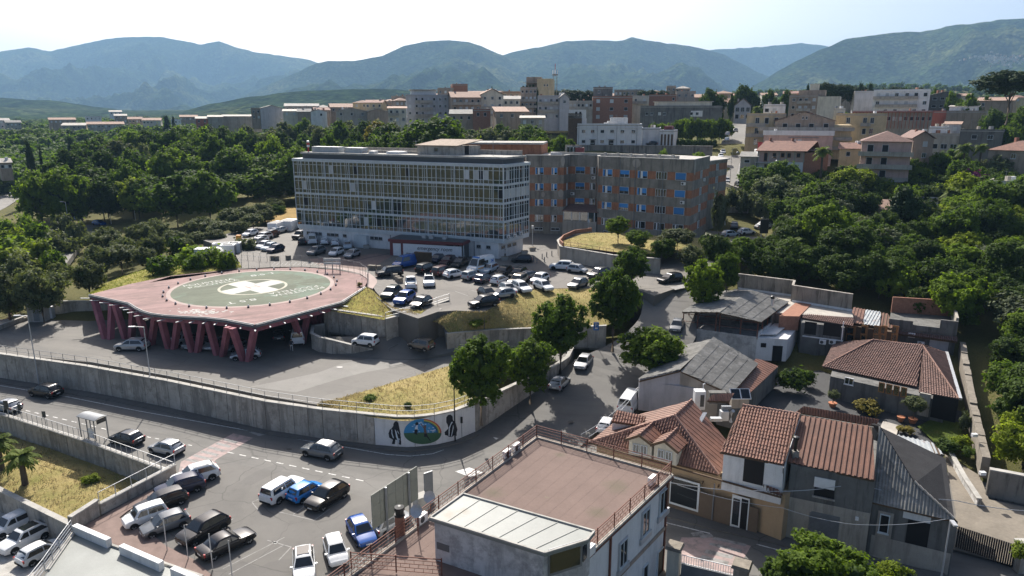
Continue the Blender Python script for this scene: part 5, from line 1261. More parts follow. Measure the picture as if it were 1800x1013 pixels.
# --- white gabled warehouse in front of it
H0,H1,H2=P(1123,716,2.0),P(1216,702,2.4),P(1295,700,2.4)
hz=zat(H0,668)
h=dict(eL=P(1121,668,hz),apF=P(1197,652,hz+1.5),eRb=P(1205,607,hz),apB=P(1253,594,hz+1.5))
GW=thing('gabled_warehouse','white gabled warehouse with old grey corrugated roof at the roadside','warehouse',XY(H0)+UPV*1.8)
eR=P(1285,694,hz-.3);eRB=P(1333,640,hz-.3)
roof_plane(GW,[h['eRb'],h['eL'],h['apF'],h['apB']],'wave','fibre_cement','corrugated_sheet');roof_plane(GW,[eR,eRB,h['apB'],h['apF']],'wave','fibre_cement','corrugated_sheet')
a,b,cc_=XY(h['eL'])+Vector((.25,.3,0)),XY(h['apF'])+Vector((0,.3,0)),XY(eR)+Vector((-.3,.3,0))
mb=MB();mb.hexa([(a.x,a.y,1.5),(b.x,b.y,1.5),(b.x,b.y+.3,1.5),(a.x,a.y+.3,1.5)],[(a.x,a.y,hz-.05),(b.x,b.y,hz+1.4),(b.x,b.y+.3,hz+1.4),(a.x,a.y+.3,hz-.05)]);mb.build('gable_wall',M('plaster_lilac'),GW)
mb=MB();mb.hexa([(b.x,b.y,1.5),(cc_.x,cc_.y,1.5),(cc_.x,cc_.y+.3,1.5),(b.x,b.y+.3,1.5)],[(b.x,b.y,hz+1.4),(cc_.x,cc_.y,hz-.4),(cc_.x,cc_.y+.3,hz-.4),(b.x,b.y+.3,hz+1.4)]);mb.build('gable_wall',M('plaster_pale'),GW)
walls(GW,[XY(h['eL'])+Vector((.3,.7,0)),XY(eR)+Vector((-.4,.7,0)),XY(eRB)+Vector((-.4,0,0)),XY(h['eRb'])+Vector((.4,0,0))],1.5,hz-.35,'plaster_lilac')
lo=[P(1283,716,4.2),P(1330,672,4.4),P(1366,642,4.6),P(1318,632,5.2),P(1262,694,5.0)]
LR=thing('red_lean_to','dark red tiled lean to roof between the warehouse and the patio','roof',XY(lo[0])+UPV*1.5)
LQ=[P(1292,716,4.1),P(1368,644,4.1),P(1330,630,4.9),P(1262,696,4.9)]
walls(LR,[XY(p) for p in LQ],1.5,4.0,'plaster_grey');roof_plane(LR,LQ,'panel','metal_brown','roof_panels')
# --- kitchen plant between the roofs
cb=thing('plant_cabinet','tall white ventilation cabinet beside the warehouse gable','cabinet',P(1228,716,5.2));MB().box((0,0,.9),(1.1,.9,2.0)).build('body',M('white_plastic'),cb,local=True);MB().box((.2,-.46,.9),(.4,.03,1.3)).build('grille',M('grey_screen'),cb,local=True);MB().tube([(.4,.2,1.9),(.4,.2,2.5),(.55,.1,2.6)],.07,6).build('vent_pipe',M('white_plastic'),cb,local=True)
sp=thing('solar_heater','tilted solar water heater panel with white frame on the roof','solar panel',P(1301,700,6.0));MB().hexa([(-1.3,-.5,0),(1.3,-.5,0),(1.3,.6,1.0),(-1.3,.6,1.0)],[(-1.3,-.55,.12),(1.3,-.55,.12),(1.3,.55,1.12),(-1.3,.55,1.12)]).build('frame',M('white_plastic'),sp,local=True)
for s in (-1,1):MB().hexa([(s*.63-.55,-.5,.13),(s*.63+.55,-.5,.13),(s*.63+.55,.48,1.06),(s*.63-.55,.48,1.06)],[(s*.63-.55,-.52,.16),(s*.63+.55,-.52,.16),(s*.63+.55,.46,1.09),(s*.63-.55,.46,1.09)]).build('panel',M('solar_glass'),sp,local=True)
MB().box((0,.2,-.7),(2.2,.9,1.3)).build('support',M('plaster_pale'),sp,local=True);sp.scale=(.8,.8,.8)
vp=thing('kitchen_vent','galvanised kitchen ventilation ducts between the tiled roofs','ventilation',P(1272,738,5.6));MB().box((0,0,.6),(1.0,.8,1.2)).build('fan_box',M('steel_pale'),vp,local=True);MB().box((-1.1,-.5,.3),(1.4,.6,.4)).build('duct',M('steel_pale'),vp,local=True);MB().tube([(.9,0,-.3),(.9,0,1.0),(1.0,-.3,1.3)],.22,10).build('round_duct',M('steel_pale'),vp,local=True);MB().box((.3,.3,1.5),(1.2,.4,.4)).build('upper_box',M('steel_grey'),vp,local=True);vp.scale=(.8,.8,.8)
sl=thing('red_porch_roof','tiny pink corrugated porch roof among the kitchen ducts','roof',P(1258,705,5.6));roof_plane(sl,[P(1243,705,6.3),P(1282,706,6.3),P(1290,692,6.9),P(1252,693,6.9)],'wave','roof_tile','roof_sheet');MB().box((.3,.6,.2),(1.8,.8,1.2)).build('wall',M('plaster_grey'),sl,local=True)
gt=thing('metal_chute','pale sheet metal chute lying on the brown roof slope','duct',P(1232,738,6.6));MB().hexa([(-.9,-1.0,-.6),(-.5,-1.0,-.6),(.75,.7,.3),(.35,.7,.3)],[(-.9,-1.0,-.45),(-.5,-1.0,-.45),(.75,.7,.45),(.35,.7,.45)]).build('duct',M('steel_pale'),gt,local=True)
# ------------------ foreground building with red roof
RZ=8.0;ZPH=10.9
BL_,BR_=P(944,769,RZ),P(1183,836,RZ);dl,dr=(P(620,1012,RZ)-BL_),(P(1045,967,RZ)-BR_)
FL_,FR_=BL_+dl*1.35,BR_+dr*2.1
RB=thing('red_roof_building','pale two storey building with flat red roof in the foreground','building',XY((BL_+FR_)/2))
cR=(BL_+BR_+FL_+FR_)/4
ins=lambda p,k=.45:XY(p)+(XY(cR)-XY(p)).normalized()*k
walls(RB,[ins(p) for p in (FL_,FR_,BR_,BL_)],-.3,RZ-.3,'plaster_white')
MB().prism([XY(p) for p in (FL_,FR_,BR_,BL_)],RZ-.3,RZ).build('roof_slab',M('concrete_light'),RB)
MB().prism([ins(p,.3) for p in (FL_,FR_,BR_,BL_)],RZ,RZ+.02).build('roof_membrane',M('red_membrane'),RB)
for a,b in ((FR_,BR_),(BR_,BL_),(BL_,FL_)):
 mb=MB();mb.bar(ins(a,.12)+UPV*(RZ),ins(b,.12)+UPV*RZ,.26,.16);mb.build('roof_kerb',M('concrete'),RB)
 mb=MB();mb.bar(XY(a)+UPV*(RZ-.2),XY(b)+UPV*(RZ-.2),.16,.14);mb.build('gutter',M('rust_steel'),RB)
blots('red_membrane',[(*P(1082,855,RZ).xy,1.3),(*P(1050,902,RZ).xy,1.0),(*P(868,866,RZ).xy,1.1),(*P(985,800,RZ).xy,.6)],(.11,.1,.065))
blots('zinc_pale',[(*P(790,905,ZPH).xy,.9),(*P(815,900,ZPH).xy,.6)],(.17,.13,.075),.7)
for k in range(1,12):
 a,b=ins(FL_,.4).lerp(ins(FR_,.4),k/12),ins(BL_,.4).lerp(ins(BR_,.4),k/12);mb=MB();mb.bar(a+UPV*(RZ+.02),b+UPV*(RZ+.02),.09,.006);mb.build('membrane_seam',M('red_membrane'),RB)
w_a,w_b=ins(FR_),ins(BR_)
for k,(u0,u1,v0,v1) in enumerate(((1158,1170,862,914),(1127,1139,897,953),(1087,1100,950,1008))):wall_rect(RB,'window_recess',w_a,w_b,u0-2,u1+1,v0,v1,'plaster_lilac',-.02,.02);wall_win(RB,w_a,w_b,u0,u1,v0+2,v1-14,'pane','alu_white',.05);wall_rect(RB,'window_sill',w_a,w_b,u0-3,u1+3,v1-13,v1-4,'steel_pale',0,.16)
for u0,u1,v0,v1 in ((1153,1163,968,1013),(1128,1136,995,1030)):wall_win(RB,w_a,w_b,u0,u1,v0,v1,'open','alu_white',.05)
d_,n_,Lw=basis(w_a,w_b);wall_bar(RB,'string_course',w_a,w_b,0,Lw,3.7,3.95,0,.12,'plaster_tan')
for s in (.985,.62):wall_bar(RB,'drainpipe',w_a,w_b,Lw*s,Lw*s+.12,0,RZ-.3,0,.14,'rust_steel')
pp=[ins(p,.25)+UPV*(RZ+.1) for p in (FL_,BL_,BR_,FR_)]
mb=MB();
def lattice(a,b,side):
 ps=resample([a,b],2.35);t=thing('roof_railing',side,'railing',a);o=wloc(t)
 for p in ps:put('post',PST,t,Vector(p)-o);
 for r in (.14,.4,.66,.92):mb=MB();mb.bar(a+UPV*r,b+UPV*r,.03,.035,-.5);mb.build('rail',M('rust_steel'),t)
 mb=MB();mb.bar(a+UPV*1.12,b+UPV*1.12,.05,.05,-.5);mb.build('hand_rail',M('rust_steel'),t)
 mb=MB();n=int((b-a).length/.52)
 for k in range(n):
  for j,r in enumerate((.27,.53,.79)):p=a.lerp(b,(k+(.5 if j%2 else 0))/n);mb.box((p.x,p.y,p.z+r),(.022,.022,.26))
 tag(mb.build('lattice_bar',M('rust_steel'),t),kind='stuff')
PST=MB().box((0,0,.6),(.075,.075,1.2)).mesh('post',M('rust_steel'))
lattice(pp[0],pp[1],'rusty lattice railing along the left edge of the red roof');lattice(pp[1],pp[2],'rusty lattice railing along the far edge of the red roof');lattice(pp[2],pp[3],'rusty lattice railing along the right edge of the red roof')
fx=P(618,1000,RZ+.1);lattice(fx,fx+XY(FR_-FL_)*.5,'rusty lattice railing across the near left corner of the red roof')
ZP=10.9
ph=PP(ZP,(754,911),(958,974),(1033,951),(1046,935),(813,868.5))
PHs=thing('roof_penthouse','white stair penthouse with pale zinc roof standing on the red roof','penthouse',XY(ph[0])+UPV*RZ)
cp=sum(ph,Vector())/5;pw=[XY(p).lerp(XY(cp),.06) for p in ph]
walls(PHs,pw,RZ+.02,ZP-.2,'plaster_old');MB().prism([XY(p) for p in ph],ZP-.2,ZP).build('roof',M('zinc_pale'),PHs)
for a,b in zip(ph,ph[1:]+ph[:1]):mb=MB();mb.bar(a.lerp(cp,.01)+UPV*.0,b.lerp(cp,.01),.12,.1);mb.build('roof_edge',M('concrete_light'),PHs)
for s in (.15,.3,.45,.6,.75,.9):mb=MB();a=ph[0].lerp(ph[1],s);b=ph[4].lerp(ph[3],s);mb.bar(a+UPV*.001,b+UPV*.001,.05,.03);mb.build('roof_seam',M('zinc_pale'),PHs)
wall_rect(PHs,'corner_window_frame',pw[1],pw[2],963,1022,957,1004,'steel_grey',0,.06);wall_rect(PHs,'corner_window',pw[1],pw[2],966,1018,960,999,'window_glass',.061,.09);wall_rect(PHs,'corner_window',pw[2],pw[3],1024,1030,958,984,'window_glass',0,.06)
wall_rect(PHs,'base_stain',pw[0],pw[1],768,790,956,968,'plaster_grey',0,.012)
cm=thing('brick_chimney','brick chimney with black cowl at the left edge of the red roof','chimney',P(704,942,RZ));MB().box((0,0,.75),(.55,.55,1.5)).build('stack',M('brickwork'),cm,local=True);MB().lathe((0,0,1.5),[(.36,0),(.36,.12),(.28,.14),(.28,.4),(.36,.42),(.33,.62),(.1,.7)],10).build('cowl',M('black'),cm,local=True)
def dish(u,v,z,h,lab):
 t=thing('satellite_dish',lab,'satellite dish',P(u,v,z));MB().tube([(0,0,0),(0,0,h)],.035,6).build('mast',M('rust_steel'),t,local=True)
 mb=MB();mb.lathe((0,0,0),[(.01,0),(.22,.03),(.42,.12),(.43,.13),(.22,.05),(.01,.02)],16);o=mb.build('reflector',M('steel_pale'),t,local=True);o.location=(0,-.08,h);o.rotation_euler=(R(-62),0,R(160))
 MB().tube([(0,.1,h-.3),(.1,.55,h+.1)],.02,5).build('feed_arm',M('steel_grey'),t,local=True)
dish(735,943,RZ,1.9,'satellite dish on a tall pole beside the brick chimney');dish(757,900,RZ,1.2,'satellite dish on the left railing behind the small dark sign')
for u,v,ang,lab in ((742,918,0,'air conditioner on the red roof behind the brick chimney'),(891,803,0,'nearer of two air conditioners at the far left corner of the red roof'),(907,792,0,'farther of two air conditioners at the far left corner of the red roof'),(1146,850,1,'air conditioner by the far end of the right red roof railing'),(1037,975,1,'air conditioner by the penthouse corner on the right roof edge')):
 p=P(u,v,RZ+.15);v_=(BL_-FL_) if not ang else (BR_-FR_);ac_unit(tuple(p),math.atan2(v_.y,v_.x)+(math.pi if ang else 0),lab,'air conditioners on the red roof')
 # ------------------ town buildings
BUILT=[]
rb_=random.Random(21)
def bld(label,u0,u1,vt,vb,Y,dep,mat,nf=0,cols=0,roof='flat',yaw=0.0,rmat=None,ww=(1.1,1.3),kinds=('pane','shut','open','pane'),fm='alu_white',balc=(),side=0,rise=1.6,fh=3.1,first=.75,cat='building',name='town_house',group=None,extra=None,sidemat=None):
 """house with its front between bearings u0 and u1 at depth Y, eaves at vt; yaw = extra depth at the right corner per metre of width"""
 a=PY(u0,vt,Y);w=PY(u1,vt,Y).x-a.x;zt=a.z
 yaw-=((u0+u1)/2-CU)/F_PX*.9;b=PY(u1,vt,Y+yaw*w/(1+.3*abs(yaw)));b.z=zt
 d,n,L=basis(a,b);q=-n*dep
 zb=max(min(g1((a.x+b.x)/2,(a.y+b.y)/2),PY((u0+u1)/2,vb,Y).z),PY((u0+u1)/2,vb+14,Y).z)-1.0
 A,B,C_,D=Vector((a.x,a.y,0)),Vector((b.x,b.y,0)),Vector((b.x,b.y,0))+q,Vector((a.x,a.y,0))+q
 t=thing(name,label,cat,((A+C_)/2)+Vector((0,0,zb)),0,group)
 BUILT.append(((A.x+C_.x)/2,(A.y+C_.y)/2,max(L,dep)*.75+3))
 MB().prism([A,B,C_,D],zb,zt).build('wall',M(mat),t)
 if sidemat:
  wall_bar(t,'side_wall',B,C_,0,dep,zb,zt,0,.04,sidemat);wall_bar(t,'side_wall',D,A,0,dep,zb,zt,0,.04,sidemat)
 o=.45
 f=[A+n*o-d*o,B+n*o+d*o,C_-n*o+d*o,D-n*o-d*o]
 rm=rmat or ('roof_gravel' if roof=='flat' else 'roof_tile_old')
 z=lambda p,k:(p.x,p.y,k)
 if roof=='flat':
  MB().prism([A+n*.12-d*.12,B+n*.12+d*.12,C_-n*.12+d*.12,D-n*.12-d*.12],zt,zt+.25).build('roof',M(rm),t)
  for p,r in ((A,B),(B,C_),(D,A)):
   wall_bar(t,'parapet',p,r,0,(r-p).length,zt+.25,zt+.7,-.2,.0,mat)
 elif roof=='gx':
  m0,m1=(f[0]+f[3])/2,(f[1]+f[2])/2;mb=MB();th=.16
  for p,r,s,e in ((f[0],f[1],m1,m0),(f[2],f[3],m0,m1)):
   mb.hexa([z(p,zt),z(r,zt),z(s,zt+rise),z(e,zt+rise)],[z(p,zt+th),z(r,zt+th),z(s,zt+rise+th),z(e,zt+rise+th)])
  mb.build('roof',M(rm),t)
  M0,M1=(A+D)/2,(B+C_)/2;MB().face([z(A,zt),z(M0,zt+rise*.92),z(D,zt)]).build('gable',M(mat),t);MB().face([z(B,zt),z(C_,zt),z(M1,zt+rise*.92)]).build('gable',M(mat),t)
 elif roof=='gy':
  m0,m1=(f[0]+f[1])/2,(f[3]+f[2])/2;mb=MB();th=.16
  for p,r,s,e in ((f[3],f[0],m0,m1),(f[1],f[2],m1,m0)):
   mb.hexa([z(p,zt),z(r,zt),z(s,zt+rise),z(e,zt+rise)],[z(p,zt+th),z(r,zt+th),z(s,zt+rise+th),z(e,zt+rise+th)])
  mb.build('roof',M(rm),t)
  M0,M1=(A+B)/2,(D+C_)/2;MB().face([z(A,zt),z(B,zt),z(M0,zt+rise*.93)]).build('gable',M(mat),t);MB().face([z(C_,zt),z(D,zt),z(M1,zt+rise*.93)]).build('gable',M(mat),t)
 elif roof=='hip':
  k=min(L,dep)*.5;c=(f[0]+f[1]+f[2]+f[3])/4
  if L>=dep:r0,r1=c-d*(L/2-k*.8),c+d*(L/2-k*.8)
  else:r0,r1=c+n*(dep/2-k*.8),c-n*(dep/2-k*.8)
  mb=MB();F=[z(p,zt+.1) for p in f];a_,b_=z(r0,zt+rise),z(r1,zt+rise)
  if L>=dep:
   for pl in ((F[0],F[1],b_,a_),(F[1],F[2],b_),(F[2],F[3],a_,b_),(F[3],F[0],a_)):mb.face(pl)
  else:
   for pl in ((F[0],F[1],a_),(F[1],F[2],b_,a_),(F[2],F[3],b_),(F[3],F[0],a_,b_)):mb.face(pl)
  mb.face([z(p,zt) for p in f][::-1])
  for i in range(4):mb.face([z(f[i],zt),z(f[(i+1)%4],zt),F[(i+1)%4],F[i]])
  mb.build('roof',M(rm),t)
 elif roof=='shed':
  MB().hexa([z(p,zt+(rise if i>1 else 0)) for i,p in enumerate(f)],[z(p,zt+.15+(rise if i>1 else 0)) for i,p in enumerate(f)]).build('roof',M(rm),t)
  mb=MB();mb.hexa([z(p,zt) for p in (A,B,C_,D)],[z(A,zt+.02),z(B,zt+.02),z(C_,zt+rise),z(D,zt+rise)]);mb.build('upper_wall',M(mat),t)
 xs=cols if isinstance(cols,(list,tuple)) else [(i+.5)/cols for i in range(cols)]
 for k in range(nf):
  zs=zt-first-ww[1]-k*fh
  for x in xs:place_win(t,A,B,x*L,zs,ww[0],ww[1],rb_.choice(kinds),fm)
  for x in range(side):
   s=dep*(x+.5)/side
   place_win(t,B,C_,s,zs,ww[0],ww[1],rb_.choice(kinds),fm);place_win(t,D,A,dep-s,zs,ww[0],ww[1],rb_.choice(kinds),fm)
 if Y<420 and roof in ('flat','gx','gy'):
  for k in range(rb_.choice((1,2,2))):
   p=A+(B-A)*rb_.uniform(.15,.85)+(D-A)*rb_.uniform(.3,.7);e=zt+(.25 if roof=='flat' else rise*.6);w_=rb_.uniform(.5,1.0);MB().box((p.x,p.y,e+.6),(w_,w_,1.3)).build(rb_.choice(('chimney','roof_tank')),M(rb_.choice(('plaster_pale','brickwork','plaster_white','steel_grey'))),t)
  p=A+(B-A)*rb_.uniform(.2,.8)+(D-A)*.5;h_=rb_.uniform(1.8,3.2);mb=MB();mb.tube([(p.x,p.y,zt),(p.x,p.y,zt+rise*.5+h_)],.045,4);mb.bar((p.x-.5,p.y,zt+rise*.5+h_-.3),(p.x+.5,p.y,zt+rise*.5+h_-.3),.04,.05);mb.build('aerial',M('steel_grey'),t)
 for (x0,x1,k,out) in balc:
  zf=zt-first-ww[1]-k*fh-.75
  wall_bar(t,'balcony',A,B,x0*L,x1*L,zf-.2,zf,0,out,'concrete_light')
  wall_bar(t,'balcony_front',A,B,x0*L,x1*L,zf,zf+.95,out-.08,out,'plaster_pale')
 return t,A,B,C_,D,zt
def add_box(t,A,B,D,s0,s1,t0,t1,z0,z1,mat,name='upper_storey'):
 q=lambda s,k:A+(B-A)*s+(D-A)*k
 return MB().prism([q(s0,t0),q(s1,t0),q(s1,t1),q(s0,t1)],z0,z1).build(name,M(mat),t)
pk=('pane','shut','open')
bld('pale far house with grey roof at the left edge of the distant plain',0,17,212,226,560,12,'plaster_lilac',2,3,'gx',rmat='roof_gravel',group=None)
bld('low grey house beside the left edge pale far house',10,37,216,228,545,12,'plaster_pale',2,4,'gx',rmat='fibre_cement')
bld('brownish far house with long roof behind the left town row',86,133,211,222,580,14,'plaster_tan',1,6,'gx',rmat='roof_tile_old')
bld('far apartment house with orange side wall in the left town row',108,151,221,240,505,16,'plaster_pale',3,5,'gx',-.2,rmat='roof_pale',sidemat='plaster_yellow')
bld('long pale far apartment row with many dark windows on the left plain',153,218,219,240,500,14,'plaster_pale',3,11,'gx',rmat='roof_tile_old')
bld('far flat house with bright roof above the long left row',150,178,206,214,650,14,'plaster_white',1,4,'flat',rmat='roof_pale')
bld('smallest bright far house near the top of the left plain',192,214,197,205,760,16,'plaster_white',1,3,'gx',rmat='roof_pale')
bld('far house with stepped bright roofs right of the two conifers',201,223,204,213,650,14,'plaster_tan',2,3,'gx',rmat='roof_pale')
bld('far brown roofed house left of the large conifer',225,250,210,222,540,12,'plaster_tan',2,4,'gx',rmat='roof_tile_old')
bld('cream far house with two gables beside the large conifer',250,282,212,230,520,14,'plaster_cream',3,5,'gx',-.1,rmat='roof_tile_old')
bld('tall white far block right of the large conifer',300,318,211,231,520,12,'plaster_white',4,3,'flat')
bld('long low far house with brown roof behind the red house',316,347,206,214,600,14,'plaster_tan',1,6,'gx',rmat='roof_tile_old')
t=bld('dark red house with pale roofs at the edge of the wood',344,365,209,226,432,12,'plaster_rust',2,2,'shed',rmat='roof_pale',rise=1.2)
bld('low white roofed shed right of the dark red house',365,391,206,216,436,14,'plaster_pale',0,0,'shed',rmat='roof_pale',rise=1.0,name='shed')
bld('long white roofed warehouse among the trees on the left',390,459,205,216,445,16,'plaster_pale',0,0,'gx',rmat='roof_pale',rise=1.0,name='warehouse')
bld('pale reddish house near the valley road at the far left edge',0,20,287,300,292,8,'plaster_tan',1,3,'gx',rmat='roof_pale')
bld('large windowless grey warehouse with low gable',458,497,191,210,420,24,'plaster_lilac',0,0,'gy',.1,rmat='roof_gravel',rise=1.8,name='warehouse')
bld('open canopy building joined to the left of the grey warehouse',441,458,192,210,424,14,'plaster_tan',2,2,'flat',rmat='roof_tile_old')
bld('house with stepped white roof panels right of the grey warehouse',497,524,196,212,404,14,'plaster_cream',1,2,'shed',rmat='roof_pale',rise=1.2)
bld('small brown gabled house beside the white one with two windows',523,546,197,212,396,12,'plaster_tan',0,0,'gx',rmat='fibre_cement')
bld('white gabled house with two small windows above the trees',546,574,197,212,390,12,'plaster_white',1,[.25,.65],'gy',rmat='roof_gravel',rise=1.4)
bld('low pale roofed building behind the white gabled house',500,560,187,198,440,14,'plaster_pale',1,6,'gx',rmat='roof_gravel')
bld('long house with pinkish tile roof and end gable',581,632,189,200,430,16,'plaster_tan',1,5,'gx',.12,rmat='roof_tile_old',rise=2.2)
bld('small tile roofed house left of the pinkish long house',555,581,189,196,450,12,'plaster_tan',0,0,'hip',rmat='roof_pale')
bld('long grey brown shed row with two low gables above the wood',591,645,196,214,372,18,'plaster_pale',1,[.15,.5,.85],'gy',.05,rmat='roof_pale',rise=1.6,name='shed')
bld('blank tan gabled shed joined to the right of the shed row',645,682,197,214,370,18,'plaster_tan',0,0,'gy',.05,rmat='roof_pale',rise=1.6,name='shed')
bld('pink brown terrace house behind the shed row',633,658,184,196,448,12,'plaster_pink',2,4,'flat')
bld('tan terrace block with white railing left of the white apartment block',657,713,181,200,402,14,'plaster_tan',2,6,'flat',balc=((.05,.6,0,1.2),))
bld('brown upper block with pale roof edge above the tan terrace',688,713,171,186,410,14,'plaster_tan',1,2,'flat',rmat='roof_pale')
bld('small house with open loggia just left of the white apartment block',682,714,191,215,312,10,'plaster_cream',2,3,'shed',balc=((.0,.6,0,1.2),),rise=.9)
T1=bld('tall white apartment block with two stacked balconies above the wood',714,788,169,220,331,13,'plaster_lilac',5,[.08,.24,.38,.52,.66,.8,.93],'flat',.06,ww=(1.0,1.25),fh=3.05,balc=((.2,.62,1,1.3),(.2,.62,2,1.3),(.2,.62,0,1.3)),side=2)
add_box(T1[0],T1[1],T1[2],T1[4],.12,.72,.25,.8,T1[5]+.25,T1[5]+2.7,'plaster_white');add_box(T1[0],T1[1],T1[2],T1[4],.08,.76,.15,.9,T1[5]+2.7,T1[5]+2.95,'roof_pale','upper_roof')
bld('brown block with low roof behind the white apartment block',769,797,157,175,384,14,'plaster_tan',1,3,'flat')
bld('brick red blank tower behind the roofs left of the small spire tree',795,822,150,172,388,12,'brickwork',0,0,'flat',.1)
T3=bld('large tan house with broad gable, white loggia and long balconies',794,846,172,208,322,16,'plaster_tan',3,5,'gx',.15,rmat='roof_tile_old',rise=2.6,balc=((0,1,1,1.3),(0,1,0,1.3)),kinds=('shut','open','pane'))
bld('yellowish gable house with balconies joined to the large tan house',846,885,167,205,326,16,'plaster_cream',3,3,'gy',.15,rmat='roof_tile_old',rise=2.6,balc=((0,1,1,1.2),(0,1,2,1.2)))
bld('low house with loggia between the tan gable house and the tower',884,914,175,194,335,12,'plaster_cream',1,3,'gx',rmat='roof_gravel')
bld('unfinished brick house with black sloping eave below the tan houses',831,862,195,215,292,10,'brickwork',1,[.3,.7],'flat',kinds=('open',))
bld('small house with dark sloping roof left of the unfinished brick house',791,831,201,216,294,10,'plaster_tan',1,3,'shed',rmat='fibre_cement',rise=1.8,kinds=('open',))
bld('grey house with pinkish slanted roof above the dark trees',872,929,197,216,286,14,'plaster_tan',1,3,'shed',.12,rmat='roof_tile_old',rise=2.0)
bld('white roofed shed low between the slanted roof house and the tower',915,957,208,224,270,10,'plaster_pale',1,3,'shed',rmat='roof_pale',rise=.8,name='shed')
T7=bld('tallest tan tower with roof garden next to the lattice mast',915,944,156,205,346,13,'plaster_tan',4,4,'flat',-.1,ww=(1.1,1.2),fh=2.95,balc=((0,1,1,1.0),(0,1,2,1.0),(0,.5,3,1.0)),sidemat='plaster_yellow',kinds=('shut','pane','open'))
t,A,B,C_,D,zt=T7
q=[B,B+(B-A)*.95,C_+(B-A)*.95,C_]
MB().prism(q,zt-20,zt+4.4).build('side_block',M('plaster_yellow'),t)
add_box(t,A,B,D,.3,1.2,.3,.9,zt+.25,zt+5.4,'plaster_tan');add_box(t,A,B,D,.12,1.0,.1,.3,zt+2.6,zt+2.8,'concrete','roof_terrace')
for s in (.1,.3,.5,.7):add_box(t,A,B,D,s,s+.12,.05,.15,zt+.3,zt+1.2+s,'green_dark','roof_plant')
for s,k in ((1.45,1.2),(1.62,1.0)):place_win(t,A,B,(B-A).length*s,zt+1.0,.7,.9,'open','alu_white',.03)
ms=thing('lattice_mast','red and white lattice radio mast behind the tallest tan tower','mast',PY(975,185,362))
mz=wloc(ms).z;mtop=PY(975,112,362).z-mz
mb=MB()
for sx_,sy_ in ((-1,-1),(1,-1),(1,1),(-1,1)):mb.bar((sx_*.9,sy_*.9,0),(sx_*.9,sy_*.9+.01,0),.16,mtop*.74);
mb.build('leg',M('steel_grey'),ms,local=True)
mb=MB()
for k in range(10):
 z0=k*mtop*.074
 for s in (-1,1):mb.tube([(-.9,s*.9,z0),(.9,s*.9,z0+mtop*.07)],.06,4);mb.tube([(s*.9,.9,z0),(s*.9,-.9,z0+mtop*.07)],.06,4)
mb.build('bracing',M('steel_grey'),ms,local=True)
MB().lathe((0,0,mtop*.72),[(1.4,0),(1.5,.4),(1.4,.5)],8).build('platform',M('steel_grey'),ms,local=True);MB().tube([(0,0,mtop*.7),(0,0,mtop)],.14,6).build('antenna',M('red_plastic'),ms,local=True)
for k in range(4):MB().box((1.1*math.cos(k*1.57),1.1*math.sin(k*1.57),mtop*.8),(.3,.3,1.8)).build('panel_antenna',M('white_plastic'),ms,local=True)
T8=bld('bluish white house with long balconies right of the tallest tower',945,984,171,212,311,12,'plaster_lilac',3,4,'flat',balc=((0,1,0,1.2),(0,1,1,1.2)),fh=3.2)
bld('bluish white gable wing joined to the right of the white house',984,1001,173,212,308,14,'plaster_lilac',1,1,'gy',.1,rise=2.0,rmat='roof_gravel')
bld('low grey terrace house with shuttered loggia behind the dark tower',1000,1042,180,205,326,12,'plaster_pale',1,6,'flat',kinds=('open','shut'),balc=((0,1,0,1.0),))
bld('dark brick block with four shuttered windows in the middle of the town',1042,1112,172,212,331,14,'brickwork',3,[.14,.48,.84],'flat',.03,ww=(1.6,1.5),kinds=('shut','shut','open'),fh=3.4)
bld('grey upper block standing on the dark brick block',1043,1077,156,178,338,12,'plaster_grey',1,[.3],'flat')
bld('white edged terrace house right of the dark brick block',1110,1141,171,205,346,12,'plaster_cream',1,2,'flat',rmat='roof_pale',balc=((0,.9,0,1.2),))
bld('brick house with white roof edge behind the long grey building',1141,1189,169,192,348,14,'brickwork',1,[.9],'flat',rmat='roof_pale')
bld('grey terrace block on the skyline of the middle town',1189,1223,163,185,360,14,'plaster_pale',1,3,'flat')
bld('distant flat roofed houses on the skyline behind the brick house',1080,1130,160,170,420,12,'plaster_tan',1,7,'flat')
bld('distant house with hipped roof on the middle skyline',1188,1213,156,168,425,14,'plaster_tan',1,4,'hip',rmat='roof_pale')
bld('distant tan block left of the hipped house on the skyline',1172,1188,153,166,440,12,'plaster_tan',1,2,'flat')
bld('brown roofed house near the top of the street',1222,1258,172,186,345,12,'plaster_tan',0,0,'gx',rmat='roof_tile_old')
bld('white villa with red roof edge among the dark trees',1246,1262,168,180,360,10,'plaster_white',1,2,'gx',rmat='roof_tile')
T9=bld('very long grey concrete building with two white framed windows',1126,1270,189,220,312,13,'plaster_grey',1,[.08,.14,.24,.3,.63,.7],'flat',.02,ww=(1.2,1.2),first=2.0)
t,A,B,C_,D,zt=T9
add_box(t,A,B,D,.17,.88,.3,.9,zt+.25,zt+2.3,'plaster_cream');add_box(t,A,B,D,.15,.9,.25,.95,zt+2.3,zt+2.5,'roof_pale','upper_roof')
for s in (.635,.705):wall_bar(t,'window_surround',A,B,(B-A).length*s-.4,(B-A).length*s+2.0,zt-3.8,zt-1.4,0,.03,'plaster_white')
WB=bld('white two storey building with flat parapet roof behind the ward wing',1015,1129,221,256,250,11,'plaster_white',2,[.1,.24,.39,.54,.70,.87],'flat',.0,ww=(1.3,1.1),fh=3.4,kinds=('open','pane','open','shut'),first=1.4,rmat='roof_pale')
t,A,B,C_,D,zt=WB
add_box(t,A,B,D,.51,.78,.25,.75,zt+.25,zt+2.6,'plaster_white');add_box(t,A,B,D,.41,.5,.35,.6,zt+.25,zt+.9,'white_plastic','roof_tank')
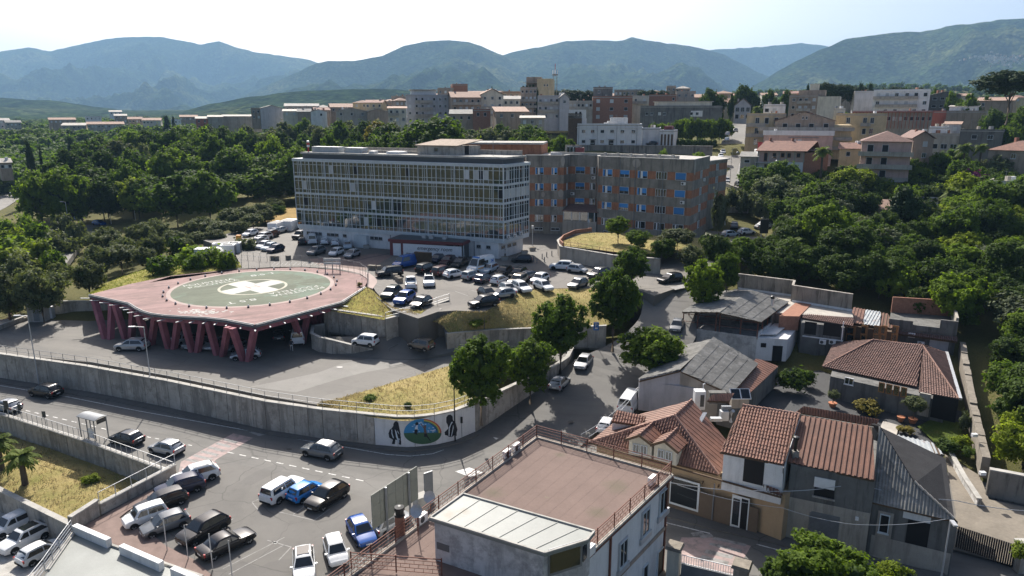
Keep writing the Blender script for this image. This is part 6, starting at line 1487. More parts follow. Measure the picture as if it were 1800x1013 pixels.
for s in (.02,.31,.61,.92):wall_bar(t,'downpipe',A,B,(B-A).length*s,(B-A).length*s+.12,zt-7,zt,0,.12,'steel_grey')
wall_bar(t,'cornice',A,B,-.2,(B-A).length+.2,zt-.75,zt-.6,0,.3,'plaster_white')
for s in (.245,.53):wall_bar(t,'door_canopy',A,B,(B-A).length*s-1.1,(B-A).length*s+1.1,zt-4.7,zt-4.55,0,1.1,'steel_grey');wall_bar(t,'door',A,B,(B-A).length*s-.8,(B-A).length*s+.8,zt-7.1,zt-4.9,0,.09,'dark_opening')
bld('lower white windowless annexe of the white two storey building',1129,1162,228,256,251,10,'plaster_white',0,0,'flat')
AN=bld('small red and white portico building at the end of the white annexe',1160,1185,232,254,247,8,'plaster_white',0,0,'flat',-.2)
t,A,B,C_,D,zt=AN;L=(B-A).length
for k in range(4):wall_bar(t,'portico_opening',A,B,L*(.08+k*.24),L*(.22+k*.24),zt-4.5,zt-.8,0,.05,'wood_dark')
add_box(t,A,B,D,.25,.8,.1,.6,zt+.25,zt+1.9,'red_paint','red_frieze')
DT=bld('dark brown slab tower with white top storey left of the white building',999,1023,203,255,252,8,'wood_dark',0,0,'flat',name='tower')
t,A,B,C_,D,zt=DT;add_box(t,A,B,D,.05,1.3,.0,.9,zt-1.0,zt+1.9,'plaster_white');add_box(t,A,B,D,1.0,1.35,.05,.9,zt-9,zt-1.0,'plaster_white','stair_wall')
for s in (.5,.8):wall_bar(t,'window_opening',A,B,(B-A).length*s,(B-A).length*s+.7,zt-.2,zt+1.2,.0,.06,'dark_opening')
bld('lilac white corner house with rounded bay at the top of the street',1292,1320,186,222,336,12,'plaster_lilac',2,3,'gy',rmat='roof_tile_old',rise=3.2,ww=(1.6,2.0),kinds=('pane','open'))
bld('red roofed house half hidden by trees at the top of the street',1274,1294,181,205,352,10,'plaster_cream',1,2,'gx',rmat='roof_tile',rise=2.0)
bld('white flat roofed rooftop house above the yellow corner house',1343,1381,187,206,262,12,'plaster_white',1,[.15,.5],'flat',ww=(1.4,1.3))
YH=bld('yellow corner house with corner balconies along the street',1313,1382,203,262,246,14,'plaster_yellow',3,[.28,.52,.76],'flat',.0,ww=(1.3,2.0),kinds=('open','pane'),fh=3.4,balc=((0,.5,0,1.2),(0,.5,1,1.2)),side=3)
GH=bld('broad gabled tan apartment house with dark window band beside the yellow house',1362,1468,213,256,240,16,'plaster_tan',1,[.18,.4,.62,.86],'gy',.0,rmat='roof_tile_dark',ww=(1.5,1.4),kinds=('open',),rise=3.0,first=.7,balc=((-.28,1.32,0,1.4),))
t,A,B,C_,D,zt=GH
for s in (.47,.53):place_win(t,A,B,(B-A).length*s,zt+.6,.6,.9,'open','alu_white')
for k in (1,2):wall_bar(t,'balcony',A,B,(B-A).length*.96,(B-A).length*1.3,zt-3-k*3.0,zt-2-k*3.0,-8,1.2,'plaster_pale')
MB().prism([B,B+(B-A)*.28,C_+(B-A)*.28,C_],zt-12,zt-1.2).build('side_wing',M('plaster_yellow'),t)
AP=bld('square five storey apartment block with white balconies on the right skyline',1388,1438,170,215,312,12,'plaster_tan',4,[.16,.4,.6,.88],'flat',-.1,ww=(1.2,1.2),kinds=('shut','open','pane'),balc=((.28,.78,0,1.2),(.28,.78,1,1.2),(.28,.78,2,1.2)),sidemat='plaster_cream')
t,A,B,C_,D,zt=AP
MB().prism([B,B+(B-A)*.76,C_+(B-A)*.76,C_],zt-16,zt-.1).build('plain_wing',M('plaster_cream'),t)
add_box(t,A,B,D,.28,1.22,.3,.9,zt+.25,zt+2.6,'plaster_tan');add_box(t,A,B,D,.66,.96,.35,.8,zt+2.6,zt+5.2,'plaster_cream')
bld('blank pale grey cube house right of the pine trees',1503,1540,163,192,332,14,'plaster_lilac',0,0,'flat',.1)
OH=bld('orange yellow house with tall windows behind the gabled apartment house',1470,1560,203,262,252,14,'plaster_yellow',2,[.25,.58,.72],'flat',.0,ww=(1.2,1.9),kinds=('open','pane'),fh=3.6,balc=((.5,.7,0,1.0),))
bld('cream rooftop room with balcony right of the square apartment block',1466,1486,194,206,262,8,'plaster_cream',1,[.6],'flat',ww=(1.8,1.6),kinds=('pane',))
SH=bld('low pinkish shop with broad white roof band at the street corner',1343,1465,236,270,226,14,'plaster_pink',0,0,'flat')
t,A,B,C_,D,zt=SH;L=(B-A).length
wall_bar(t,'roof_band',A,B,-.3,L+.3,zt-.3,zt+1.1,.05,.3,'plaster_white')
for s0,s1 in ((.42,.48),(.5,.56)):wall_bar(t,'shop_shutter',A,B,L*s0,L*s1,zt-4.5,zt-1.4,0,.06,'steel_pale')
wall_bar(t,'sign_rail',A,B,L*.36,L*.8,zt-1.0,zt-.8,0,.3,'steel_grey');wall_bar(t,'shop_sign',A,B,-L*.08,-L*.01,zt-5.0,zt-2.4,-.1,0,'red_plastic')
BH=bld('two storey house with red tile roof, brick upper floor and white ground floor',1333,1414,266,322,196,13,'plaster_white',0,0,'none',.1)
t,A,B,C_,D,zt=BH;L=(B-A).length;d,n,_=basis(A,B)
f=[A+n*.9-d*.8,B+n*.9+d*.6,C_+n*.0+d*.6,D-d*.8];f[2]=f[1]+(D-A)*.55+d*3.5;f[3]=f[0]+(D-A)*.55+d*3.0
MB().hexa([(p.x,p.y,zt+(2.4 if i>1 else 0)) for i,p in enumerate(f)],[(p.x,p.y,zt+.2+(2.4 if i>1 else 0)) for i,p in enumerate(f)]).build('roof',M('roof_tile'),t)
MB().hexa([(p.x,p.y,zt+(2.4 if i<2 else 0)) for i,p in enumerate([f[3],f[2],f[2]+(D-A)*.6+d*2,f[3]+(D-A)*.6+d*2])],[(p.x,p.y,zt+.2+(2.4 if i<2 else 0)) for i,p in enumerate([f[3],f[2],f[2]+(D-A)*.6+d*2,f[3]+(D-A)*.6+d*2])]).build('roof',M('roof_tile'),t)
for s in (0,.23,.46,.62,.8,1):wall_bar(t,'pilaster',A,B,L*s-.15,L*s+.15,zt-2.9,zt,0,.1,'plaster_pale')
for s0,s1 in ((.02,.22),(.24,.45),(.47,.61),(.63,.79),(.81,.99)):wall_bar(t,'brick_infill',A,B,L*s0,L*s1,zt-2.8,zt-.05,0,.06,'plaster_pink')
for s,w,h in ((.17,.9,2.2),(.36,.9,1.3),(.54,.9,1.1),(.68,.9,1.2),(.88,.9,1.1)):place_win(t,A,B,L*s,zt-.4-h,w,h,'open','wood',.09)
for s in (.2,.42):place_win(t,A,B,L*s,zt-5.2,1.0,1.7,'open','wood',.05)
wall_bar(t,'balcony',A,B,-L*.05,L*.3,zt-3.1,zt-2.9,0,1.5,'concrete_light');wall_bar(t,'balcony',A,B,-L*.02,L*.22,zt-6.4,zt-5.3,0,1.5,'plaster_white');wall_bar(t,'ground_door',A,B,L*.08,L*.2,zt-9,zt-6.6,0,.07,'steel_grey')
SB=[B,B+Vector((L*.75,5,0)),C_+Vector((L*.75,5,0)),C_]
MB().prism(SB,zt-9,zt-.3).build('brick_side',M('brickwork'),t)
MB().hexa([(p.x,p.y,z) for p,z in zip(SB,(zt+.3,zt-.3,zt-.2,zt+1.4))],[(p.x,p.y,z) for p,z in zip(SB,(zt+.5,zt-.1,zt,zt+1.6))]).build('side_roof',M('roof_tile_dark'),t)
for s in (.3,.8):
 p=A+(D-A)*.5+d*(L*s);MB().box((p.x,p.y,zt+2.6),(.6,.6,1.5)).build('chimney',M('brickwork'),t)
bld('small pale shed with sloping dark roof beside the street bend',1302,1331,276,312,197,6,'plaster_pale',1,[.4],'shed',-.1,rmat='fibre_cement',rise=1.0,kinds=('open',),ww=(1.4,.8),name='shed')
bld('long white apartment house with dark windows on the upper right',1536,1636,161,205,312,14,'plaster_white',3,[.09,.25,.42,.6,.76,.92],'flat',.0,ww=(1.4,1.5),kinds=('open','shut','pane'),fh=3.3,balc=((.05,.8,1,1.2),(.0,.8,0,1.2)),rmat='white_plastic')
bld('grey side house with two sloping roofs right of the long white apartments',1636,1690,168,200,308,12,'plaster_grey',2,[.15,.4,.7],'gy',.15,rmat='roof_gravel',ww=(1.6,1.1),kinds=('open',),rise=1.6)
CB=bld('long low block with red brown columns below the white apartments',1500,1640,198,232,287,12,'plaster_pale',1,14,'flat',.02,ww=(1.2,1.4),kinds=('shut','open'),first=1.6)
t,A,B,C_,D,zt=CB;L=(B-A).length
for k in range(23):wall_bar(t,'red_column',A,B,L*k/22-.12,L*k/22+.12,zt-6,zt,.8,1.1,'plaster_rust')
wall_bar(t,'roof_edge',A,B,-.3,L+.3,zt,zt+.3,0,1.3,'plaster_rust')
RP=bld('small block with pink red panels at the end of the columned block',1640,1664,198,225,288,10,'plaster_rust',0,0,'flat');
bld('blank tan wall building right of the pink red panels',1664,1734,198,240,282,12,'plaster_tan',0,0,'flat',.0)
add=bld('white rooftop shelter on the blank tan building',1669,1720,188,200,290,8,'plaster_white',0,0,'shed',rmat='roof_pale',rise=.5)
PH=bld('pink four storey house with dark brown roof and three long balconies',1516,1604,249,322,190,13,'plaster_pink',4,[.18,.48],'hip',.05,rmat='roof_tile_dark',ww=(1.5,1.9),kinds=('open',),fh=3.25,balc=((-.06,1.05,0,1.5),(-.06,1.05,1,1.5),(.2,1.0,2,1.5)),rise=2.6,sidemat='plaster_tan')
bld('brown gabled rear wing attached to the pink four storey house',1606,1642,244,300,200,12,'plaster_tan',3,[.6],'gy',.3,rmat='roof_tile_dark',kinds=('pane','shut'),rise=2.0)
bld('pale house with white parapet and pink canopy right of the pink house',1634,1690,238,275,232,12,'plaster_pale',1,[.2,.5,.8],'flat',ww=(1.8,1.6),kinds=('open','pane'),first=2.6)
bld('white box room on the roof of the pale house with pink canopy',1633,1666,226,240,238,6,'plaster_white',0,0,'flat');bld('lilac grey gable room right of the white box room',1660,1688,219,240,242,8,'plaster_lilac',1,[.7],'shed',rise=.8,kinds=('shut',))
bld('long low grey house with two white framed windows on the right',1688,1764,231,262,227,10,'plaster_grey',1,[.35,.72],'flat',.02,ww=(1.5,1.3),first=1.0)
OR_=bld('orange tile hipped roof house at the right edge',1738,1830,264,290,192,14,'plaster_tan',1,[.5],'hip',-.05,rmat='roof_tile',rise=2.4)
t,A,B,C_,D,zt=OR_;p=A+(B-A)*.42+(D-A)*.45;MB().box((p.x,p.y,zt+2.2),(.8,.8,2.0)).build('chimney',M('brickwork'),t)
bld('brown house with white chimneys behind trees at the upper right edge',1716,1782,178,200,300,12,'plaster_tan',1,[.2],'shed',rmat='roof_tile_old',rise=1.5)
bld('yellow rendered house joined to the lower right of the gabled apartment house',1476,1516,262,300,214,8,'plaster_yellow',1,[.4],'gx',rmat='roof_tile',kinds=('open',))
SR=bld('low shed with old red tile roof among the orchard trees',1532,1622,368,402,162,8,'plaster_pale',0,0,'gx',.08,rmat='roof_tile_old',rise=1.8,name='shed')
bld('pale flat roofed garden building at the right edge of the slope',1738,1815,322,345,160,6,'plaster_cream',1,[.3],'flat',rmat='white_plastic')
bld('small white concrete garden shed between the palms on the right slope',1602,1650,350,366,172,5,'plaster_white',0,0,'flat',rmat='roof_pale',name='shed')
for k in range(46):
 u=560+k*27+rb_.uniform(-9,9);v=float(np.interp(u,[560,680,760,900,1250,1800],[188,176,166,165,166,168]))+rb_.uniform(-3,7);w_=rb_.uniform(16,34)
 bld('small house packed among the roofs of the upper town',u,u+w_,v,v+16,rb_.uniform(365,470),11,rb_.choice(['plaster_cream','plaster_tan','plaster_pale','plaster_pink','plaster_yellow','plaster_tan']),rb_.choice((1,2)),rb_.choice((2,3)),rb_.choice(['flat','gx','gx','gy','hip']),rb_.uniform(-.25,.25),rmat=None if k%3 else 'roof_tile',group='small houses of the upper town',kinds=('open','shut','pane'),rise=1.5)
mb=MB();rr=random.Random(2)
for k in range(150):
 u,v=rr.gauss(1762,26),rr.gauss(102,6);Y=3350+rr.uniform(-60,60)+(102-v)*14
 p=PY(u,v,Y);s=rr.uniform(5,9);mb.mat(rr.choice([0,0,1]));mb.box((p.x,p.y,p.z),(s*1.3,s,s*1.1),rr.uniform(0,1))
tag(mb.build('far_village',M('plaster_pale','roof_tile_old')),kind='stuff')
mb=MB()
for k in range(90):
 u=rr.uniform(0,1700);Y=rr.uniform(700,1300);p=PY(u,190,Y);z=g1(p.x,Y);s=rr.uniform(6,11);mb.mat(rr.choice([0,0,1]));mb.box((p.x,Y,z+2.5),(s*1.3,s,7.5),rr.uniform(0,1))
tag(mb.build('far_houses',M('plaster_pale','roof_tile_old')),kind='stuff')
# ------------------ trees
leaf_mat('leaf_dark',(.04,.074,.018),.4);leaf_mat('leaf_mid',(.06,.11,.022),.45);leaf_mat('leaf_bright',(.095,.16,.026),.5);leaf_mat('leaf_lime',(.14,.2,.03),.5)
leaf_mat('leaf_olive',(.09,.108,.058),.32,.35,(1.4,1.35,1.15));leaf_mat('leaf_pine',(.022,.045,.02),.15,.3);leaf_mat('leaf_grey',(.09,.11,.065),.25,.35,(1.6,1.55,1.3));leaf_mat('leaf_palm',(.075,.115,.03),.3);leaf_mat('lawn_blade',(.14,.18,.06),.45,tint=(1.1,1.1,.6));leaf_mat('dry_blade',(.34,.3,.2),.4,.35,(1.2,1.12,.95),.8,(1,.95,.75))
leaf_mat('leaf_yellow',(.15,.14,.04),.3);leaf_mat('flower_purple',(.1,.016,.1),.3,.4,(1.3,1,1.2));leaf_mat('flower_rose',(.42,.15,.12),.2)
def quads_mesh(name,C,N,U,S,mats,core=None,asp=.62):
 """leaf blades: centre C, normal N, in-plane axis U, half length S"""
 V_=np.cross(N,U)
 s=S[:,None]
 vs=np.stack([C-U*s,C-V_*s*asp+N*s*.18,C+U*s,C+V_*s*asp+N*s*.18],1).reshape(-1,3)
 n=len(C);extra_v,extra_f=(core if core else ([],[]))
 me=bpy.data.meshes.new(name)
 nv=len(vs);allv=np.concatenate([vs,np.array(extra_v).reshape(-1,3)]) if len(extra_v) else vs
 ef=np.array(extra_f,int).reshape(-1,4)+nv if len(extra_f) else np.zeros((0,4),int)
 F=np.concatenate([np.arange(nv).reshape(-1,4),ef])
 me.vertices.add(len(allv));me.vertices.foreach_set('co',allv.ravel())
 me.loops.add(F.size);me.loops.foreach_set('vertex_index',F.ravel())
 me.polygons.add(len(F));me.polygons.foreach_set('loop_start',np.arange(0,F.size,4));me.polygons.foreach_set('loop_total',np.full(len(F),4))
 for x in mats:me.materials.append(MATS[x])
 if len(ef):me.polygons.foreach_set('material_index',np.r_[np.zeros(n,int),np.ones(len(ef),int)])
 me.update();me.validate();return me
def blob(c,r,n=7,k=5,rng=None):
 vs,fs=[],[]
 for i in range(k+1):
  th=math.pi*i/k
  for j in range(n):
   ph=2*math.pi*j/n
   vs.append((c[0]+r[0]*math.sin(th)*math.cos(ph),c[1]+r[1]*math.sin(th)*math.sin(ph),c[2]+r[2]*math.cos(th)))
 for i in range(k):
  for j in range(n):fs.append((i*n+j,(i+1)*n+j,(i+1)*n+(j+1)%n,i*n+(j+1)%n))
 return vs,fs
def unit(a):return a/np.maximum(1e-9,np.linalg.norm(a,axis=-1,keepdims=True))
def crown(seed,nleaf,nlobe,size,spread=.62,lobe=(.34,.52),flat=1.0,core=.44,droop=.0,coneness=0.0):
 """foliage in the unit crown (radius 1, height 0..2): leaves in uneven lobes"""
 g=np.random.default_rng(seed)
 L=unit(g.normal(size=(nlobe,3)))*(g.uniform(.35,1,(nlobe,1))**.5)*spread
 L[:,2]*=flat
 if coneness:L[:,:2]*=(1-coneness*(L[:,2:3]/flat+spread)/(2*spread))
 Rr=g.uniform(*lobe,nlobe)
 nt_=max(nlobe*5,nleaf//34);w=Rr**2;pick=g.choice(nlobe,int(nt_*1.7),p=w/w.sum())
 D=unit(g.normal(size=(len(pick),3))+np.array([0,0,.25]));T=L[pick]+D*(Rr[pick]*g.uniform(.72,1.12,len(pick)))[:,None]
 d=np.linalg.norm(T[:,None,:]-L[None],axis=2)/Rr[None];d[np.arange(len(T)),pick]=9
 keep=d.min(1)>.72;T,D=T[keep][:nt_],D[keep][:nt_]
 q=g.integers(0,len(T),nleaf);sg=(g.uniform(.5,1.25,len(T))*(.6/math.sqrt(nt_))*1.75)[q][:,None]
 off=g.normal(size=(nleaf,3))*sg;C=T[q]+off;D=unit(D[q]+off/sg*.45)
 N=unit(D+g.normal(size=D.shape)*.5+np.array([0,0,.3]));U=unit(np.cross(N,g.normal(size=N.shape)))
 S=size*g.uniform(.6,1.35,len(C))
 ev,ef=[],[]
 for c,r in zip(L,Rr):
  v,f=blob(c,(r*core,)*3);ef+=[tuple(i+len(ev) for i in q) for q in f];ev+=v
 C=C+np.array([0,0,1]);ev=[(x,y,z+1) for x,y,z in ev]
 return C,N,U,S,(ev,ef)
def crown_mesh(name,mat,*a,**k):
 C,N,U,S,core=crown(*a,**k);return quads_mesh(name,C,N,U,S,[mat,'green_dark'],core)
CR={}
for i in range(3):CR['street%d'%i]=crown_mesh('crown','leaf_mid',10+i,15000,46,.043,.72,(.19,.36),1.0)
for i in range(4):CR['wood%d'%i]=crown_mesh('crown','leaf_mid',20+i,9000,26,.06,.7,(.22,.44),.85)
for i in range(3):CR['orch%d'%i]=crown_mesh('crown','leaf_mid',30+i,10000,30,.052,.7,(.2,.4),.8)
for i in range(3):CR['olive%d'%i]=crown_mesh('crown','leaf_olive',40+i,8000,28,.05,.7,(.18,.36),.8,.45)
CR['cone0']=crown_mesh('crown','leaf_pine',50,3000,26,.085,.8,(.2,.34),1.0,.5,0,.92)
for i in range(2):CR['pine%d'%i]=crown_mesh('crown','leaf_pine',60+i,6500,30,.065,.8,(.22,.38),.5)
for i in range(2):CR['bush%d'%i]=crown_mesh('crown','leaf_bright',70+i,1500,10,.12,.55,(.3,.5),.6)
CR['far0']=crown_mesh('crown','leaf_mid',80,420,8,.26,.6,(.36,.55),.8)
CR['far1']=crown_mesh('crown','leaf_dark',81,420,9,.26,.6,(.36,.55),.8)
def trunk_mesh(seed,limbs=6,spread=.34):
 """unit trunk: height 1 up to the middle of the crown, limbs reaching into it"""
 rg=random.Random(seed);mb=MB()
 mb.tube([(0,0,-.06),(rg.uniform(-.01,.01),rg.uniform(-.01,.01),.3),(rg.uniform(-.03,.03),rg.uniform(-.03,.03),.62),(0,0,1)],.036,7,.012)
 for k in range(limbs):
  a=2*math.pi*k/limbs+rg.uniform(-.4,.4);z=rg.uniform(.4,.65);s=rg.uniform(.6,1.1)*spread
  mb.tube([(0,0,z),(s*.45*math.cos(a),s*.45*math.sin(a),z+.16),(s*math.cos(a),s*math.sin(a),z+.34)],.016,5,.006)
 return mb.mesh('trunk',M('bark'),smooth=True)
TR=[trunk_mesh(s) for s in range(3)]
def setmat(o,mat,slot=0):
 o.material_slots[slot].link='OBJECT';o.material_slots[slot].material=MATS[mat]
rt=random.Random(5)
def tree(kind,x,y,w,h,label,group=None,mat=None,z=None,low=.22,name='tree',cat='tree',bare=False):
 """tree with crown width w and total height h; low = share of the height below the crown"""
 if z is None:z=g1(x,y)
 t=thing(name,label,cat,(x,y,z),rt.uniform(0,6.28),group)
 ks=[k for k in CR if k.startswith(kind)]
 c=obj('crown',CR[rt.choice(ks)],t);hc=h*(1-low)
 c.location=(0,0,h*low);c.scale=(w/2*rt.uniform(.94,1.06),w/2*rt.uniform(.94,1.06),hc/2)
 if mat:setmat(c,mat)
 if not bare:
  k=obj('trunk',rt.choice(TR),t);hh=h*(low+(1-low)*.55);k.scale=(hh*(1.1 if h<9 else .9),hh*(1.1 if h<9 else .9),hh)
 return t
def tree_px(kind,u,vt,vb,zb,wpx,label,**k):
 p=P(u,vb,zb);top=PY(u,vt,p.y);ms=(p-Vector((0,0,CAMH))).length/F_PX
 return tree(kind,p.x,p.y,wpx*ms,top.z-zb,label,z=zb,**k)
def tree_Y(kind,u,vt,Y,wpx,label,hmin=4,hmax=19,**k):
 p=PY(u,vt,Y);z=g1(p.x,Y);h=p.z-z;ms=Y*1.02/F_PX
 if h<hmin:z=p.z-hmin;h=hmin
 if h>hmax:z=p.z-hmax;h=hmax
 return tree(kind,p.x,Y,wpx*ms,h,label,z=z,**k)
tree_px('street',846,583,742,2.9,118,'big dark green street tree at the corner above the mural',low=.2,mat='leaf_mid')
tree_px('street',932,590,706,1.9,96,'lighter green street tree second along the wall from the mural',low=.16,mat='leaf_bright')
tree_px('street',985,514,655,2.6,112,'tall dark street tree in front of the grass mound',low=.2,mat='leaf_mid')
tree_px('street',1077,466,612,4.6,96,'tall dark street tree beside the upper bend of the climbing road',low=.22,mat='leaf_mid')
tree_px('street',1143,572,668,3.0,112,'broad rounded street tree overhanging the road beside the white gable',low=.14,mat='leaf_bright')
tree_px('street',1110,430,506,8.8,72,'dark tree before the garage wall of the planted island',low=.15,mat='leaf_mid')
tree_px('street',1232,452,548,6.4,76,'bright tree rising behind the corrugated canopy house',low=.1,mat='leaf_bright')
tree_px('street',1276,440,520,7.6,50,'narrow tree at the roadside behind the concrete roof parapet',low=.1,mat='leaf_mid')
tree_px('street',1086,379,428,11.3,46,'small round tree on the planted island before the brick wing',low=.3,mat='leaf_bright')
tree_px('olive',1190,398,440,11.0,66,'grey olive tree on the planted island before the brick wing',low=.2)
tree_px('orch',1120,402,440,11.0,44,'leafy shrub tree in the middle of the planted island',low=.1,mat='leaf_bright')
tree_px('orch',1165,415,462,10.5,50,'dark bushy tree at the back of the planted island',low=.1,mat='leaf_dark')
for u,vt,vb,w,k,mt,lab in ((1255,405,470,60,'orch','leaf_dark','dark hedge clump below the shelter at the end of the brick wing'),(1300,415,470,56,'orch','leaf_mid','hedge clump below the parked white cars'),(1215,425,482,54,'olive','leaf_olive','olive bush beside the road bend below the brick wing'),(1345,408,460,50,'orch','leaf_dark','dark bush under the advertising sign right of the hospital'),(1068,385,412,30,'orch','leaf_dark','dark small tree against the brick wing')):
 tree_px(k,u,vt,vb,9.0,w,lab,mat=mt,low=.05)
WG='trees of the wood behind the hospital'
LAB={'leaf_mid':'mid green tree in the wood behind the hospital','leaf_dark':'dark tree in the wood behind the hospital','leaf_bright':'bright tree in the wood behind the hospital','leaf_lime':'yellowish tree in the wood behind the hospital','leaf_olive':'grey green tree in the wood behind the hospital'}
def top_curve(u):return float(np.interp(u,[-40,30,90,160,250,330,420,520,620,700,780,860,950],[255,248,240,232,222,212,204,205,207,214,212,216,214]))
def woodrow(Y,u0,u1,v_at,wpx,mats,kind='wood'):
 u=u0+rt.uniform(0,wpx*.4)
 while u<u1:
  v=max(v_at+rt.uniform(-11,11),top_curve(u)-2)
  mt=rt.choice(mats)
  where=('at the far left end','above the olive grove','facing the straw field','beside the left hospital corner','behind the left half of the hospital','behind the hospital penthouse','behind the brick rear block')[sum(u>k for k in (130,250,370,500,630,760))]
  lb=LAB[mt].split(' in the wood')[0].replace(' broadleaf','')+' in the '+('front' if Y<222 else 'middle' if Y<258 else 'back')+' of the wood '+where
  tree_Y(kind,u,v,Y+rt.uniform(-8,8),wpx*rt.uniform(.8,1.3),lb,group=lb,mat=mt,low=.12)
  u+=wpx*rt.uniform(.5,.82)
D_,Mi,B_,L_,O_='leaf_dark','leaf_mid','leaf_bright','leaf_lime','leaf_olive'
woodrow(196,40,160,290,95,[Mi,B_,B_]);woodrow(198,215,392,304,86,[B_,B_,L_,Mi]);woodrow(206,150,250,306,80,[Mi,D_,B_])
woodrow(212,330,520,292,84,[D_,Mi]);woodrow(226,60,300,282,80,[D_,D_,Mi]);woodrow(232,290,520,262,76,[B_,Mi,Mi])
woodrow(246,110,350,262,72,[D_,Mi,O_,D_]);woodrow(255,300,560,243,66,[B_,Mi,Mi]);woodrow(268,150,400,246,62,[O_,D_,Mi]);woodrow(285,220,600,228,56,[Mi,Mi,B_,D_,O_])
woodrow(305,150,420,232,50,[Mi,B_,D_]);woodrow(318,330,720,214,48,[D_,Mi,O_,O_])
woodrow(214,500,640,256,66,[Mi,Mi,B_]);woodrow(206,540,730,252,56,[B_,B_,L_,Mi]);woodrow(225,560,700,238,62,[Mi,B_,D_]);woodrow(222,700,830,222,78,[Mi,D_]);woodrow(240,620,960,228,58,[D_,Mi,O_,O_]);woodrow(262,640,960,214,50,[O_,D_,Mi]);woodrow(212,800,1000,246,44,[B_,L_,Mi]);woodrow(285,560,700,216,46,[O_,Mi])
tree_Y('wood',760,203,214,118,'very large round dark tree standing out above the glass block roof',mat=Mi,low=.1)
tree_Y('wood',666,208,250,66,'broad tree with yellowish rim behind the left roof of the glass block',mat='leaf_yellow',low=.1)
for u,v,w in ((945,236,34),(965,234,30),(905,236,30),(925,240,26),(985,238,26)):tree_Y('orch',u,v,232,w,'small garden tree in front of the dark tower',mat=B_,group='small garden trees before the dark tower',low=.1)
OG='olive trees left of the helipad'
for u,v,Y,w in ((60,456,106,112),(2,470,105,70),(100,452,118,55),(148,446,114,76),(178,394,152,88),(208,424,136,82),(242,384,154,64),(270,380,162,60),(216,408,144,62),(166,424,132,62),(252,430,134,52),(302,400,152,56),(266,404,142,52),(322,414,142,42),(350,378,166,72),(386,385,162,56),(406,362,173,62),(432,358,177,52),(460,352,181,48),(482,345,191,42),(443,372,166,46),(420,384,160,46),(468,364,173,38),(345,404,152,52),(376,400,153,46),(28,500,112,60),(14,520,109,40)):
 lb='grey green olive '+('by the left edge' if u<70 else 'beside the stained wall' if v>440 and u<180 else 'above the helipad lawn' if v>440 else 'beside the lane' if u<220 else 'in the middle of the grove' if u<310 else 'behind the white tanks' if u<410 else 'below the straw field')
 tree_Y('olive',u,v,Y,w*.88,lb,group=OG+', '+lb,low=.12,hmin=3)
for u,v,Y,w,mt in ((285,443,119,56,Mi),(330,428,128,60,B_),(365,432,124,46,B_),(395,436,122,36,B_),(310,410,142,46,D_),(430,415,140,40,O_),(340,440,122,50,Mi)):
 tree_Y('bush',u,v,Y,w,{56:'large ivy covered mound at the edge of the helipad lawn'}.get(w,'ivy covered bush behind the white tanks'),group=None if w==56 else 'ivy bushes behind the tanks',mat=mt,low=.0,hmin=2.2,name='bush',cat='bush',bare=True)
for u,v,Y,w,mt in ((20,405,150,70,B_),(60,415,145,60,L_),(100,402,160,60,O_),(5,430,138,70,L_),(60,385,168,46,Mi),(90,432,132,40,Mi),(35,438,130,60,O_),(10,378,178,50,B_),(45,372,185,46,B_),(110,368,182,40,O_),(130,385,170,36,O_),(10,395,160,50,L_)):
 tree_Y('bush',u,v,Y,w,'wild bush on the rough slope at the far left',group='wild bushes on the left slope',mat=mt,low=.0,hmin=1.8,name='bush',cat='bush',bare=True)
tree_Y('street',485,358,184,34,'small bright tree in the straw field left of the glass block',mat=Mi,low=.1)
OR=[(42,117),(52,113),(64,101),(67,92),(61,83),(54,75),(50,63),(52,56),(80,56),(110,85),(150,120),(160,205),(80,203),(63,188),(58,150)]
def inside(x,y,poly):
 r=False
 for (x0,y0),(x1,y1) in zip(poly,poly[1:]+poly[:1]):
  if (y0>y)!=(y1>y) and x<(x1-x0)*(y-y0)/(y1-y0)+x0:r= not r
 return r
OL={'leaf_mid':'leafy mid green orchard tree on the right hand slope','leaf_dark':'dark green orchard tree on the right hand slope','leaf_bright':'bright green orchard tree on the right hand slope','leaf_lime':'yellow green citrus tree on the right hand slope','leaf_grey':'silvery leaved tree on the right hand slope'}
yy=57.0
while yy<203:
 st_=4.3+(yy-57)*.02;xx=40+rt.uniform(0,st_)
 while xx<.80*yy+14:
  x,y=xx+rt.uniform(-1.6,1.6),yy+rt.uniform(-1.6,1.6)
  uq=900+F_PX*x/(y*_C+6.5)
  if inside(x,y,OR) and uq<1840 and not (1525<uq<1660 and 150<y<172):
   mt=rt.choice([Mi,Mi,Mi,D_,D_,D_,B_,B_,L_,'leaf_grey']);h=rt.uniform(5.0,9.0)+(2.5 if rt.random()<.22 else 0)
   lb=OL[mt].split(' on the')[0]+(' beside the garden wall' if y<80 else ' behind the bungalow' if y<108 else ' in the middle of the right slope' if y<145 else ' high on the right slope')+(' near the road' if uq<1430 else ' above the terrace roof' if uq<1560 else ' above the brick terrace' if uq<1680 else ' towards the right edge')
   tree('orch',x,y,h*rt.uniform(.85,1.2),h,lb,lb,mt,low=.1)
  xx+=st_
 yy+=st_*.9
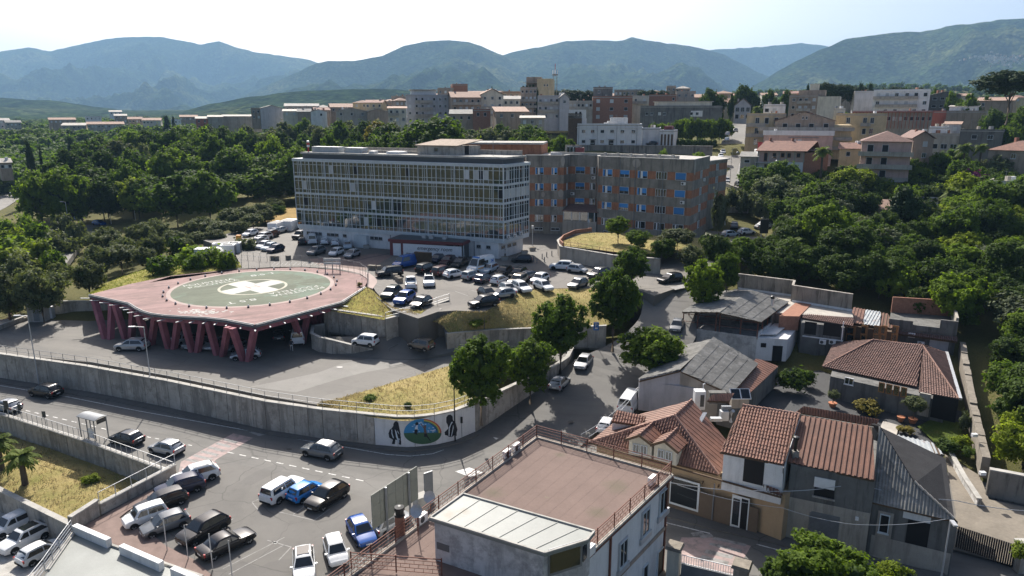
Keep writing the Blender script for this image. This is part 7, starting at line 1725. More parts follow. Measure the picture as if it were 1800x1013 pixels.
for u,v,Y,w,kind,mt,lab in ((1400,345,160,66,'orch',Mi,'large round tree at the roadside below the pink tiled house'),(1460,318,172,70,'orch',D_,'large dark tree in front of the lower pink house wall'),(1500,340,165,60,'orch',Mi,'large tree between the dark roadside tree and the sign'),(1410,300,185,64,'orch',B_,'bright tree hiding the corner of the brick and white house'),(1450,292,192,60,'orch',Mi,'tall tree beside the palm in front of the brick and white house'),(1690,300,170,70,'orch',L_,'yellow green tree left of the purple flowering bush'),(1760,300,165,80,'orch',Mi,'broad tree right of the purple flowering bush'),(1600,320,172,50,'orch',B_,'bright tree below the balconies of the pink apartment house'),(1740,340,140,90,'olive','leaf_mid','large loose grey tree at the right edge of the slope'),(1780,420,110,100,'orch','leaf_dark','large feathery tree at the right edge above the garden wall'),(1540,300,186,60,'olive','leaf_grey','pale feathery tree before the pink apartment house')):
 tree_Y(kind,u,v,Y,w,lab,mat=mt,low=.08,hmin=5)
tree_Y('bush',1712,290,176,62,'purple flowering bougainvillea mass in the garden on the right',mat='flower_purple',low=0,hmin=4,name='flowering_bush',cat='bush',bare=True)
for i,(u,v) in enumerate(((1290,327),(1310,328),(1328,332),(1345,338),(1362,346),(1378,352),(1395,352),(1270,330))):tree_Y('bush',u,v,178-i*3,30,'clipped grey green hedge bush along the street bend',group='hedge along the street bend',mat='leaf_grey',low=0,hmin=3,name='hedge_bush',cat='hedge',bare=True)
for u,v,Y,w in ((985,153,372,40),(1008,152,372,44),(1030,154,370,40),(1136,154,402,34),(1160,155,402,36),(1450,140,342,44),(1478,142,342,46),(1505,146,345,40),(1475,147,360,50),(1585,147,345,36),(1608,149,345,30)):tree_Y('pine',u,v,Y,w,'dark umbrella pine rising among the town roofs',group='umbrella pines in the town',low=.5,hmin=8,name='pine_tree')
tree_Y('pine',1785,114,226,104,'large umbrella pine spreading at the right edge of the skyline',low=.42,hmin=12,hmax=17,name='pine_tree')
for u,v,Y,w in ((1515,138,338,16),(1532,139,338,16),(1555,147,345,14),(1102,157,345,8),(1094,160,345,8),(945,150,345,8),(865,147,330,9),(1422,142,345,12)):tree_Y('cone',u,v,Y,w,'slender dark conifer among the town roofs',group='conifers among the town roofs',low=.05,hmin=6,name='conifer_tree')
for u,v,Y,w in ((1255,152,330,40),(1312,145,350,40),(1325,158,345,30),(1352,154,340,26),(1384,156,335,24),(1365,170,330,18),(1287,160,340,10),(1240,165,325,22),(1680,157,300,26),(1705,160,290,40),(1640,152,330,20),(1750,190,260,46),(1790,185,255,60),(1770,220,225,50),(1795,210,235,46),(1735,165,300,24)):tree_Y('wood',u,v,Y,w,'dark round tree between the buildings of the upper town',group='trees in the upper town',mat=D_ if u<1500 else Mi,low=.1,hmin=5)
for i in range(11):tree_Y('street',1150+i*13,207+(5 if i<4 else -2)+rt.uniform(-3,3),268+rt.uniform(-3,3),25,'tall dense tree in the row right of the white building',group='tree row right of the white building',mat=B_ if i%3 else Mi,low=.1,hmin=7)
for i in range(12):tree_Y('bush',1166+i*8.2,243+rt.uniform(-1.5,1.5),252,12,'dark clipped hedge plant before the tree row',group='hedge before the tree row',mat=D_,low=0,hmin=2,name='hedge_bush',cat='hedge',bare=True)
for u,v in ((1167,262),(1230,264),(1114,270)):tree_Y('bush',u,v,225,22,'bush at the foot of the long grey terrace wall',group='bushes under the terrace wall',mat=B_,low=0,hmin=3,name='bush',cat='bush',bare=True)
tree_Y('cone',46,238,262,17,'tall black cypress standing alone at the far left',low=.02,hmin=12,name='cypress_tree')
tree_Y('cone',67,248,275,8,'thin dark cypress beside the tall one at the far left',low=.02,hmin=9,name='cypress_tree')
tree_Y('cone',121,234,330,15,'dark broad conifer before the far left town houses',low=.02,hmin=9,name='conifer_tree')
tree_Y('cone',291,198,480,17,'large dark conifer between the pale far houses',low=.02,hmin=12,name='conifer_tree');tree_Y('cone',303,199,485,8,'smaller dark conifer beside the large one by the far houses',low=.02,hmin=10,name='conifer_tree')
tree_px('cone',1583,318,412,11.5,58,'tiered dark conifer in the garden before the red roofed shed',low=.04,name='conifer_tree')
tree_px('cone',1752,312,372,12.5,36,'tiered conifer beside the stone gate pier on the right slope',low=.04,name='conifer_tree')
tree_px('street',1440,952,1085,0,165,'dark green garden tree in the bottom right foreground',low=.08,mat='leaf_bright')
tree_px('street',1375,985,1090,0,90,'feathery shrub beside the stone gate pillar in the foreground',low=.05,mat='leaf_mid')
tree_px('street',1562,990,1080,0,80,'small bright tree at the bottom edge before the slate roofed house',low=.05,mat='leaf_lime')
tree_px('bush',1795,955,985,2.4,30,'bright green plant on top of the gate pier at the right edge',low=0,mat='leaf_lime',name='bush',cat='bush',bare=True)
def frond_mesh(seed,n=30,L=1.0):
 rg=random.Random(seed);mb=MB()
 for k in range(n):
  a=k*2.4+rg.uniform(-.2,.2);el=rg.uniform(-.5,1.15);d=Vector((math.cos(a),math.sin(a),0));sd=Vector((-d.y,d.x,0))
  pts=[];
  for j in range(7):
   t=j/6;r=L*t*math.cos(el)*(1-.12*t);z=L*(t*math.sin(el)-.55*t*t)
   pts.append(d*r+Vector((0,0,z)))
  for j in range(6):
   p,q=pts[j],pts[j+1];w=L*.22*math.sin(math.pi*min(1,.18+.9*(j+.5)/6))
   for s in (-1,1):
    for m_ in (0,.5):
     b=p.lerp(q,m_);e=p.lerp(q,m_+.42)
     mb.face([b,e,e+sd*s*w*.9+(q-p)*.7-Vector((0,0,w*.45)),b+sd*s*w+(q-p)*.6-Vector((0,0,w*.5))])
 return mb.mesh('fronds',M('leaf_palm'))
FR=[frond_mesh(s) for s in (1,2)]
def palm(u,vb,zb,vc,Lm,label,Y=None):
 p=P(u,vb,zb) if Y is None else PY(u,vc,Y)
 if Y is not None:zb=g1(p.x,Y);c=p
 else:c=PY(u,vc,p.y)
 t=thing('palm_tree',label,'palm',(p.x,p.y,zb));h=c.z-zb
 mb=MB();mb.lathe((0,0,-.1),[(.34,0),(.3,h*.3),(.26,h*.8),(.32,h*.97),(.15,h+.1)],9);mb.build('trunk',M('bark'),t,local=True)
 f=obj('crown',rt.choice(FR),t);f.location=(0,0,h);f.scale=(Lm,)*3
 return t
palm(45,855,-2.3,800,2.3,'bushy fan palm on the dry lawn of the yard, nearer to the road corner');palm(4,830,-2.3,775,2.3,'fan palm cut by the left edge of the frame in the yard')
palm(1447,0,0,264,3.2,'palm with drooping crown in front of the brick and white house',188);palm(1331,0,0,190,3.0,'palm at the top of the street beside the lilac house',315)
palm(1697,0,0,258,3.2,'palm left of the orange roofed house',196);palm(1726,0,0,258,2.8,'second palm against the orange roofed house',194);palm(1640,0,0,372,3.2,'palm with wide silvery crown before the shed on the right slope',148);palm(1672,0,0,338,3.0,'palm behind the pale flat roof on the right slope',165);palm(1396,0,0,425,2.6,'young palm among the orchard trees near the white van',126)
def tufts():
 by={}
 for Pn,n,mt in TUFTS:
  ny,nx=Pn.shape[:2];g=RNG
  i=g.uniform(0,nx-1.001,n);j=g.uniform(0,ny-1.001,n);i0=i.astype(int);j0=j.astype(int);fi=(i-i0)[:,None];fj=(j-j0)[:,None]
  p=(Pn[j0,i0]*(1-fi)+Pn[j0,i0+1]*fi)*(1-fj)+(Pn[j0+1,i0]*(1-fi)+Pn[j0+1,i0+1]*fi)*fj
  by.setdefault(mt,[]).append(p)
 for mt,L in by.items():
  c=np.concatenate(L);c=np.repeat(c,3,0);g=RNG
  c=c+np.c_[g.normal(0,.12,(len(c),2)),np.zeros(len(c))]
  h=g.uniform(.05,.17,len(c));a=g.uniform(0,6.28,len(c))
  N=np.c_[np.cos(a),np.sin(a),g.uniform(.1,.5,len(c))];N=unit(N);U=unit(np.c_[g.normal(0,.35,(len(c),2)),np.ones(len(c))])
  U=unit(U-N*(U*N).sum(1,keepdims=True))
  me=quads_mesh('grass',c+np.c_[np.zeros((len(c),2)),h*.6],N,U,h,[mt],None,.3)
  tag(obj('grass',me),kind='stuff')
tufts()
for u,v,z,w,h,mt,lab in ((650,706,3.5,1.5,.9,Mi,'scrubby green weed clump on the dry grass corner'),(718,718,3.5,1.0,.8,D_,'small dark shrub on the dry grass above the mural'),(838,575,6.6,3.0,1.4,L_,'bright green patch of tall weeds on the grass mound'),(825,560,7.4,2.6,1.0,L_,'second patch of bright weeds high on the grass mound'),(160,850,-2.3,1.8,1.1,L_,'bright green weed bush on the yard lawn'),(632,505,8.7,1.0,.9,'leaf_yellow','dry weed at the corner of the helipad fence')):
 p=P(u,v,z);tree('bush',p.x,p.y,w,h,lab,mat=mt,z=z,low=0,name='shrub',cat='shrub',bare=True)
def scatter(name,pts,src,smin,smax,mat=None):
 me=bpy.data.meshes.new(name);me.from_pydata([tuple(p) for p in pts],[],[])
 o=obj(name,me);tag(o,kind='stuff')
 ng=bpy.data.node_groups.new(name,'GeometryNodeTree')
 ng.interface.new_socket('Geometry',in_out='INPUT',socket_type='NodeSocketGeometry');ng.interface.new_socket('Geometry',in_out='OUTPUT',socket_type='NodeSocketGeometry')
 N=ng.nodes.new;gi_,go=N('NodeGroupInput'),N('NodeGroupOutput');ip=N('GeometryNodeInstanceOnPoints');oi=N('GeometryNodeObjectInfo')
 oi.inputs['Object'].default_value=src;oi.inputs['As Instance'].default_value=True
 rv=N('FunctionNodeRandomValue');rv.data_type='FLOAT_VECTOR';rv.inputs[0].default_value=(smin,smin,smin*.9);rv.inputs[1].default_value=(smax,smax,smax*.95)
 rr_=N('FunctionNodeRandomValue');rr_.data_type='FLOAT_VECTOR';rr_.inputs[0].default_value=(0,0,0);rr_.inputs[1].default_value=(0,0,6.28)
 l=ng.links.new
 l(gi_.outputs[0],ip.inputs['Points']);l(oi.outputs['Geometry'],ip.inputs['Instance']);l(rv.outputs[0],ip.inputs['Scale']);l(rr_.outputs[0],ip.inputs['Rotation']);l(ip.outputs[0],go.inputs[0])
 md=o.modifiers.new('scatter','NODES');md.node_group=ng;return o
far_a=tree_Y('far0',235,236,345,26,'round tree at the near edge of the far left wood',low=.05);far_b=tree_Y('far1',205,238,350,26,'dark round tree at the near edge of the far left wood',low=.05)
src_a=[c for c in far_a.children if c.name.startswith('crown')][0];src_b=[c for c in far_b.children if c.name.startswith('crown')][0]
def wood_points(n,y0,y1,umin,umax,clear=True,seed=1):
 g=np.random.default_rng(seed);Y=y0+(y1-y0)*g.uniform(0,1,n)**1.3;U=g.uniform(umin,umax,n);X=(U-CU)/F_PX*Y*1.03
 ok=np.ones(n,bool)
 if clear:
  for bx,by,r in BUILT:ok&=(np.abs(X-bx)>r)|(Y>by+r)|(Y<by-r*.8)
 X,Y=X[ok],Y[ok];Z=gz(X,Y);return np.c_[X,Y,Z-1.0]
fadeZ=lambda p:np.c_[p[:,0],p[:,1],p[:,2]+fbm(p[:,0]/160,p[:,1]/160,4,5)*6*np.clip((np.hypot(p[:,0],p[:,1])-350)/400,0,1)]
scatter('far_wood',fadeZ(wood_points(5200,345,1280,-60,760,True,1)),src_a,3.2,5.6)
scatter('far_wood',fadeZ(wood_points(4200,345,1280,-60,760,True,2)),src_b,3.2,5.6)
scatter('far_wood',fadeZ(wood_points(3800,400,1280,600,1900,True,3)),src_a,3.0,5.0)
scatter('far_wood',fadeZ(wood_points(3000,400,1280,600,1900,True,4)),src_b,3.0,5.0)
gb_=np.random.default_rng(12);bx_=gb_.uniform(-170,170,520);by_=gb_.uniform(-280,-18,520)
scatter('near_wood',np.c_[bx_,by_,gz(bx_,by_)-.5],src_b,3.0,5.5)
scatter('left_wood',wood_points(190,292,345,-60,150,True,5),src_b,3.0,5.5)
scatter('left_wood',wood_points(190,290,345,-60,150,True,6),src_a,3.0,5.5)
# ------------------ cars
PAINT=dict(white=(.68,.69,.69),silver=(.38,.39,.4),grey=(.16,.17,.18),dark=(.035,.038,.042),black=(.01,.01,.012),navy=(.015,.02,.05),blue=(.012,.075,.3),bright=(.02,.2,.55),brown=(.16,.135,.11),maroon=(.05,.012,.016),green=(.012,.03,.026),red=(.35,.03,.06),sky=(.4,.47,.52))
for k,c in PAINT.items():plain('car_'+k,c,.24,.35,.3 if k in ('silver','grey','brown') else 0.0,.35)
TYPES=dict(hatch=dict(L=3.95,W=1.72,H=1.46,b=.93,hood=.80,f=.66,xb1=.98,xr1=.28,xr0=-1.35,xb0=-1.82,r=.31,tail=.93),city=dict(L=3.55,W=1.64,H=1.48,b=.94,hood=.84,f=.68,xb1=1.05,xr1=.4,xr0=-1.3,xb0=-1.66,r=.29,tail=.94),panda=dict(L=3.6,W=1.62,H=1.56,b=.97,hood=.9,f=.74,xb1=1.02,xr1=.55,xr0=-1.5,xb0=-1.7,r=.29,tail=.97),suv=dict(L=4.4,W=1.84,H=1.64,b=1.06,hood=.98,f=.82,xb1=1.05,xr1=.4,xr0=-1.5,xb0=-2.05,r=.35,tail=1.06),boxy=dict(L=4.5,W=1.84,H=1.7,b=1.08,hood=1.02,f=.88,xb1=1.0,xr1=.55,xr0=-1.95,xb0=-2.12,r=.36,tail=1.08),wagon=dict(L=4.5,W=1.78,H=1.48,b=.93,hood=.83,f=.68,xb1=1.0,xr1=.3,xr0=-1.75,xb0=-2.1,r=.32,tail=.93),sedan=dict(L=4.65,W=1.82,H=1.44,b=.93,hood=.84,f=.68,xb1=.9,xr1=.25,xr0=-.95,xb0=-1.6,r=.33,tail=.92),van=dict(L=5.3,W=1.98,H=2.1,b=1.2,hood=1.06,f=.8,xb1=1.75,xr1=1.2,xr0=-2.5,xb0=-2.6,r=.34,tail=1.2),ambulance=dict(L=5.9,W=2.05,H=2.6,b=1.3,hood=1.15,f=.85,xb1=2.15,xr1=1.45,xr0=-2.84,xb0=-2.9,r=.36,tail=1.3),pickup=dict(L=5.2,W=1.85,H=1.78,b=1.08,hood=1.02,f=.88,xb1=1.0,xr1=.45,xr0=-.7,xb0=-.95,r=.38,tail=1.06))
def loft(mb,rings):
 n=len(rings[0])
 b0=len(mb.v)
 for r in rings:mb.v+=r
 for i in range(len(rings)-1):
  for j in range(n):
   k=(j+1)%n
   mb.f.append((b0+i*n+j,b0+i*n+k,b0+(i+1)*n+k,b0+(i+1)*n+j));mb.m.append(mb.c)
 mb.f.append(tuple(b0+j for j in range(n-1,-1,-1)));mb.f.append(tuple(b0+(len(rings)-1)*n+j for j in range(n)));mb.m+=[mb.c]*2
def sm(me):
 me.polygons.foreach_set('use_smooth',[True]*len(me.polygons))
 try:me.set_sharp_from_angle(angle=R(38))
 except Exception:pass
 return me
def car_meshes(T):
 L,W,H,b,hw=T['L'],T['W'],T['H'],T['b'],T['W']/2
 zb=.2;out={}
 def ring(x,w,z0,zt):
  h=[(0,z0),(w*.8,z0),(w*.97,z0+.1),(w,z0+(zt-z0)*.5),(w*.985,zt-.1),(w*.92,zt-.01),(w*.6,zt+.018),(0,zt+.025)]
  return [(x,y,z) for y,z in h]+[(x,-y,z) for y,z in h[-2:0:-1]]
 mb=MB()
 xr,xf=-L/2,L/2
 st=[(xr,.80,.42,T['tail']*.80),(xr+.05,.91,.3,T['tail']*.93),(xr+.2,.965,zb+.03,T['tail']),(xr+.7,1.0,zb,b),(T['xb0']+.6,1.0,zb,b),(0,1.0,zb,b-.01),(T['xb1']-.15,1.0,zb,b-.02),(T['xb1']+.1,.995,zb,b-.06),(lerp(T['xb1'],xf,.5),.98,zb,T['hood']-.02),(xf-.28,.95,zb+.02,T['f']+.08),(xf-.07,.87,.26,T['f']),(xf,.72,.34,T['f']-.12)]
 loft(mb,[ring(x,w*hw,z0,zt) for x,w,z0,zt in st])
 wb,wr,zr=hw*.91,hw*.70,H
 def cring(x,zt,k=1.0):
  f=max(0.0,(zt-b)/(zr-b));w2=lerp(wb,wr,f)*k;z2=max(b,zt-.05*f)
  h=[(wb*k,b-.05),(wb*k,b),(w2,z2-.03*f),(w2*.93,zt),(0,zt+.03*f)]
  return [(x,y,z) for y,z in h]+[(x,-y,z) for y,z in h[-2::-1]]
 xm=(T['xr1']+T['xr0'])/2
 loft(mb,[cring(T['xb0'],b+.02,.9),cring(lerp(T['xb0'],T['xr0'],.5),lerp(b,zr,.55),.96),cring(T['xr0'],zr-.05),cring(T['xr0']+.35,zr),cring(xm,zr+.015),cring(T['xr1']-.25,zr-.005),cring(T['xr1'],zr-.06),cring(lerp(T['xr1'],T['xb1'],.5),lerp(zr,b,.52)),cring(T['xb1'],b+.01,.97)])
 ax=(xf-T['r']*2.35,xr+T['r']*2.45)
 mb.mat(1)
 for x in ax:
  for s in (-1,1):
   c=[(x+(T['r']+.07)*math.cos(t),s*(hw+.004),T['r']+.02+(T['r']+.06)*math.sin(t)) for t in [math.pi*k/8 for k in range(9)]]
   mb.face(c if s<0 else c[::-1])
 for s in (-1,1):mb.box((0,s*(hw*.985),zb+.09),(L*.5,.05,.12))
 mb.box((xr+.02,0,.38),(.1,W*.74,.18));mb.box((xf-.06,0,.4),(.1,W*.62,.2))
 if T['L']==5.2:mb.box((xr+.95,0,1.065),(1.55,W*.78,.06))
 out['body']=sm(mb.mesh('body',[MATS['car_white'],MATS['rubber']]))
 def quad(name,pts):mb=MB();mb.face(pts);return mb.mesh(name,M('car_glass'))
 def front(f,s,e=.014):return (lerp(T['xb1'],T['xr1'],f)+e,s*lerp(wb,wr,f)*.9,lerp(b,zr,f)+e*.8)
 out['windscreen']=quad('windscreen',[front(.07,-1),front(.07,1),front(.90,.97),front(.90,-.97)])
 def rear(f,s,e=.014):return (lerp(T['xb0'],T['xr0'],f)-e,s*lerp(wb*.93,wr,f)*.9,lerp(b,zr,f)+e*.7)
 out['rear_window']=quad('rear_window',[rear(.16,1),rear(.16,-1),rear(.86,-.95),rear(.86,.95)])
 def side(x,f,s):return (x,s*(lerp(wb,wr,f)+.014),lerp(b,zr-.05,f))
 xB=lerp(T['xr0'],T['xb1'],.54);lo,hi=.06,.86
 xA=lambda f:lerp(T['xb1'],T['xr1'],f)-.2;xC=lambda f:lerp(T['xb0'],T['xr0'],f)+.22
 out['side']=[]
 for s in (-1,1):
  q=[side(xB+.05,lo,s),side(xA(lo),lo,s),side(xA(hi),hi,s),side(xB+.05,hi,s)];r=[side(xC(lo),lo,s),side(xB-.05,lo,s),side(xB-.05,hi,s),side(xC(hi),hi,s)]
  out['side']+=[quad('side_window',q if s<0 else q[::-1])]
  if T['L'] not in (5.3,5.9):out['side']+=[quad('side_window',r if s<0 else r[::-1])]
 r_=T['r'];mb=MB();n=16
 prof=[(.7*r_,-.09),(.97*r_,-.1),(r_,-.06),(r_,.06),(.97*r_,.1),(.7*r_,.09)]
 b0=0
 for rr,y in prof:
  for j in range(n):t=2*math.pi*j/n;mb.v.append((rr*math.cos(t),y,rr*math.sin(t)))
 for i in range(len(prof)-1):
  for j in range(n):k=(j+1)%n;mb.f.append((i*n+j,i*n+k,(i+1)*n+k,(i+1)*n+j));mb.m.append(0)
 mb.f.append(tuple(range(n)));mb.f.append(tuple(range(len(prof)*n-1,len(prof)*n-n-1,-1)));mb.m+=[0,0]
 out['wheel']=sm(mb.mesh('wheel',M('rubber')))
 mb=MB();
 for s in (-1,1):
  for k in range(5):
   a=2*math.pi*k/5;c=[(rr*math.cos(a+da),s*.096,rr*math.sin(a+da)) for rr,da in ((.08,-.6),(.66*r_,-.36),(.66*r_,.36),(.08,.6))];mb.face(c if s<0 else c[::-1])
 out['rim']=mb.mesh('rim',M('rim'))
 out['wheels']=[(x,s*(hw-.1),r_) for x in ax for s in (-1,1)]
 mb=MB();mb.hexa([(-.2,-.17,-.06),(.06,-.17,-.06),(.0,.17,-.06),(-.12,.17,-.06)],[(-.24,-.17,.07),(-.02,-.17,.07),(-.06,.17,.06),(-.16,.17,.06)]);out['headlight']=mb.mesh('headlight',M('light_lens'))
 out['tail_light']=MB().box((0,0,0),(.12,.2,.26)).mesh('tail_light',M('tail_lens'))
 out['plate']=MB().box((0,0,0),(.03,.5,.11)).mesh('number_plate',M('plate'));out['mirror']=MB().box((0,0,0),(.12,.2,.13)).mesh('wing_mirror',M('car_white'))
 return out
CM={k:car_meshes(v) for k,v in TYPES.items()}
def car(ty,paint,u,v,z,du,dv,label,group=None,roof=None,pos=None):
 T,m=TYPES[ty],CM[ty]
 p=P(u,v,z+T['H']*.45) if pos is None else pos;g=P(u+du*.3,v+dv*.3,z+.5)-P(u-du*.3,v-dv*.3,z+.5)
 t=thing('parked_car' if ty not in ('ambulance','van','pickup') else ty,label,{'ambulance':'ambulance','van':'van','pickup':'pickup truck'}.get(ty,'car'),(p.x,p.y,z),math.atan2(g.y,g.x),group)
 far=p.y>100
 b=put('body',m['body'],t);setmat(b,'car_'+paint)
 put('windscreen',m['windscreen'],t);put('rear_window',m['rear_window'],t)
 for s in m['side']:put('side_window',s,t)
 for w in m['wheels']:
  k=put('wheel',m['wheel'],t,w)
  if not far:put('rim',m['rim'],k)
 hw,L=T['W']/2,T['L']/2
 for s in (-1,1):
  put('headlight',m['headlight'],t,(L-.12,s*hw*.70,T['f']-.1));put('tail_light',m['tail_light'],t,(-L+.09,s*hw*.82,T['tail']*.83))
  if not far:k=put('wing_mirror',m['mirror'],t,(T['xb1']-.2,s*(hw+.06),T['b']+.03));setmat(k,'car_'+paint)
 if not far:put('number_plate',m['plate'],t,(-L-.005,0,.62));put('number_plate',m['plate'],t,(L+.0,0,.45))
 if roof:
  k=obj('sunroof',MB().box((0,0,0),(T['xr1']-T['xr0']-.5,T['W']*.56,.012)).mesh('sunroof',M(roof)),t);k.location=((T['xr1']+T['xr0'])/2,0,T['H']+.048)
 return t
Z0,Z3,Z8=.004,3.5,8.8
A=(-72,20)
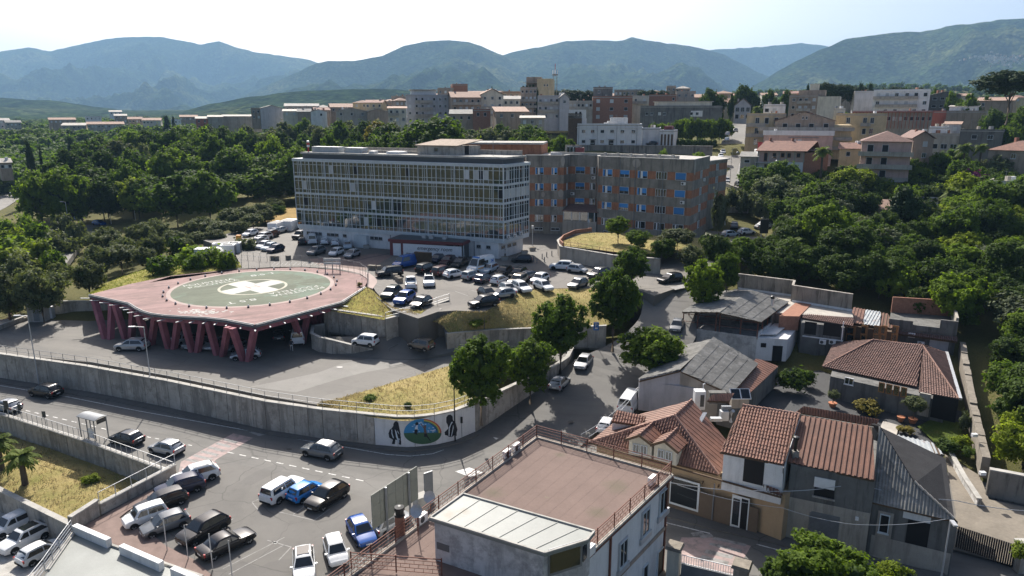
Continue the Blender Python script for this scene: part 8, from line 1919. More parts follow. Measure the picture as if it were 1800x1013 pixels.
for a in [('suv','white',343,834,Z0,*A,'white crossover first in the row by the brick pavement',None,'steel_grey'),('suv','navy',316,854,Z0,*A,'dark navy crossover second in the row by the brick pavement'),('wagon','black',283,880,Z0,-72,24,'black car with grey roof third in the row by the brick pavement'),('panda','white',255,905,Z0,-72,24,'small white boxy hatchback in the row by the brick pavement'),('hatch','grey',290,919,Z0,-72,24,'grey hatchback beside the small white boxy one'),('suv','black',357,928,Z0,-64,34,'black crossover beside the black saloon'),('sedan','black',398,952,Z0,75,-35,'black saloon parked the other way at the end of the row'),('boxy','white',497,858,Z0,62,-38,'white square off roader beside the bright blue car','',None),('city','bright',537,862,Z0,55,-30,'bright blue small car between the white and black ones'),('suv','black',575,870,Z0,-58,36,'black crossover right of the bright blue small car'),('hatch','blue',635,932,Z0,34,52,'shiny royal blue hatchback in front of the billboard',None,None),('city','white',590,966,Z0,16,50,'white small car below the royal blue hatchback'),('hatch','white',534,990,Z0,2,50,'white car with black glass roof at the bottom edge',None,'car_glass'),('hatch','silver',687,916,Z0,34,-18,'silver car half hidden behind the billboard'),('suv','black',80,686,Z0,-60,-10,'black car driving left on the road below the helipad lot'),('hatch','silver',10,713,Z0,-60,-12,'silver car at the left edge of the road'),('hatch','dark',222,769,Z0,-60,-13,'dark hatchback behind the bus shelter'),('hatch','silver',292,786,Z0,-60,-14,'light silver car stopped before the red crossing'),('suv','grey',565,790,Z0,-60,-12,'dark grey crossover passing below the wall',None,'steel_pale'),('suv','white',20,921,-4.6,-60,28,'white crossover at the left edge of the sunken yard'),('suv','white',42,945,-4.6,-60,30,'white crossover with black roof in the sunken yard',None,'car_glass'),('hatch','white',72,968,-4.6,60,-30,'white hatchback beside the railing of the pale flat roof'),('hatch','red',-6,872,-4.6,60,-24,'red car cut by the left edge of the sunken yard'),('suv','silver',232,606,Z3,-50,0,'silver crossover beside the pink columns of the helipad'),('hatch','white',318,596,Z3,-30,14,'white car in the shade under the left of the helipad'),('suv','grey',345,600,Z3,-30,14,'grey car under the middle of the helipad'),('hatch','silver',378,603,Z3,-30,14,'silver car behind the middle pink columns'),('hatch','grey',410,606,Z3,-30,14,'grey hatchback in deep shade behind the right pink columns'),('hatch','silver',432,622,Z3,-50,4,'silver car behind the rightmost pink column'),('van','white',523,589,Z3,0,-30,'white van parked deep under the right of the helipad'),('hatch','dark',490,588,Z3,0,-30,'dark car in deep shade left of the van under the helipad'),('panda','white',642,598,4.85,-50,-5,'white boxy car on the ramp below the grass block'),('panda','brown',740,605,4.6,-50,-9,'brown boxy hatchback at the foot of the stair'),('hatch','silver',1026,636,2.75,-24,26,'silver car coming down the climbing road'),('hatch','silver',984,672,1.7,26,-24,'silver hatchback driving up under the street trees'),('van','white',1108,704,1.35,24,-34,'white van parked against the white gable'),('hatch','white',1068,746,.8,24,-34,'white car mostly hidden behind the red roof railing'),('hatch','grey',1190,572,5.3,-16,30,'grey car at the upper bend beside the canopy house'),('van','blue',714,460,Z8,-40,8,'dark blue van near the emergency annexe'),('boxy','black',684,478,Z8,-50,5,'black off roader beside the stone blocks'),('pickup','white',722,496,Z8,-2,-40,'white pickup seen from behind'),('suv','white',754,493,Z8,2,40,'white crossover facing the camera next to the pickup',None,'car_glass'),('boxy','black',750,471,Z8,45,-13,'black car beside the brown screen'),('boxy','maroon',778,476,Z8,45,-13,'dark maroon off roader next to the white hatchback'),('hatch','white',799,481,Z8,45,-8,'white hatchback in front of the ambulance'),('panda','silver',828,484,Z8,42,-12,'silver boxy car in front of the ambulance'),('hatch','navy',850,489,Z8,40,-14,'dark navy hatchback beside the silver boxy car'),('city','white',878,492,Z8,40,-14,'small white car with dark bumper in the middle of the upper lot'),('suv','brown',911,492,Z8,-40,16,'brownish car with pale bonnet in the middle of the upper lot'),('hatch','grey',933,484,Z8,45,-8,'grey hatchback behind the white one in the upper lot'),('hatch','white',949,489,Z8,-40,16,'white car facing left near the right end of the upper lot'),('wagon','sky',860,472,Z8,-40,18,'pale blue estate car behind the ambulance'),('wagon','black',885,477,Z8,-40,18,'black estate car right of the pale blue one'),('wagon','black',911,480,Z8,-40,18,'black car behind the brownish one'),('hatch','navy',768,455,Z8,-40,18,'dark car half hidden by the brown screen'),('wagon','maroon',787,458,Z8,-40,18,'dark red car beside the emergency annexe entrance'),('wagon','black',808,462,Z8,-40,18,'black car left of the ambulance'),('hatch','silver',893,507,Z8,40,20,'silver car at the mound edge of the upper lot'),('wagon','white',916,504,Z8,40,18,'white estate car at the mound edge of the upper lot'),('hatch','white',955,502,Z8,40,15,'white car farthest right along the mound edge'),('hatch','silver',883,516,Z8,-40,5,'silver hatchback with rear facing right at the mound edge'),('hatch','black',857,515,Z8,40,18,'black car with grey bonnet at the left of the mound edge'),('suv','black',850,530,Z8,-40,6,'black crossover lowest by the grass mound'),('suv','green',688,514,Z8,-40,22,'dark green crossover above the grass block'),('suv','blue',711,523,Z8,-40,22,'dark blue crossover with sun glint above the grass block'),('hatch','black',740,531,Z8,-42,18,'black hatchback next to the ramp railing'),('hatch','black',917,455,Z8,-40,0,'black car alone in the shade near the glass corner'),('suv','white',988,467,Z8,-40,-2,'white crossover before the garage doors'),('city','silver',1015,473,Z8,40,5,'silver small car before the garage doors'),('suv','dark',1053,480,Z8,-40,8,'dark car before the garages half behind the tree'),('hatch','grey',1016,498,Z8,-36,12,'grey car at the top edge of the grass mound'),('wagon','black',1178,489,Z8,-40,6,'dark estate car in the shade of the road bend'),('boxy','black',527,413,Z8,-30,10,'black off roader at the left corner of the glass block'),('hatch','black',531,424,Z8,2,-20,'black hatchback seen from behind at the glass block corner'),('van','white',549,420,Z8,0,-20,'white van parked against the hospital plinth'),('hatch','white',570,424,Z8,0,-20,'left of two white cars at the hospital plinth'),('hatch','white',589,426,Z8,0,-20,'right of two white cars at the hospital plinth'),('hatch','sky',611,431,Z8,0,20,'pale small car by the service doors of the plinth'),('suv','grey',556,441,Z8,-40,12,'dark grey crossover in front of the hospital'),('city','white',591,443,Z8,-40,14,'white small car in front of the hospital'),('hatch','silver',619,446,Z8,-40,14,'beige silver hatchback in front of the hospital'),('hatch','navy',484,437,Z8,-40,10,'dark navy car nearest in the row beside the tanks'),('hatch','sky',474,434,Z8,-40,10,'pale blue car second in the row beside the tanks'),('hatch','white',464,431,Z8,-40,10,'white car third in the row beside the tanks'),('hatch','silver',452,425,Z8,-40,10,'silver car by the orange box in the tank row'),('hatch','white',457,421,Z8,-40,9,'white car behind the silver one in the tank row'),('suv','silver',463,416,Z8,-40,9,'silver crossover far along the tank row'),('suv','black',475,412,Z8,-40,9,'black crossover far along the tank row'),('hatch','white',482,407,Z8,-38,9,'white car second from the skip in the tank row'),('hatch','silver',491,405,Z8,-38,9,'silver car nearest the skip in the tank row'),('hatch','white',440,410,Z8,-40,9,'white car half under the olive trees'),('van','white',532,397,Z8,-8,-20,'white van behind the left corner of the glass block'),('hatch','white',1348,387,9.2,45,-3,'farthest white car of the tight row at the far right lot'),('hatch','silver',1350,391,9.2,45,-3,'silver car second in the tight row at the far right lot'),('hatch','white',1346,395,9.2,45,-3,'white car third in the tight row at the far right lot'),('hatch','silver',1341,399,9.2,45,-3,'silver car fourth in the tight row at the far right lot'),('suv','grey',1291,396,9.2,2,-20,'grey car seen from behind near the car shelter'),('hatch','white',1312,407,9.0,45,-3,'white car behind the hedge clump right of the hospital'),('hatch','sky',1284,411,9.0,45,-3,'pale car peeping over the hedge right of the hospital'),('van','white',1338,438,8.8,14,-20,'white van on the road beside the orchard trees'),('hatch','white',1308,456,8.8,14,-20,'white car below the white van at the orchard edge')]:car(*a)
SVZ=([208,220,244,279,308,322,336,350],[32.2,30.4,26.0,20.7,17.3,15.8,14.7,14.0])
for u,v,c_,du,dv,lab in ((1293,229.5,'dark',0,10,'dark car driving at the top of the street'),(1279,236,'silver',0,-8,'silver car parked high on the street beside the tree row'),(1278,245.5,'sky',0,-8,'pale car parked under the tree row on the street'),(1271,267,'silver',-2,8,'upper of two light cars on the left side of the street'),(1267,274.5,'white',-2,8,'lower of two light cars on the left side of the street'),(1278,317,'silver',0,8,'light car at the left kerb below the street lamp'),(1299,324,'dark',14,5,'dark car turning at the street bend'),(1342,339,'white',14,6,'white car behind the clipped street hedge'),(1362,346,'silver',14,6,'silver car at the end of the street hedge')):
 car('hatch',c_,u,v,float(np.interp(v,*SVZ))+.05,du,dv,lab)
car('hatch','white',23,338,2.7,-20,6,'white car far away on the valley road');car('suv','blue',174,392,3.2,30,3,'blue car in the shade of the valley wood');car('hatch','grey',136,385,3.2,30,3,'grey car in the shade left of the blue one')
pw=PY(1146,253,246);car('hatch','black',0,0,24.65,10,0,'black car parked before the white annexe on the terrace',pos=Vector((pw.x,246.5,24.65)))
am=car('ambulance','white',845,466,Z8,-45,12,'white ambulance with orange stripe and blue emblem')
for s in (-1,1):
 y=s*1.03
 MB().box((-.3,y,.98),(4.6,.012,.2)).build('orange_stripe',M('orange_box'),am,local=True)
 MB().box((-.1,s*.965,1.75),(1.5,.02,.55)).build('side_window',M('car_glass'),am,local=True)
 mb=MB()
 for a in (30,90,150):
  c,d=Vector((-2.1,s*.93,1.75)),Vector((math.cos(R(a)),0,math.sin(R(a))))*.42;mb.bar(c-d,c+d+Vector((0,.001,0)),.02,.14,-.5)
 mb.build('blue_emblem',M('blue_sign'),am,local=True)
MB().box((1.2,0,2.7),(.3,1.3,.16)).build('beacon',M('blue_sign'),am,local=True)
# ------------------ street furniture and small things
def pole_lamp(u,v,z,h,label,arm=1.2,ang=math.pi,style='flat',mat='steel_pale',base=None):
 p=P(u,v,z) if base is None else base
 t=thing('street_lamp',label,'street lamp',p)
 MB().tube([(0,0,0),(0,0,h)],.085,7,.05).build('pole',M(mat),t,local=True)
 c,s=math.cos(ang),math.sin(ang)
 if style=='flat':
  mb=MB();mb.bar((0,0,h-.05),(c*arm,s*arm+.001,h+.05),.07,.07);mb.build('arm',M(mat),t,local=True)
  MB().box((c*(arm+.3),s*(arm+.3),h+.08),(.75,.3,.12),ang).build('lamp_head',M('steel_pale'),t,local=True)
 else:
  pts=[(c*arm*.5*(1-math.cos(a)),s*arm*.5*(1-math.cos(a)),h+arm*.5*math.sin(a)) for a in [math.pi*k/8 for k in range(9)]]
  MB().tube(pts,.04,6).build('arm',M(mat),t,local=True)
  MB().lathe((c*arm,s*arm,h-.55),[(.42,0),(.36,.22),(.14,.42),(.06,.55)],12).build('lamp_shade',M('steel_grey'),t,local=True)
 return t
pole_lamp(69,678,0,9.6,'tall grey street lamp rising in front of the wall at the left',1.0,R(185));pole_lamp(270,709,0,9.9,'tall grey street lamp in front of the pink columns',1.1,R(185))
pole_lamp(800,776,.13,8.2,'black street lamp with hanging bell shade before the mural',1.3,R(-10),'bell','black')
for u,v,z,h,lab in ((123,410,3.3,8.5,'double headed lamp by the rough slope at the far left'),(239,392,4,7.5,'lamp in front of the dark wood left of the olives'),(88,378,2.6,9,'thin lamp pole beside the valley road'),(196,396,3,9.5,'thin lamp pole in front of the dark wood')):pole_lamp(u,v,z,h,lab,.9,R(170))
pole_lamp(1283,322,15.8,9.0,'hook shaped street lamp at the left kerb of the street',1.6,R(0),'bell','steel_grey');pole_lamp(1350,342,14.6,9.0,'hook shaped street lamp before the white ground floor house',1.6,R(0),'bell','steel_grey')
for u,v,lab in ((936,432,'lamp post with box lantern at the glass block corner'),(984,411,'lamp post with box lantern before the porch of the brick wing'),(1034,420,'lamp post behind the planted island')):
 p=P(u,v,8.8);t=thing('lamp_post',lab,'lamp post',p);MB().tube([(0,0,0),(0,0,3.6)],.07,6).build('pole',M('steel_pale'),t,local=True);MB().box((0,0,3.85),(.4,.3,.6)).build('lantern',M('white_plastic'),t,local=True)
for u,v,h,Y in ((863,250,6,232),(890,250,5,232),(975,252,6,245),(1146,330,0,0)):
 if h:p=PY(u,v,Y);pole_lamp(0,0,0,h,'slim pale lamp pole on the terrace at bearing of the '+{863:'aerials',890:'pink roof gear',975:'dark tower'}[u],.6,0,base=Vector((p.x,p.y,g1(p.x,p.y))))
wl_=pole_lamp(1652,1030,0,5.6,'grey street lamp with square head in front of the slate roofed house',.25,R(-100))
p=P(167,768,.02);rz=math.atan2(*(P(300,800,0)-P(100,748,0)).yx)
bs=thing('bus_shelter','bus shelter with grey curved roof on the roadside','bus shelter',p,rz)
mb=MB()
for k in range(8):
 y0,y1=-.8+k*.2,-.6+k*.2;f=lambda y:2.35+.28*math.cos(y*1.6)
 mb.hexa([(-1.5,y0,f(y0)),(1.5,y0,f(y0)),(1.5,y1,f(y1)),(-1.5,y1,f(y1))],[(-1.5,y0,f(y0)+.06),(1.5,y0,f(y0)+.06),(1.5,y1,f(y1)+.06),(-1.5,y1,f(y1)+.06)])
mb.build('roof',M('steel_grey'),bs,local=True)
for x in (-1.4,-.2,1.0,1.4):MB().box((x,-.6 if x!=1.4 else .6,1.2),(.09,.09,2.4)).build('post',M('steel_grey'),bs,local=True)
MB().box((-1.4,.6,1.2),(.09,.09,2.4)).build('post',M('steel_grey'),bs,local=True);MB().box((.4,-.62,.75),(.9,.05,1.1)).build('poster_panel',M('white_plastic'),bs,local=True);MB().box((1.42,0,2.2),(.03,1.1,.5)).build('end_glass',M('window_glass'),bs,local=True)
def sign(u,v,z,h,label,shape='rect',face='black',size=(.5,.7),text=None,pole='steel_grey',yaw=0):
 t=thing('road_sign',label,'sign',P(u,v,z),yaw);MB().tube([(0,0,0),(0,0,h)],.035,6).build('pole',M(pole),t,local=True)
 if shape=='round':
  mb=MB();mb.lathe((0,0,0),[(.01,0),(size[0]/2,0),(size[0]/2,.03),(.01,.03)],16);o=mb.build('plate',M(face),t,local=True);o.rotation_euler=(R(90),0,0);o.location=(0,-.05,h-size[0]/2)
 else:MB().box((0,-.05,h-size[1]/2),(size[0],.03,size[1])).build('plate',M(face),t,local=True)
 if text:
  o=put('lettering',text_mesh(text,size[0]*.9,'white_plastic',.01),t,(0,-.075,h-size[1]*.36));o.rotation_euler=(R(90),0,0)
 return t
sign(38,737,.3,1.9,'dark back of a small sign on the roadside railing, left one',face='grey_screen',size=(.42,.75));sign(81,750,.3,1.9,'dark back of a small sign on the roadside railing, right one',face='grey_screen',size=(.42,.75));sign(15,735,.3,2.2,'dark sign back at the railing near the left edge',face='grey_screen',size=(.55,1.1))
plain('sign_violet',(.16,.12,.26),.5)
sign(590,772,.13,3.0,'round violet no parking sign before the retaining wall','round','sign_violet',(.62,.6));sign(812,771,.13,2.6,'narrow dark sign beside the right figure of the mural',face='black',size=(.25,.75))
ps=sign(1047,606,4.4,3.2,'blue parking sign with white letter on the climbing road',face='blue_sign',size=(.75,1.15),text='P')
MB().box((.02,-.075,2.35),(.34,.012,.2)).build('arrow_mark',M('white_plastic'),ps,local=True)
sign(1200,470,8.8,2.2,'small white sign on the road behind the canopy house tree',face='white_plastic',size=(.7,.9))
ad=thing('advertising_sign','dark advertising sign on two posts by the far right lot','sign',P(1341,428,8.8));MB().box((0,0,3.6),(1.7,.2,3.0)).build('board',M('black'),ad,local=True)
for s in (-.5,.5):MB().box((s,0,1.1),(.14,.14,2.2)).build('post',M('steel_pale'),ad,local=True)
wb_=thing('billboard','white billboard with a black round emblem in the orchard slope','billboard',PY(1489,362,168));MB().box((0,0,.3),(2.4,.15,2.2)).build('board',M('white_plastic'),wb_,local=True);MB().lathe((0,0,0),[(.01,0),(.45,0),(.45,.04),(.01,.04)],14).build('emblem',M('black'),wb_,local=True).location=(0,-.1,.5);wb_.children[1].rotation_euler=(R(90),0,0)
for s in (-.9,.9):MB().box((s,.1,-1.6),(.12,.12,2.2)).build('post',M('steel_grey'),wb_,local=True)
b0,b1=P(655,932,2.5),P(735,876,2.5);bt=zat(b0,871)
bb=thing('billboard','large billboard seen from its grey panelled back beside the red roof','billboard',XY((b0+b1)/2))
for i in range(6):
 for j in range(3):
  a,b=b0.lerp(b1,i/6+.003),b0.lerp(b1,(i+1)/6-.003);a,b=a+UPV*((bt-2.5)*j/3+.01),b+UPV*((bt-2.5)*j/3+.01);mb=MB();mb.bar(a,b,.07,(bt-2.5)/3-.02);mb.build('panel',M('billboard_back'),bb)
for s in (.28,.78):
 p=b0.lerp(b1,s);MB().box((p.x+.12,p.y-.12,bt/2),(.16,.16,bt)).build('post',M('steel_grey'),bb)
sm_=thing('totem_sign','narrow dark totem sign standing behind the large billboard','sign',P(754,880,.3));MB().box((0,0,1.6),(.9,.14,2.6),R(38)).build('panel',M('steel_grey'),sm_,local=True);MB().box((0,0,.15),(1.1,.4,.35),R(38)).build('base',M('concrete'),sm_,local=True)
kb=thing('concrete_kiosk','low concrete base block between the billboard and the totem sign','block',P(741,893,.3));MB().box((0,0,.6),(1.2,1.0,1.4),R(38)).build('block',M('concrete_light'),kb,local=True)
def person(u,v,z,label,top='cloth_dark',bottom='cloth_dark',yaw=0.0,stride=.16):
 t=thing('person',label,'person',P(u,v,z),yaw)
 vs=[(0,0,.95),(0,.02,1.15),(0,.02,1.4),(0,.0,1.52),(0,-.01,1.62),(0,-.01,1.74),(.11,0,.88),(.13,-stride,.5),(.13,-stride*.6,.09),(.13,-stride-.1,.05),(-.11,0,.88),(-.13,stride,.5),(-.13,stride*1.6,.1),(-.13,stride+.1,.05),(.2,.02,1.42),(.27,.06,1.14),(.27,-.06,.9),(-.2,.02,1.42),(-.27,-.02,1.14),(-.27,-.14,.92)]
 es=[(0,1),(1,2),(2,3),(3,4),(4,5),(0,6),(6,7),(7,8),(8,9),(0,10),(10,11),(11,12),(12,13),(2,14),(14,15),(15,16),(2,17),(17,18),(18,19)]
 rd=[.15,.15,.17,.065,.1,.1,.1,.075,.05,.045,.1,.075,.05,.045,.075,.05,.04,.075,.05,.04]
 me=bpy.data.meshes.new('body');me.from_pydata(vs,es,[]);o=obj('body',me,t)
 s=o.modifiers.new('skin','SKIN');
 for i,r in enumerate(rd):me.skin_vertices[0].data[i].radius=(r,r*.8)
 me.skin_vertices[0].data[0].use_root=True
 o.modifiers.new('sub','SUBSURF').levels=2;o.modifiers['sub'].render_levels=2
 bpy.context.view_layer.update();m2=bpy.data.meshes.new_from_object(o.evaluated_get(bpy.context.evaluated_depsgraph_get()));o.modifiers.clear();o.data=m2
 m2.materials.clear()
 for x in (top,bottom,'skin','black'):m2.materials.append(MATS[x])
 for f in m2.polygons:
  z_=f.center.z;f.material_index=2 if (z_>1.52 or (abs(f.center.x)>.22 and z_<1.05)) else (1 if z_<.98 else 0)
  if z_<.1:f.material_index=3
  f.use_smooth=True
 MB().lathe((0,.01,1.66),[(.1,0),(.115,.06),(.08,.12),(.01,.14)],10).build('hair',M('black'),t,local=True)
 return t
person(513,618,3.5,'person in dark clothes walking in the shade under the helipad','cloth_dark','cloth_light',R(20));person(888,455,8.8,'person in a pale top standing near the glass block corner','cloth_light','cloth_dark',R(60),.05)
ct=thing('technical_cabinet','white technical cabinet on the lawn edge behind the helipad','cabinet',P(358,464,8.5));MB().box((0,0,1.4),(2.1,2.0,2.8)).build('body',M('panel_white'),ct,local=True);MB().box((0,0,2.84),(2.3,2.2,.1)).build('lid',M('steel_pale'),ct,local=True);MB().box((.0,-1.01,1.4),(.03,.02,2.6)).build('door_joint',M('steel_grey'),ct,local=True);MB().box((.5,-1.02,.7),(.5,.03,.5)).build('vent',M('steel_grey'),ct,local=True)
tk=thing('gas_tank','white horizontal cylinder tank beside the technical cabinet','tank',P(382,458,8.6));o=MB().lathe((0,0,-1.6),[(.2,-.25),(.9,-.1),(1.1,.2),(1.1,3.0),(.9,3.3),(.2,3.45)],16).build('drum',M('plaster_white'),tk,local=True);o.rotation_euler=(R(90),0,R(12));o.location=(0,0,1.25);MB().box((0,0,.15),(1.6,2.4,.3)).build('cradle',M('concrete'),tk,local=True)
rp=thing('red_pump','red pump cabinet left of the technical cabinet','cabinet',P(340,456,8.4));MB().box((0,0,.85),(1.1,1.0,1.6)).build('body',M('red_plastic'),rp,local=True);MB().lathe((.4,.3,1.6),[(.3,0),(.3,.3),(.1,.45)],10).build('cap',M('red_plastic'),rp,local=True)
for u,v,sx_,lab in ((392,445,3.4,'white low container with dark top openings behind the tank'),(402,448,2.6,'pale container with dark green end right of the tank'),(415,444,2.0,'small grey generator box near the orange box')):
 c=thing('container',lab,'container',P(u,v,8.7),R(10));MB().box((0,0,1.0),(sx_,2.0,2.0)).build('body',M('panel_white'),c,local=True);MB().box((sx_*.5,0,1.0),(.06,1.7,1.7)).build('end_panel',M('steel_grey'),c,local=True);MB().box((0,0,2.05),(sx_*.7,1.2,.12)).build('hatch',M('grey_screen'),c,local=True)
ob=thing('orange_box','orange box on a post at the start of the tank row','box',P(421,434,8.8));MB().box((0,0,1.6),(.9,.7,1.6)).build('box',M('orange_box'),ob,local=True);MB().box((0,0,.4),(.2,.2,.8)).build('post',M('steel_grey'),ob,local=True)
for u,v,lab in ((509,404,'white skip with open top left of the glass block'),(487,408,'smaller white container beside the skip')):
 c=thing('skip',lab,'container',P(u,v,8.8),R(-8));w=3.0 if u>500 else 2.2;MB().box((0,0,1.2),(w,4.5,2.2)).build('body',M('panel_white'),c,local=True);MB().box((0,-.3,2.31),(w*.86,3.6,.03)).build('opening',M('dark_opening'),c,local=True)
 for s in (-1,1):MB().box((s*w*.35,-2.0,.1),(.15,.5,.2)).build('skid',M('steel_grey'),c,local=True)
fence('tank_fence','wire fence around the tanks behind the helipad',[P(340,470,8.5),P(402,466,8.7),P(425,470,8.8)],1.5,2.2,(.3,.65,1.0),.06,'steel_grey');fence('lot_fence','thin fence between the tank row and the helipad',[P(425,455,8.8),P(446,457,8.8),P(470,460,8.8)],1.4,1.8,(.5,1.0),.05,'steel_grey')
cab=thing('electric_cabin','grey concrete electricity cabin at the far left of the lower lot','cabin',P(65,566,3.5));MB().box((0,1.0,1.5),(2.3,2.4,3.0)).build('body',M('concrete_light'),cab,local=True);MB().box((0,1.0,3.06),(2.6,2.7,.12)).build('roof',M('concrete_light'),cab,local=True);MB().box((.2,-.22,1.2),(.9,.04,2.0)).build('door',M('steel_grey'),cab,local=True)
cb2=thing('electric_cabinet','pale metal cabinet between the cabin and the stained wall','cabinet',P(90,560,3.5));MB().box((0,0,1.0),(1.1,.7,2.0)).build('body',M('steel_pale'),cb2,local=True);MB().box((0,-.36,1.0),(.9,.02,1.7)).build('door',M('panel_white'),cb2,local=True)
mb=MB()
for k in range(4):mb.box((-2.2-k*.35,1,.5-k*.13),(.4,1.6,.17+.0*k))
mb.build('step',M('concrete'),cab,local=True)['kind']='stuff'
gS='rough stone blocks around the helipad'
for i,(u,v) in enumerate(((480,457),(487,457.5),(507,456.5),(651,474),(657,474.5),(666,475),(681,487),(688,487),(695,490),(699,494),(703,497))):tag(MB().box((P(u,v,8.8).x,P(u,v,8.8).y,9.2),(.75,.7,.8),i*.4).build('stone_block',M('stone')),'rough stone barrier block beside the helipad parking','stone block',gS)
gP='white concrete planters along the hospital'
for u,v in ((887,458),(922,447),(936,441),(644,437),(720,451),(792,455),(811,456),(966,408),(1016,411)):
 p=P(u,v,8.8);t=thing('planter','white concrete planter box set out in front of the hospital','planter',p,R(20),gP);MB().hexa([(-.5,-.3,0),(.5,-.3,0),(.5,.3,0),(-.5,.3,0)],[(-.65,-.4,.7),(.65,-.4,.7),(.65,.4,.7),(-.65,.4,.7)]).build('box',M('concrete_light'),t,local=True);MB().box((0,0,.71),(1.1,.6,.04)).build('soil',M('soil'),t,local=True)
gB='bollards at the hospital forecourt'
for u,v in ((953,455),(961,452),(970,450),(938,460),(944,463),(957,461)):p=P(u,v,8.8);tag(MB().lathe(tuple(p),[(.09,0),(.09,.9),(.03,1.0)],8).build('bollard',M('steel_grey')),'thin grey bollard on the hospital forecourt','bollard',gB)
scn=thing('brown_screen','brown slatted screen box standing before the emergency annexe','screen',P(744,468,8.8),R(-18));MB().box((0,0,.25),(3.3,.9,.5)).build('base',M('concrete_light'),scn,local=True)
for k in range(16):MB().box((-1.5+k*.2,0,1.5),(.15,.7,2.0)).build('slat',M('wood_dark'),scn,local=True)
rg_=random.Random(9)
for k,(u,v) in enumerate(((886,720),(893,716),(899,712),(904,708),(911,704),(916,700),(890,712),(908,698))):
 p=P(u,v,.7+k*.03);mb=MB();mb.lathe((p.x,p.y,.62+k*.06),[(.12,0),(.42,.12),(.48,.35),(.3,.6),(.08,.7),(.14,.8)],8);tag(mb.build('rubbish_bag',M('panel_white' if k%3 else 'cloth_dark'),smooth=True),('white' if k%3 else 'dark')+' rubbish bag in the heap at the foot of the low wall','rubbish bag','rubbish bags, '+('white' if k%3 else 'dark'))
fr_=PP(.6,(130,938),(356,1016),(300,1080),(40,1060),(84,1004))
pr=thing('pale_flat_roof','pale flat roof with pinkish white parapet blocks in the lower left corner','roof',XY(fr_[0]));walls(pr,[XY(p) for p in fr_],-4.6,.55,'plaster_pale');MB().prism([XY(p).lerp(XY(fr_[3]),.004) for p in fr_],.55,.6).build('roof_covering',M('zinc_pale'),pr)
for (u0,v0),(u1,v1) in (((133,936),(193,962)),((215,972),(285,1003)),((305,1012),(360,1036))):
 mb=MB();mb.bar(P(u0,v0,.6),P(u1,v1,.6),.45,.75);mb.build('parapet_block',M('plaster_white'),pr)
mb=MB();mb.bar(P(130,937,.6),P(356,1015,.6),.2,.16);mb.build('roof_kerb',M('concrete_light'),pr);mb=MB();mb.bar(P(130,938,.6),P(84,1004,.6),.3,.16);mb.build('roof_kerb',M('concrete_light'),pr)
fence('roof_railing','slanting four bar railing along the left edge of the pale flat roof',[P(128,937,.75),P(106,968,.75),P(80,1006,.75),P(30,1070,.75)],1.2,1.9,(.25,.5,.75,1.0),.05,'steel_pale')
gL='slim posts on the brick pavement'
for u,v in ((294,968),(331,983),(374,999),(408,1012)):
 t=thing('slim_post','slim grey post standing at the kerb of the brick pavement','post',P(u,v,.1),0,gL);MB().tube([(0,0,0),(0,0,3.0)],.045,6).build('pole',M('steel_pale'),t,local=True);MB().box((0,0,2.9),(.1,.03,.35)).build('plate',M('steel_grey'),t,local=True)
sheet('patio',[P(1300,690,1.0),P(1400,645,1.3),P(1470,655,1.3),P(1690,725,1.2),P(1685,790,.8),P(1560,770,.9),P(1420,730,.9),P(1330,725,.9)],'asphalt_new',.1)
sheet('lawn',[P(1612,752,1.1),P(1640,738,1.2),P(1690,745,1.2),P(1692,790,1.0),P(1640,778,1.0)],'grass_green',.16);TUFTS.clear()
sheet('patio_path',[P(1552,742,1.0),P(1580,750,1.0),P(1575,770,.9),P(1545,758,.9)],'roof_pale',.15)
gwl=[P(1688,628,2.6),P(1694,670,2.2),P(1706,742,1.4),P(1728,840,.6)]
wl2=thing('garden_wall','old stone garden wall running down beside the orchard','wall',gwl[1])
for a,b in zip(resample(gwl,1.6),resample(gwl,1.6)[1:]):
 mb=MB();mb.bar(a,b,.7,2.2+random.uniform(-.12,.12));mb.build('stone_course',M('stone'),wl2)
cwl=[P(1732,872,.2),P(1812,888,.2)]
panel_wall('yard_wall','dark rendered wall at the right edge above the paved courtyard',cwl,2.9,.4,3.0,'concrete_dark')
sheet('courtyard',[P(1660,800,.25),P(1722,838,.3),P(1738,880,.2),P(1830,900,.2),P(1830,1010,.1),P(1672,968,.06),P(1680,905,.1)],'courtyard',.12)
lw_=[P(1668,806,.3),P(1692,850,.3),P(1718,892,.2)]
panel_wall('low_wall','low plastered wall between the courtyard and the planted strip',lw_,1.0,.3,2.5,'plaster_old')
for u,v,z in ((1713,765,3.6),(1727,832,2.9)):tag(MB().box(tuple(P(u,v,z)),(.5,.35,.3)).build('wall_lantern',M('white_plastic')),('upper' if u<1720 else 'lower')+' white lantern block on the stone garden wall','lantern')
gate=thing('dark_gate','dark metal double gate closing the courtyard at the bottom right','gate',P(1720,985,0))
ga,gb=P(1678,965,0),P(1780,1000,0)
for k in range(26):a=ga.lerp(gb,(k+.1)/26);b=ga.lerp(gb,(k+.9)/26);mb=MB();mb.bar(a+UPV*.1,b+UPV*.1,.05,2.0);mb.build('gate_board',M('black'),gate)
pr2=thing('gate_pier','concrete gate pier with planted top at the right edge','pier',P(1793,1003,0));MB().box((0,0,1.2),(.9,.9,2.4)).build('pier',M('concrete'),pr2,local=True);MB().box((0,0,2.46),(1.1,1.1,.12)).build('cap',M('concrete_light'),pr2,local=True)
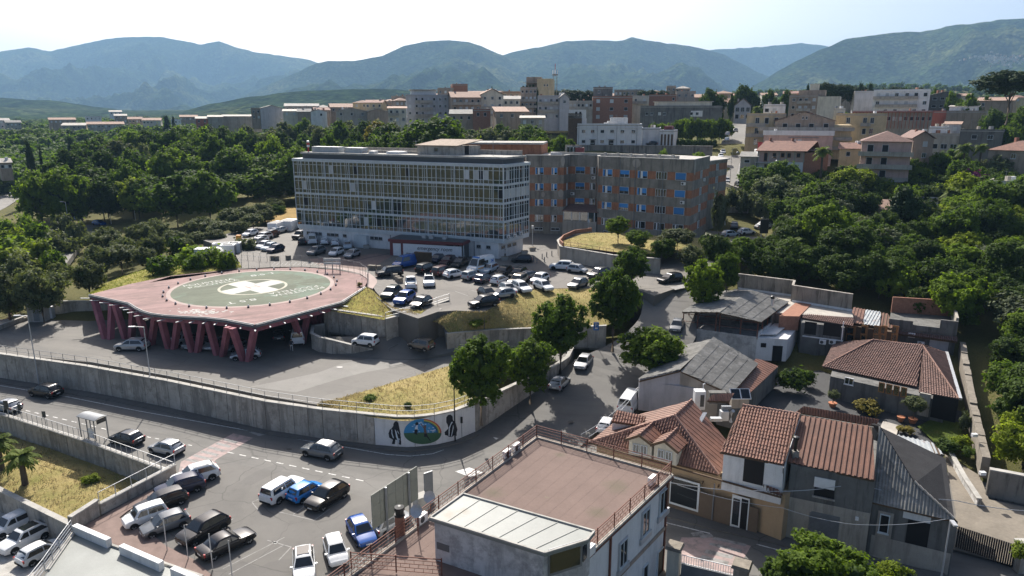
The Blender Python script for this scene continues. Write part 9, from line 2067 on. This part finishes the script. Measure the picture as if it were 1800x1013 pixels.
def pillar(u,v,label,h=2.5,w=1.0):
 t=thing('gate_pillar',label,'pillar',P(u,v,0),R(-28));MB().box((0,0,h/2),(w,w,h)).build('shaft',M('plaster_cream' if u<1250 else 'concrete'),t,local=True);MB().hexa([(-w*.68,-w*.68,h),(w*.68,-w*.68,h),(w*.68,w*.68,h),(-w*.68,w*.68,h)],[(-w*.6,-w*.6,h+.25),(w*.6,-w*.6,h+.25),(w*.6,w*.6,h+.25),(-w*.6,w*.6,h+.25)]).build('cap',M('stone'),t,local=True);return t
pillar(1183,1012,'cream gate pillar with stone cap touching the foreground building',2.5,.9);pillar(1300,1042,'grey gate pillar with mossy stone cap in front of the street',2.3,1.0)
bg_=thing('blue_gate','blue and white metal gate between the two gate pillars','gate',P(1240,1030,0));a,b=P(1196,1018,0),P(1286,1040,0)
mb=MB();mb.bar(a+UPV*.1,b+UPV*.1,.05,1.25);mb.build('blue_panel',M('steel_grey'),bg_)
for z_ in (1.4,2.1):mb=MB();mb.bar(a+UPV*z_,b+UPV*z_,.05,.05);mb.build('rail',M('white_plastic'),bg_)
for k in range(22):p=a.lerp(b,k/21);MB().box((p.x,p.y,1.75),(.03,.03,.7)).build('gate_bar',M('white_plastic'),bg_)
def pot_tree(u,v,z,w,h,label,mat='leaf_olive'):
 p=P(u,v,z);t=thing('potted_tree',label,'potted tree',p);MB().lathe((0,0,0),[(.3,0),(.44,.42),(.5,.5),(.5,.58),(.4,.58)],14).build('pot',M('terracotta'),t,local=True);MB().tube([(0,0,.6),(.05,0,h*.6)],.06,6).build('trunk',M('bark'),t,local=True)
 c=obj('crown',CR['olive0' if u<1500 else 'olive1'],t);c.location=(0,0,h*.45);c.scale=(w/2,w/2,h*.3);setmat(c,mat);return t
pot_tree(1463,716,1.0,1.6,2.2,'small olive tree in a terracotta pot on the patio');pot_tree(1604,744,1.1,2.9,3.2,'larger olive tree in a terracotta pot beside the lawn')
p=P(1583,741,1.1);t=thing('terracotta_pot','empty terracotta pot next to the larger potted olive','pot',p);MB().lathe((0,0,0),[(.25,0),(.4,.55),(.45,.6),(.36,.6)],12).build('pot',M('terracotta'),t,local=True);MB().lathe((0,0,.5),[(.34,0),(.1,.06)],10).build('soil',M('soil'),t,local=True)
for u,v,z,w,h,mt,lab in ((1522,728,1.0,3.0,1.8,'leaf_yellow','rose bush with pale blooms in the middle of the patio'),(1390,690,1.2,3.6,3.2,D_,'dark shrub in the shady corner of the patio'),(1415,680,1.2,2.2,2.6,Mi,'leafy shrub right of the dark one in the patio corner'),(1695,760,1.2,1.4,2.6,'leaf_grey','silver creeper on the stone wall beside the bungalow'),(1688,788,.9,2.0,1.6,L_,'pale flowering shrub at the corner of the lawn'),(1590,762,1.0,1.8,.9,'leaf_yellow','dry plants around the stones by the lawn'),(1700,805,.7,1.6,1.4,Mi,'shrub below the lawn in the planted strip'),(1660,795,.8,2.4,1.5,D_,'dark shrubs between the shed and the garden wall')):tree('bush',*P(u,v,z).xy,w,h,lab,mat=mt,z=z,low=0,name='shrub',cat='shrub',bare=True)
def cable(label,pts,r=.028):
 pts=[Vector(p) for p in pts];out=[]
 for a,b in zip(pts,pts[1:]):
  for k in range(13):t=k/12;q=a.lerp(b,t);q.z-=.035*(b-a).length*4*t*(1-t);out.append(q)
 tag(MB().tube(out,r,5).build('cable',M('steel_pale')),label,'cable')
cable('pale overhead cable sagging across the shop and the grey house',[P(1150,842,5.3),P(1330,863,5.2),P(1505,850,6.0),P(1680,880,5.5),P(1850,900,5.5)]);cable('thin overhead cable from the shop to the square headed lamp',[P(1190,852,4.6),P(1376,893,4.0),P(1500,922,4.4),P(1662,913,5.4)],.02)
cable('overhead wire crossing the road towards the warehouse gable, upper one',[P(1021,764,7.0),P(1122,680,6.0)],.02);cable('overhead wire crossing the road towards the warehouse gable, lower one',[P(1035,768,7.0),P(1122,684,5.8)],.02)
for u,v,w,h,z in ((597,646,6,1.5,3.5),(1003,742,5,2,.9),(508,790,5,1.2,0)):sheet('manhole_cover',[P(u+w*math.cos(t),v+h*math.sin(t),z) for t in [k*.524 for k in range(12)]],'black',.03 if z else .012)
# ------------------ air
hz_m=bpy.data.materials.new('haze_air');hz_m.use_nodes=True;nt=hz_m.node_tree;nt.nodes.clear()
ho=nt.nodes.new('ShaderNodeOutputMaterial');hv=nt.nodes.new('ShaderNodeVolumePrincipled')
hv.inputs['Color'].default_value=(.40,.68,1.0,1);hv.inputs['Density'].default_value=.000082;hv.inputs['Anisotropy'].default_value=.1
nt.links.new(hv.outputs[0],ho.inputs['Volume'])
hz_o=MB().box((0,4700,450),(22400,10400,940)).build('haze',[hz_m]);hz_o['kind']='stuff'
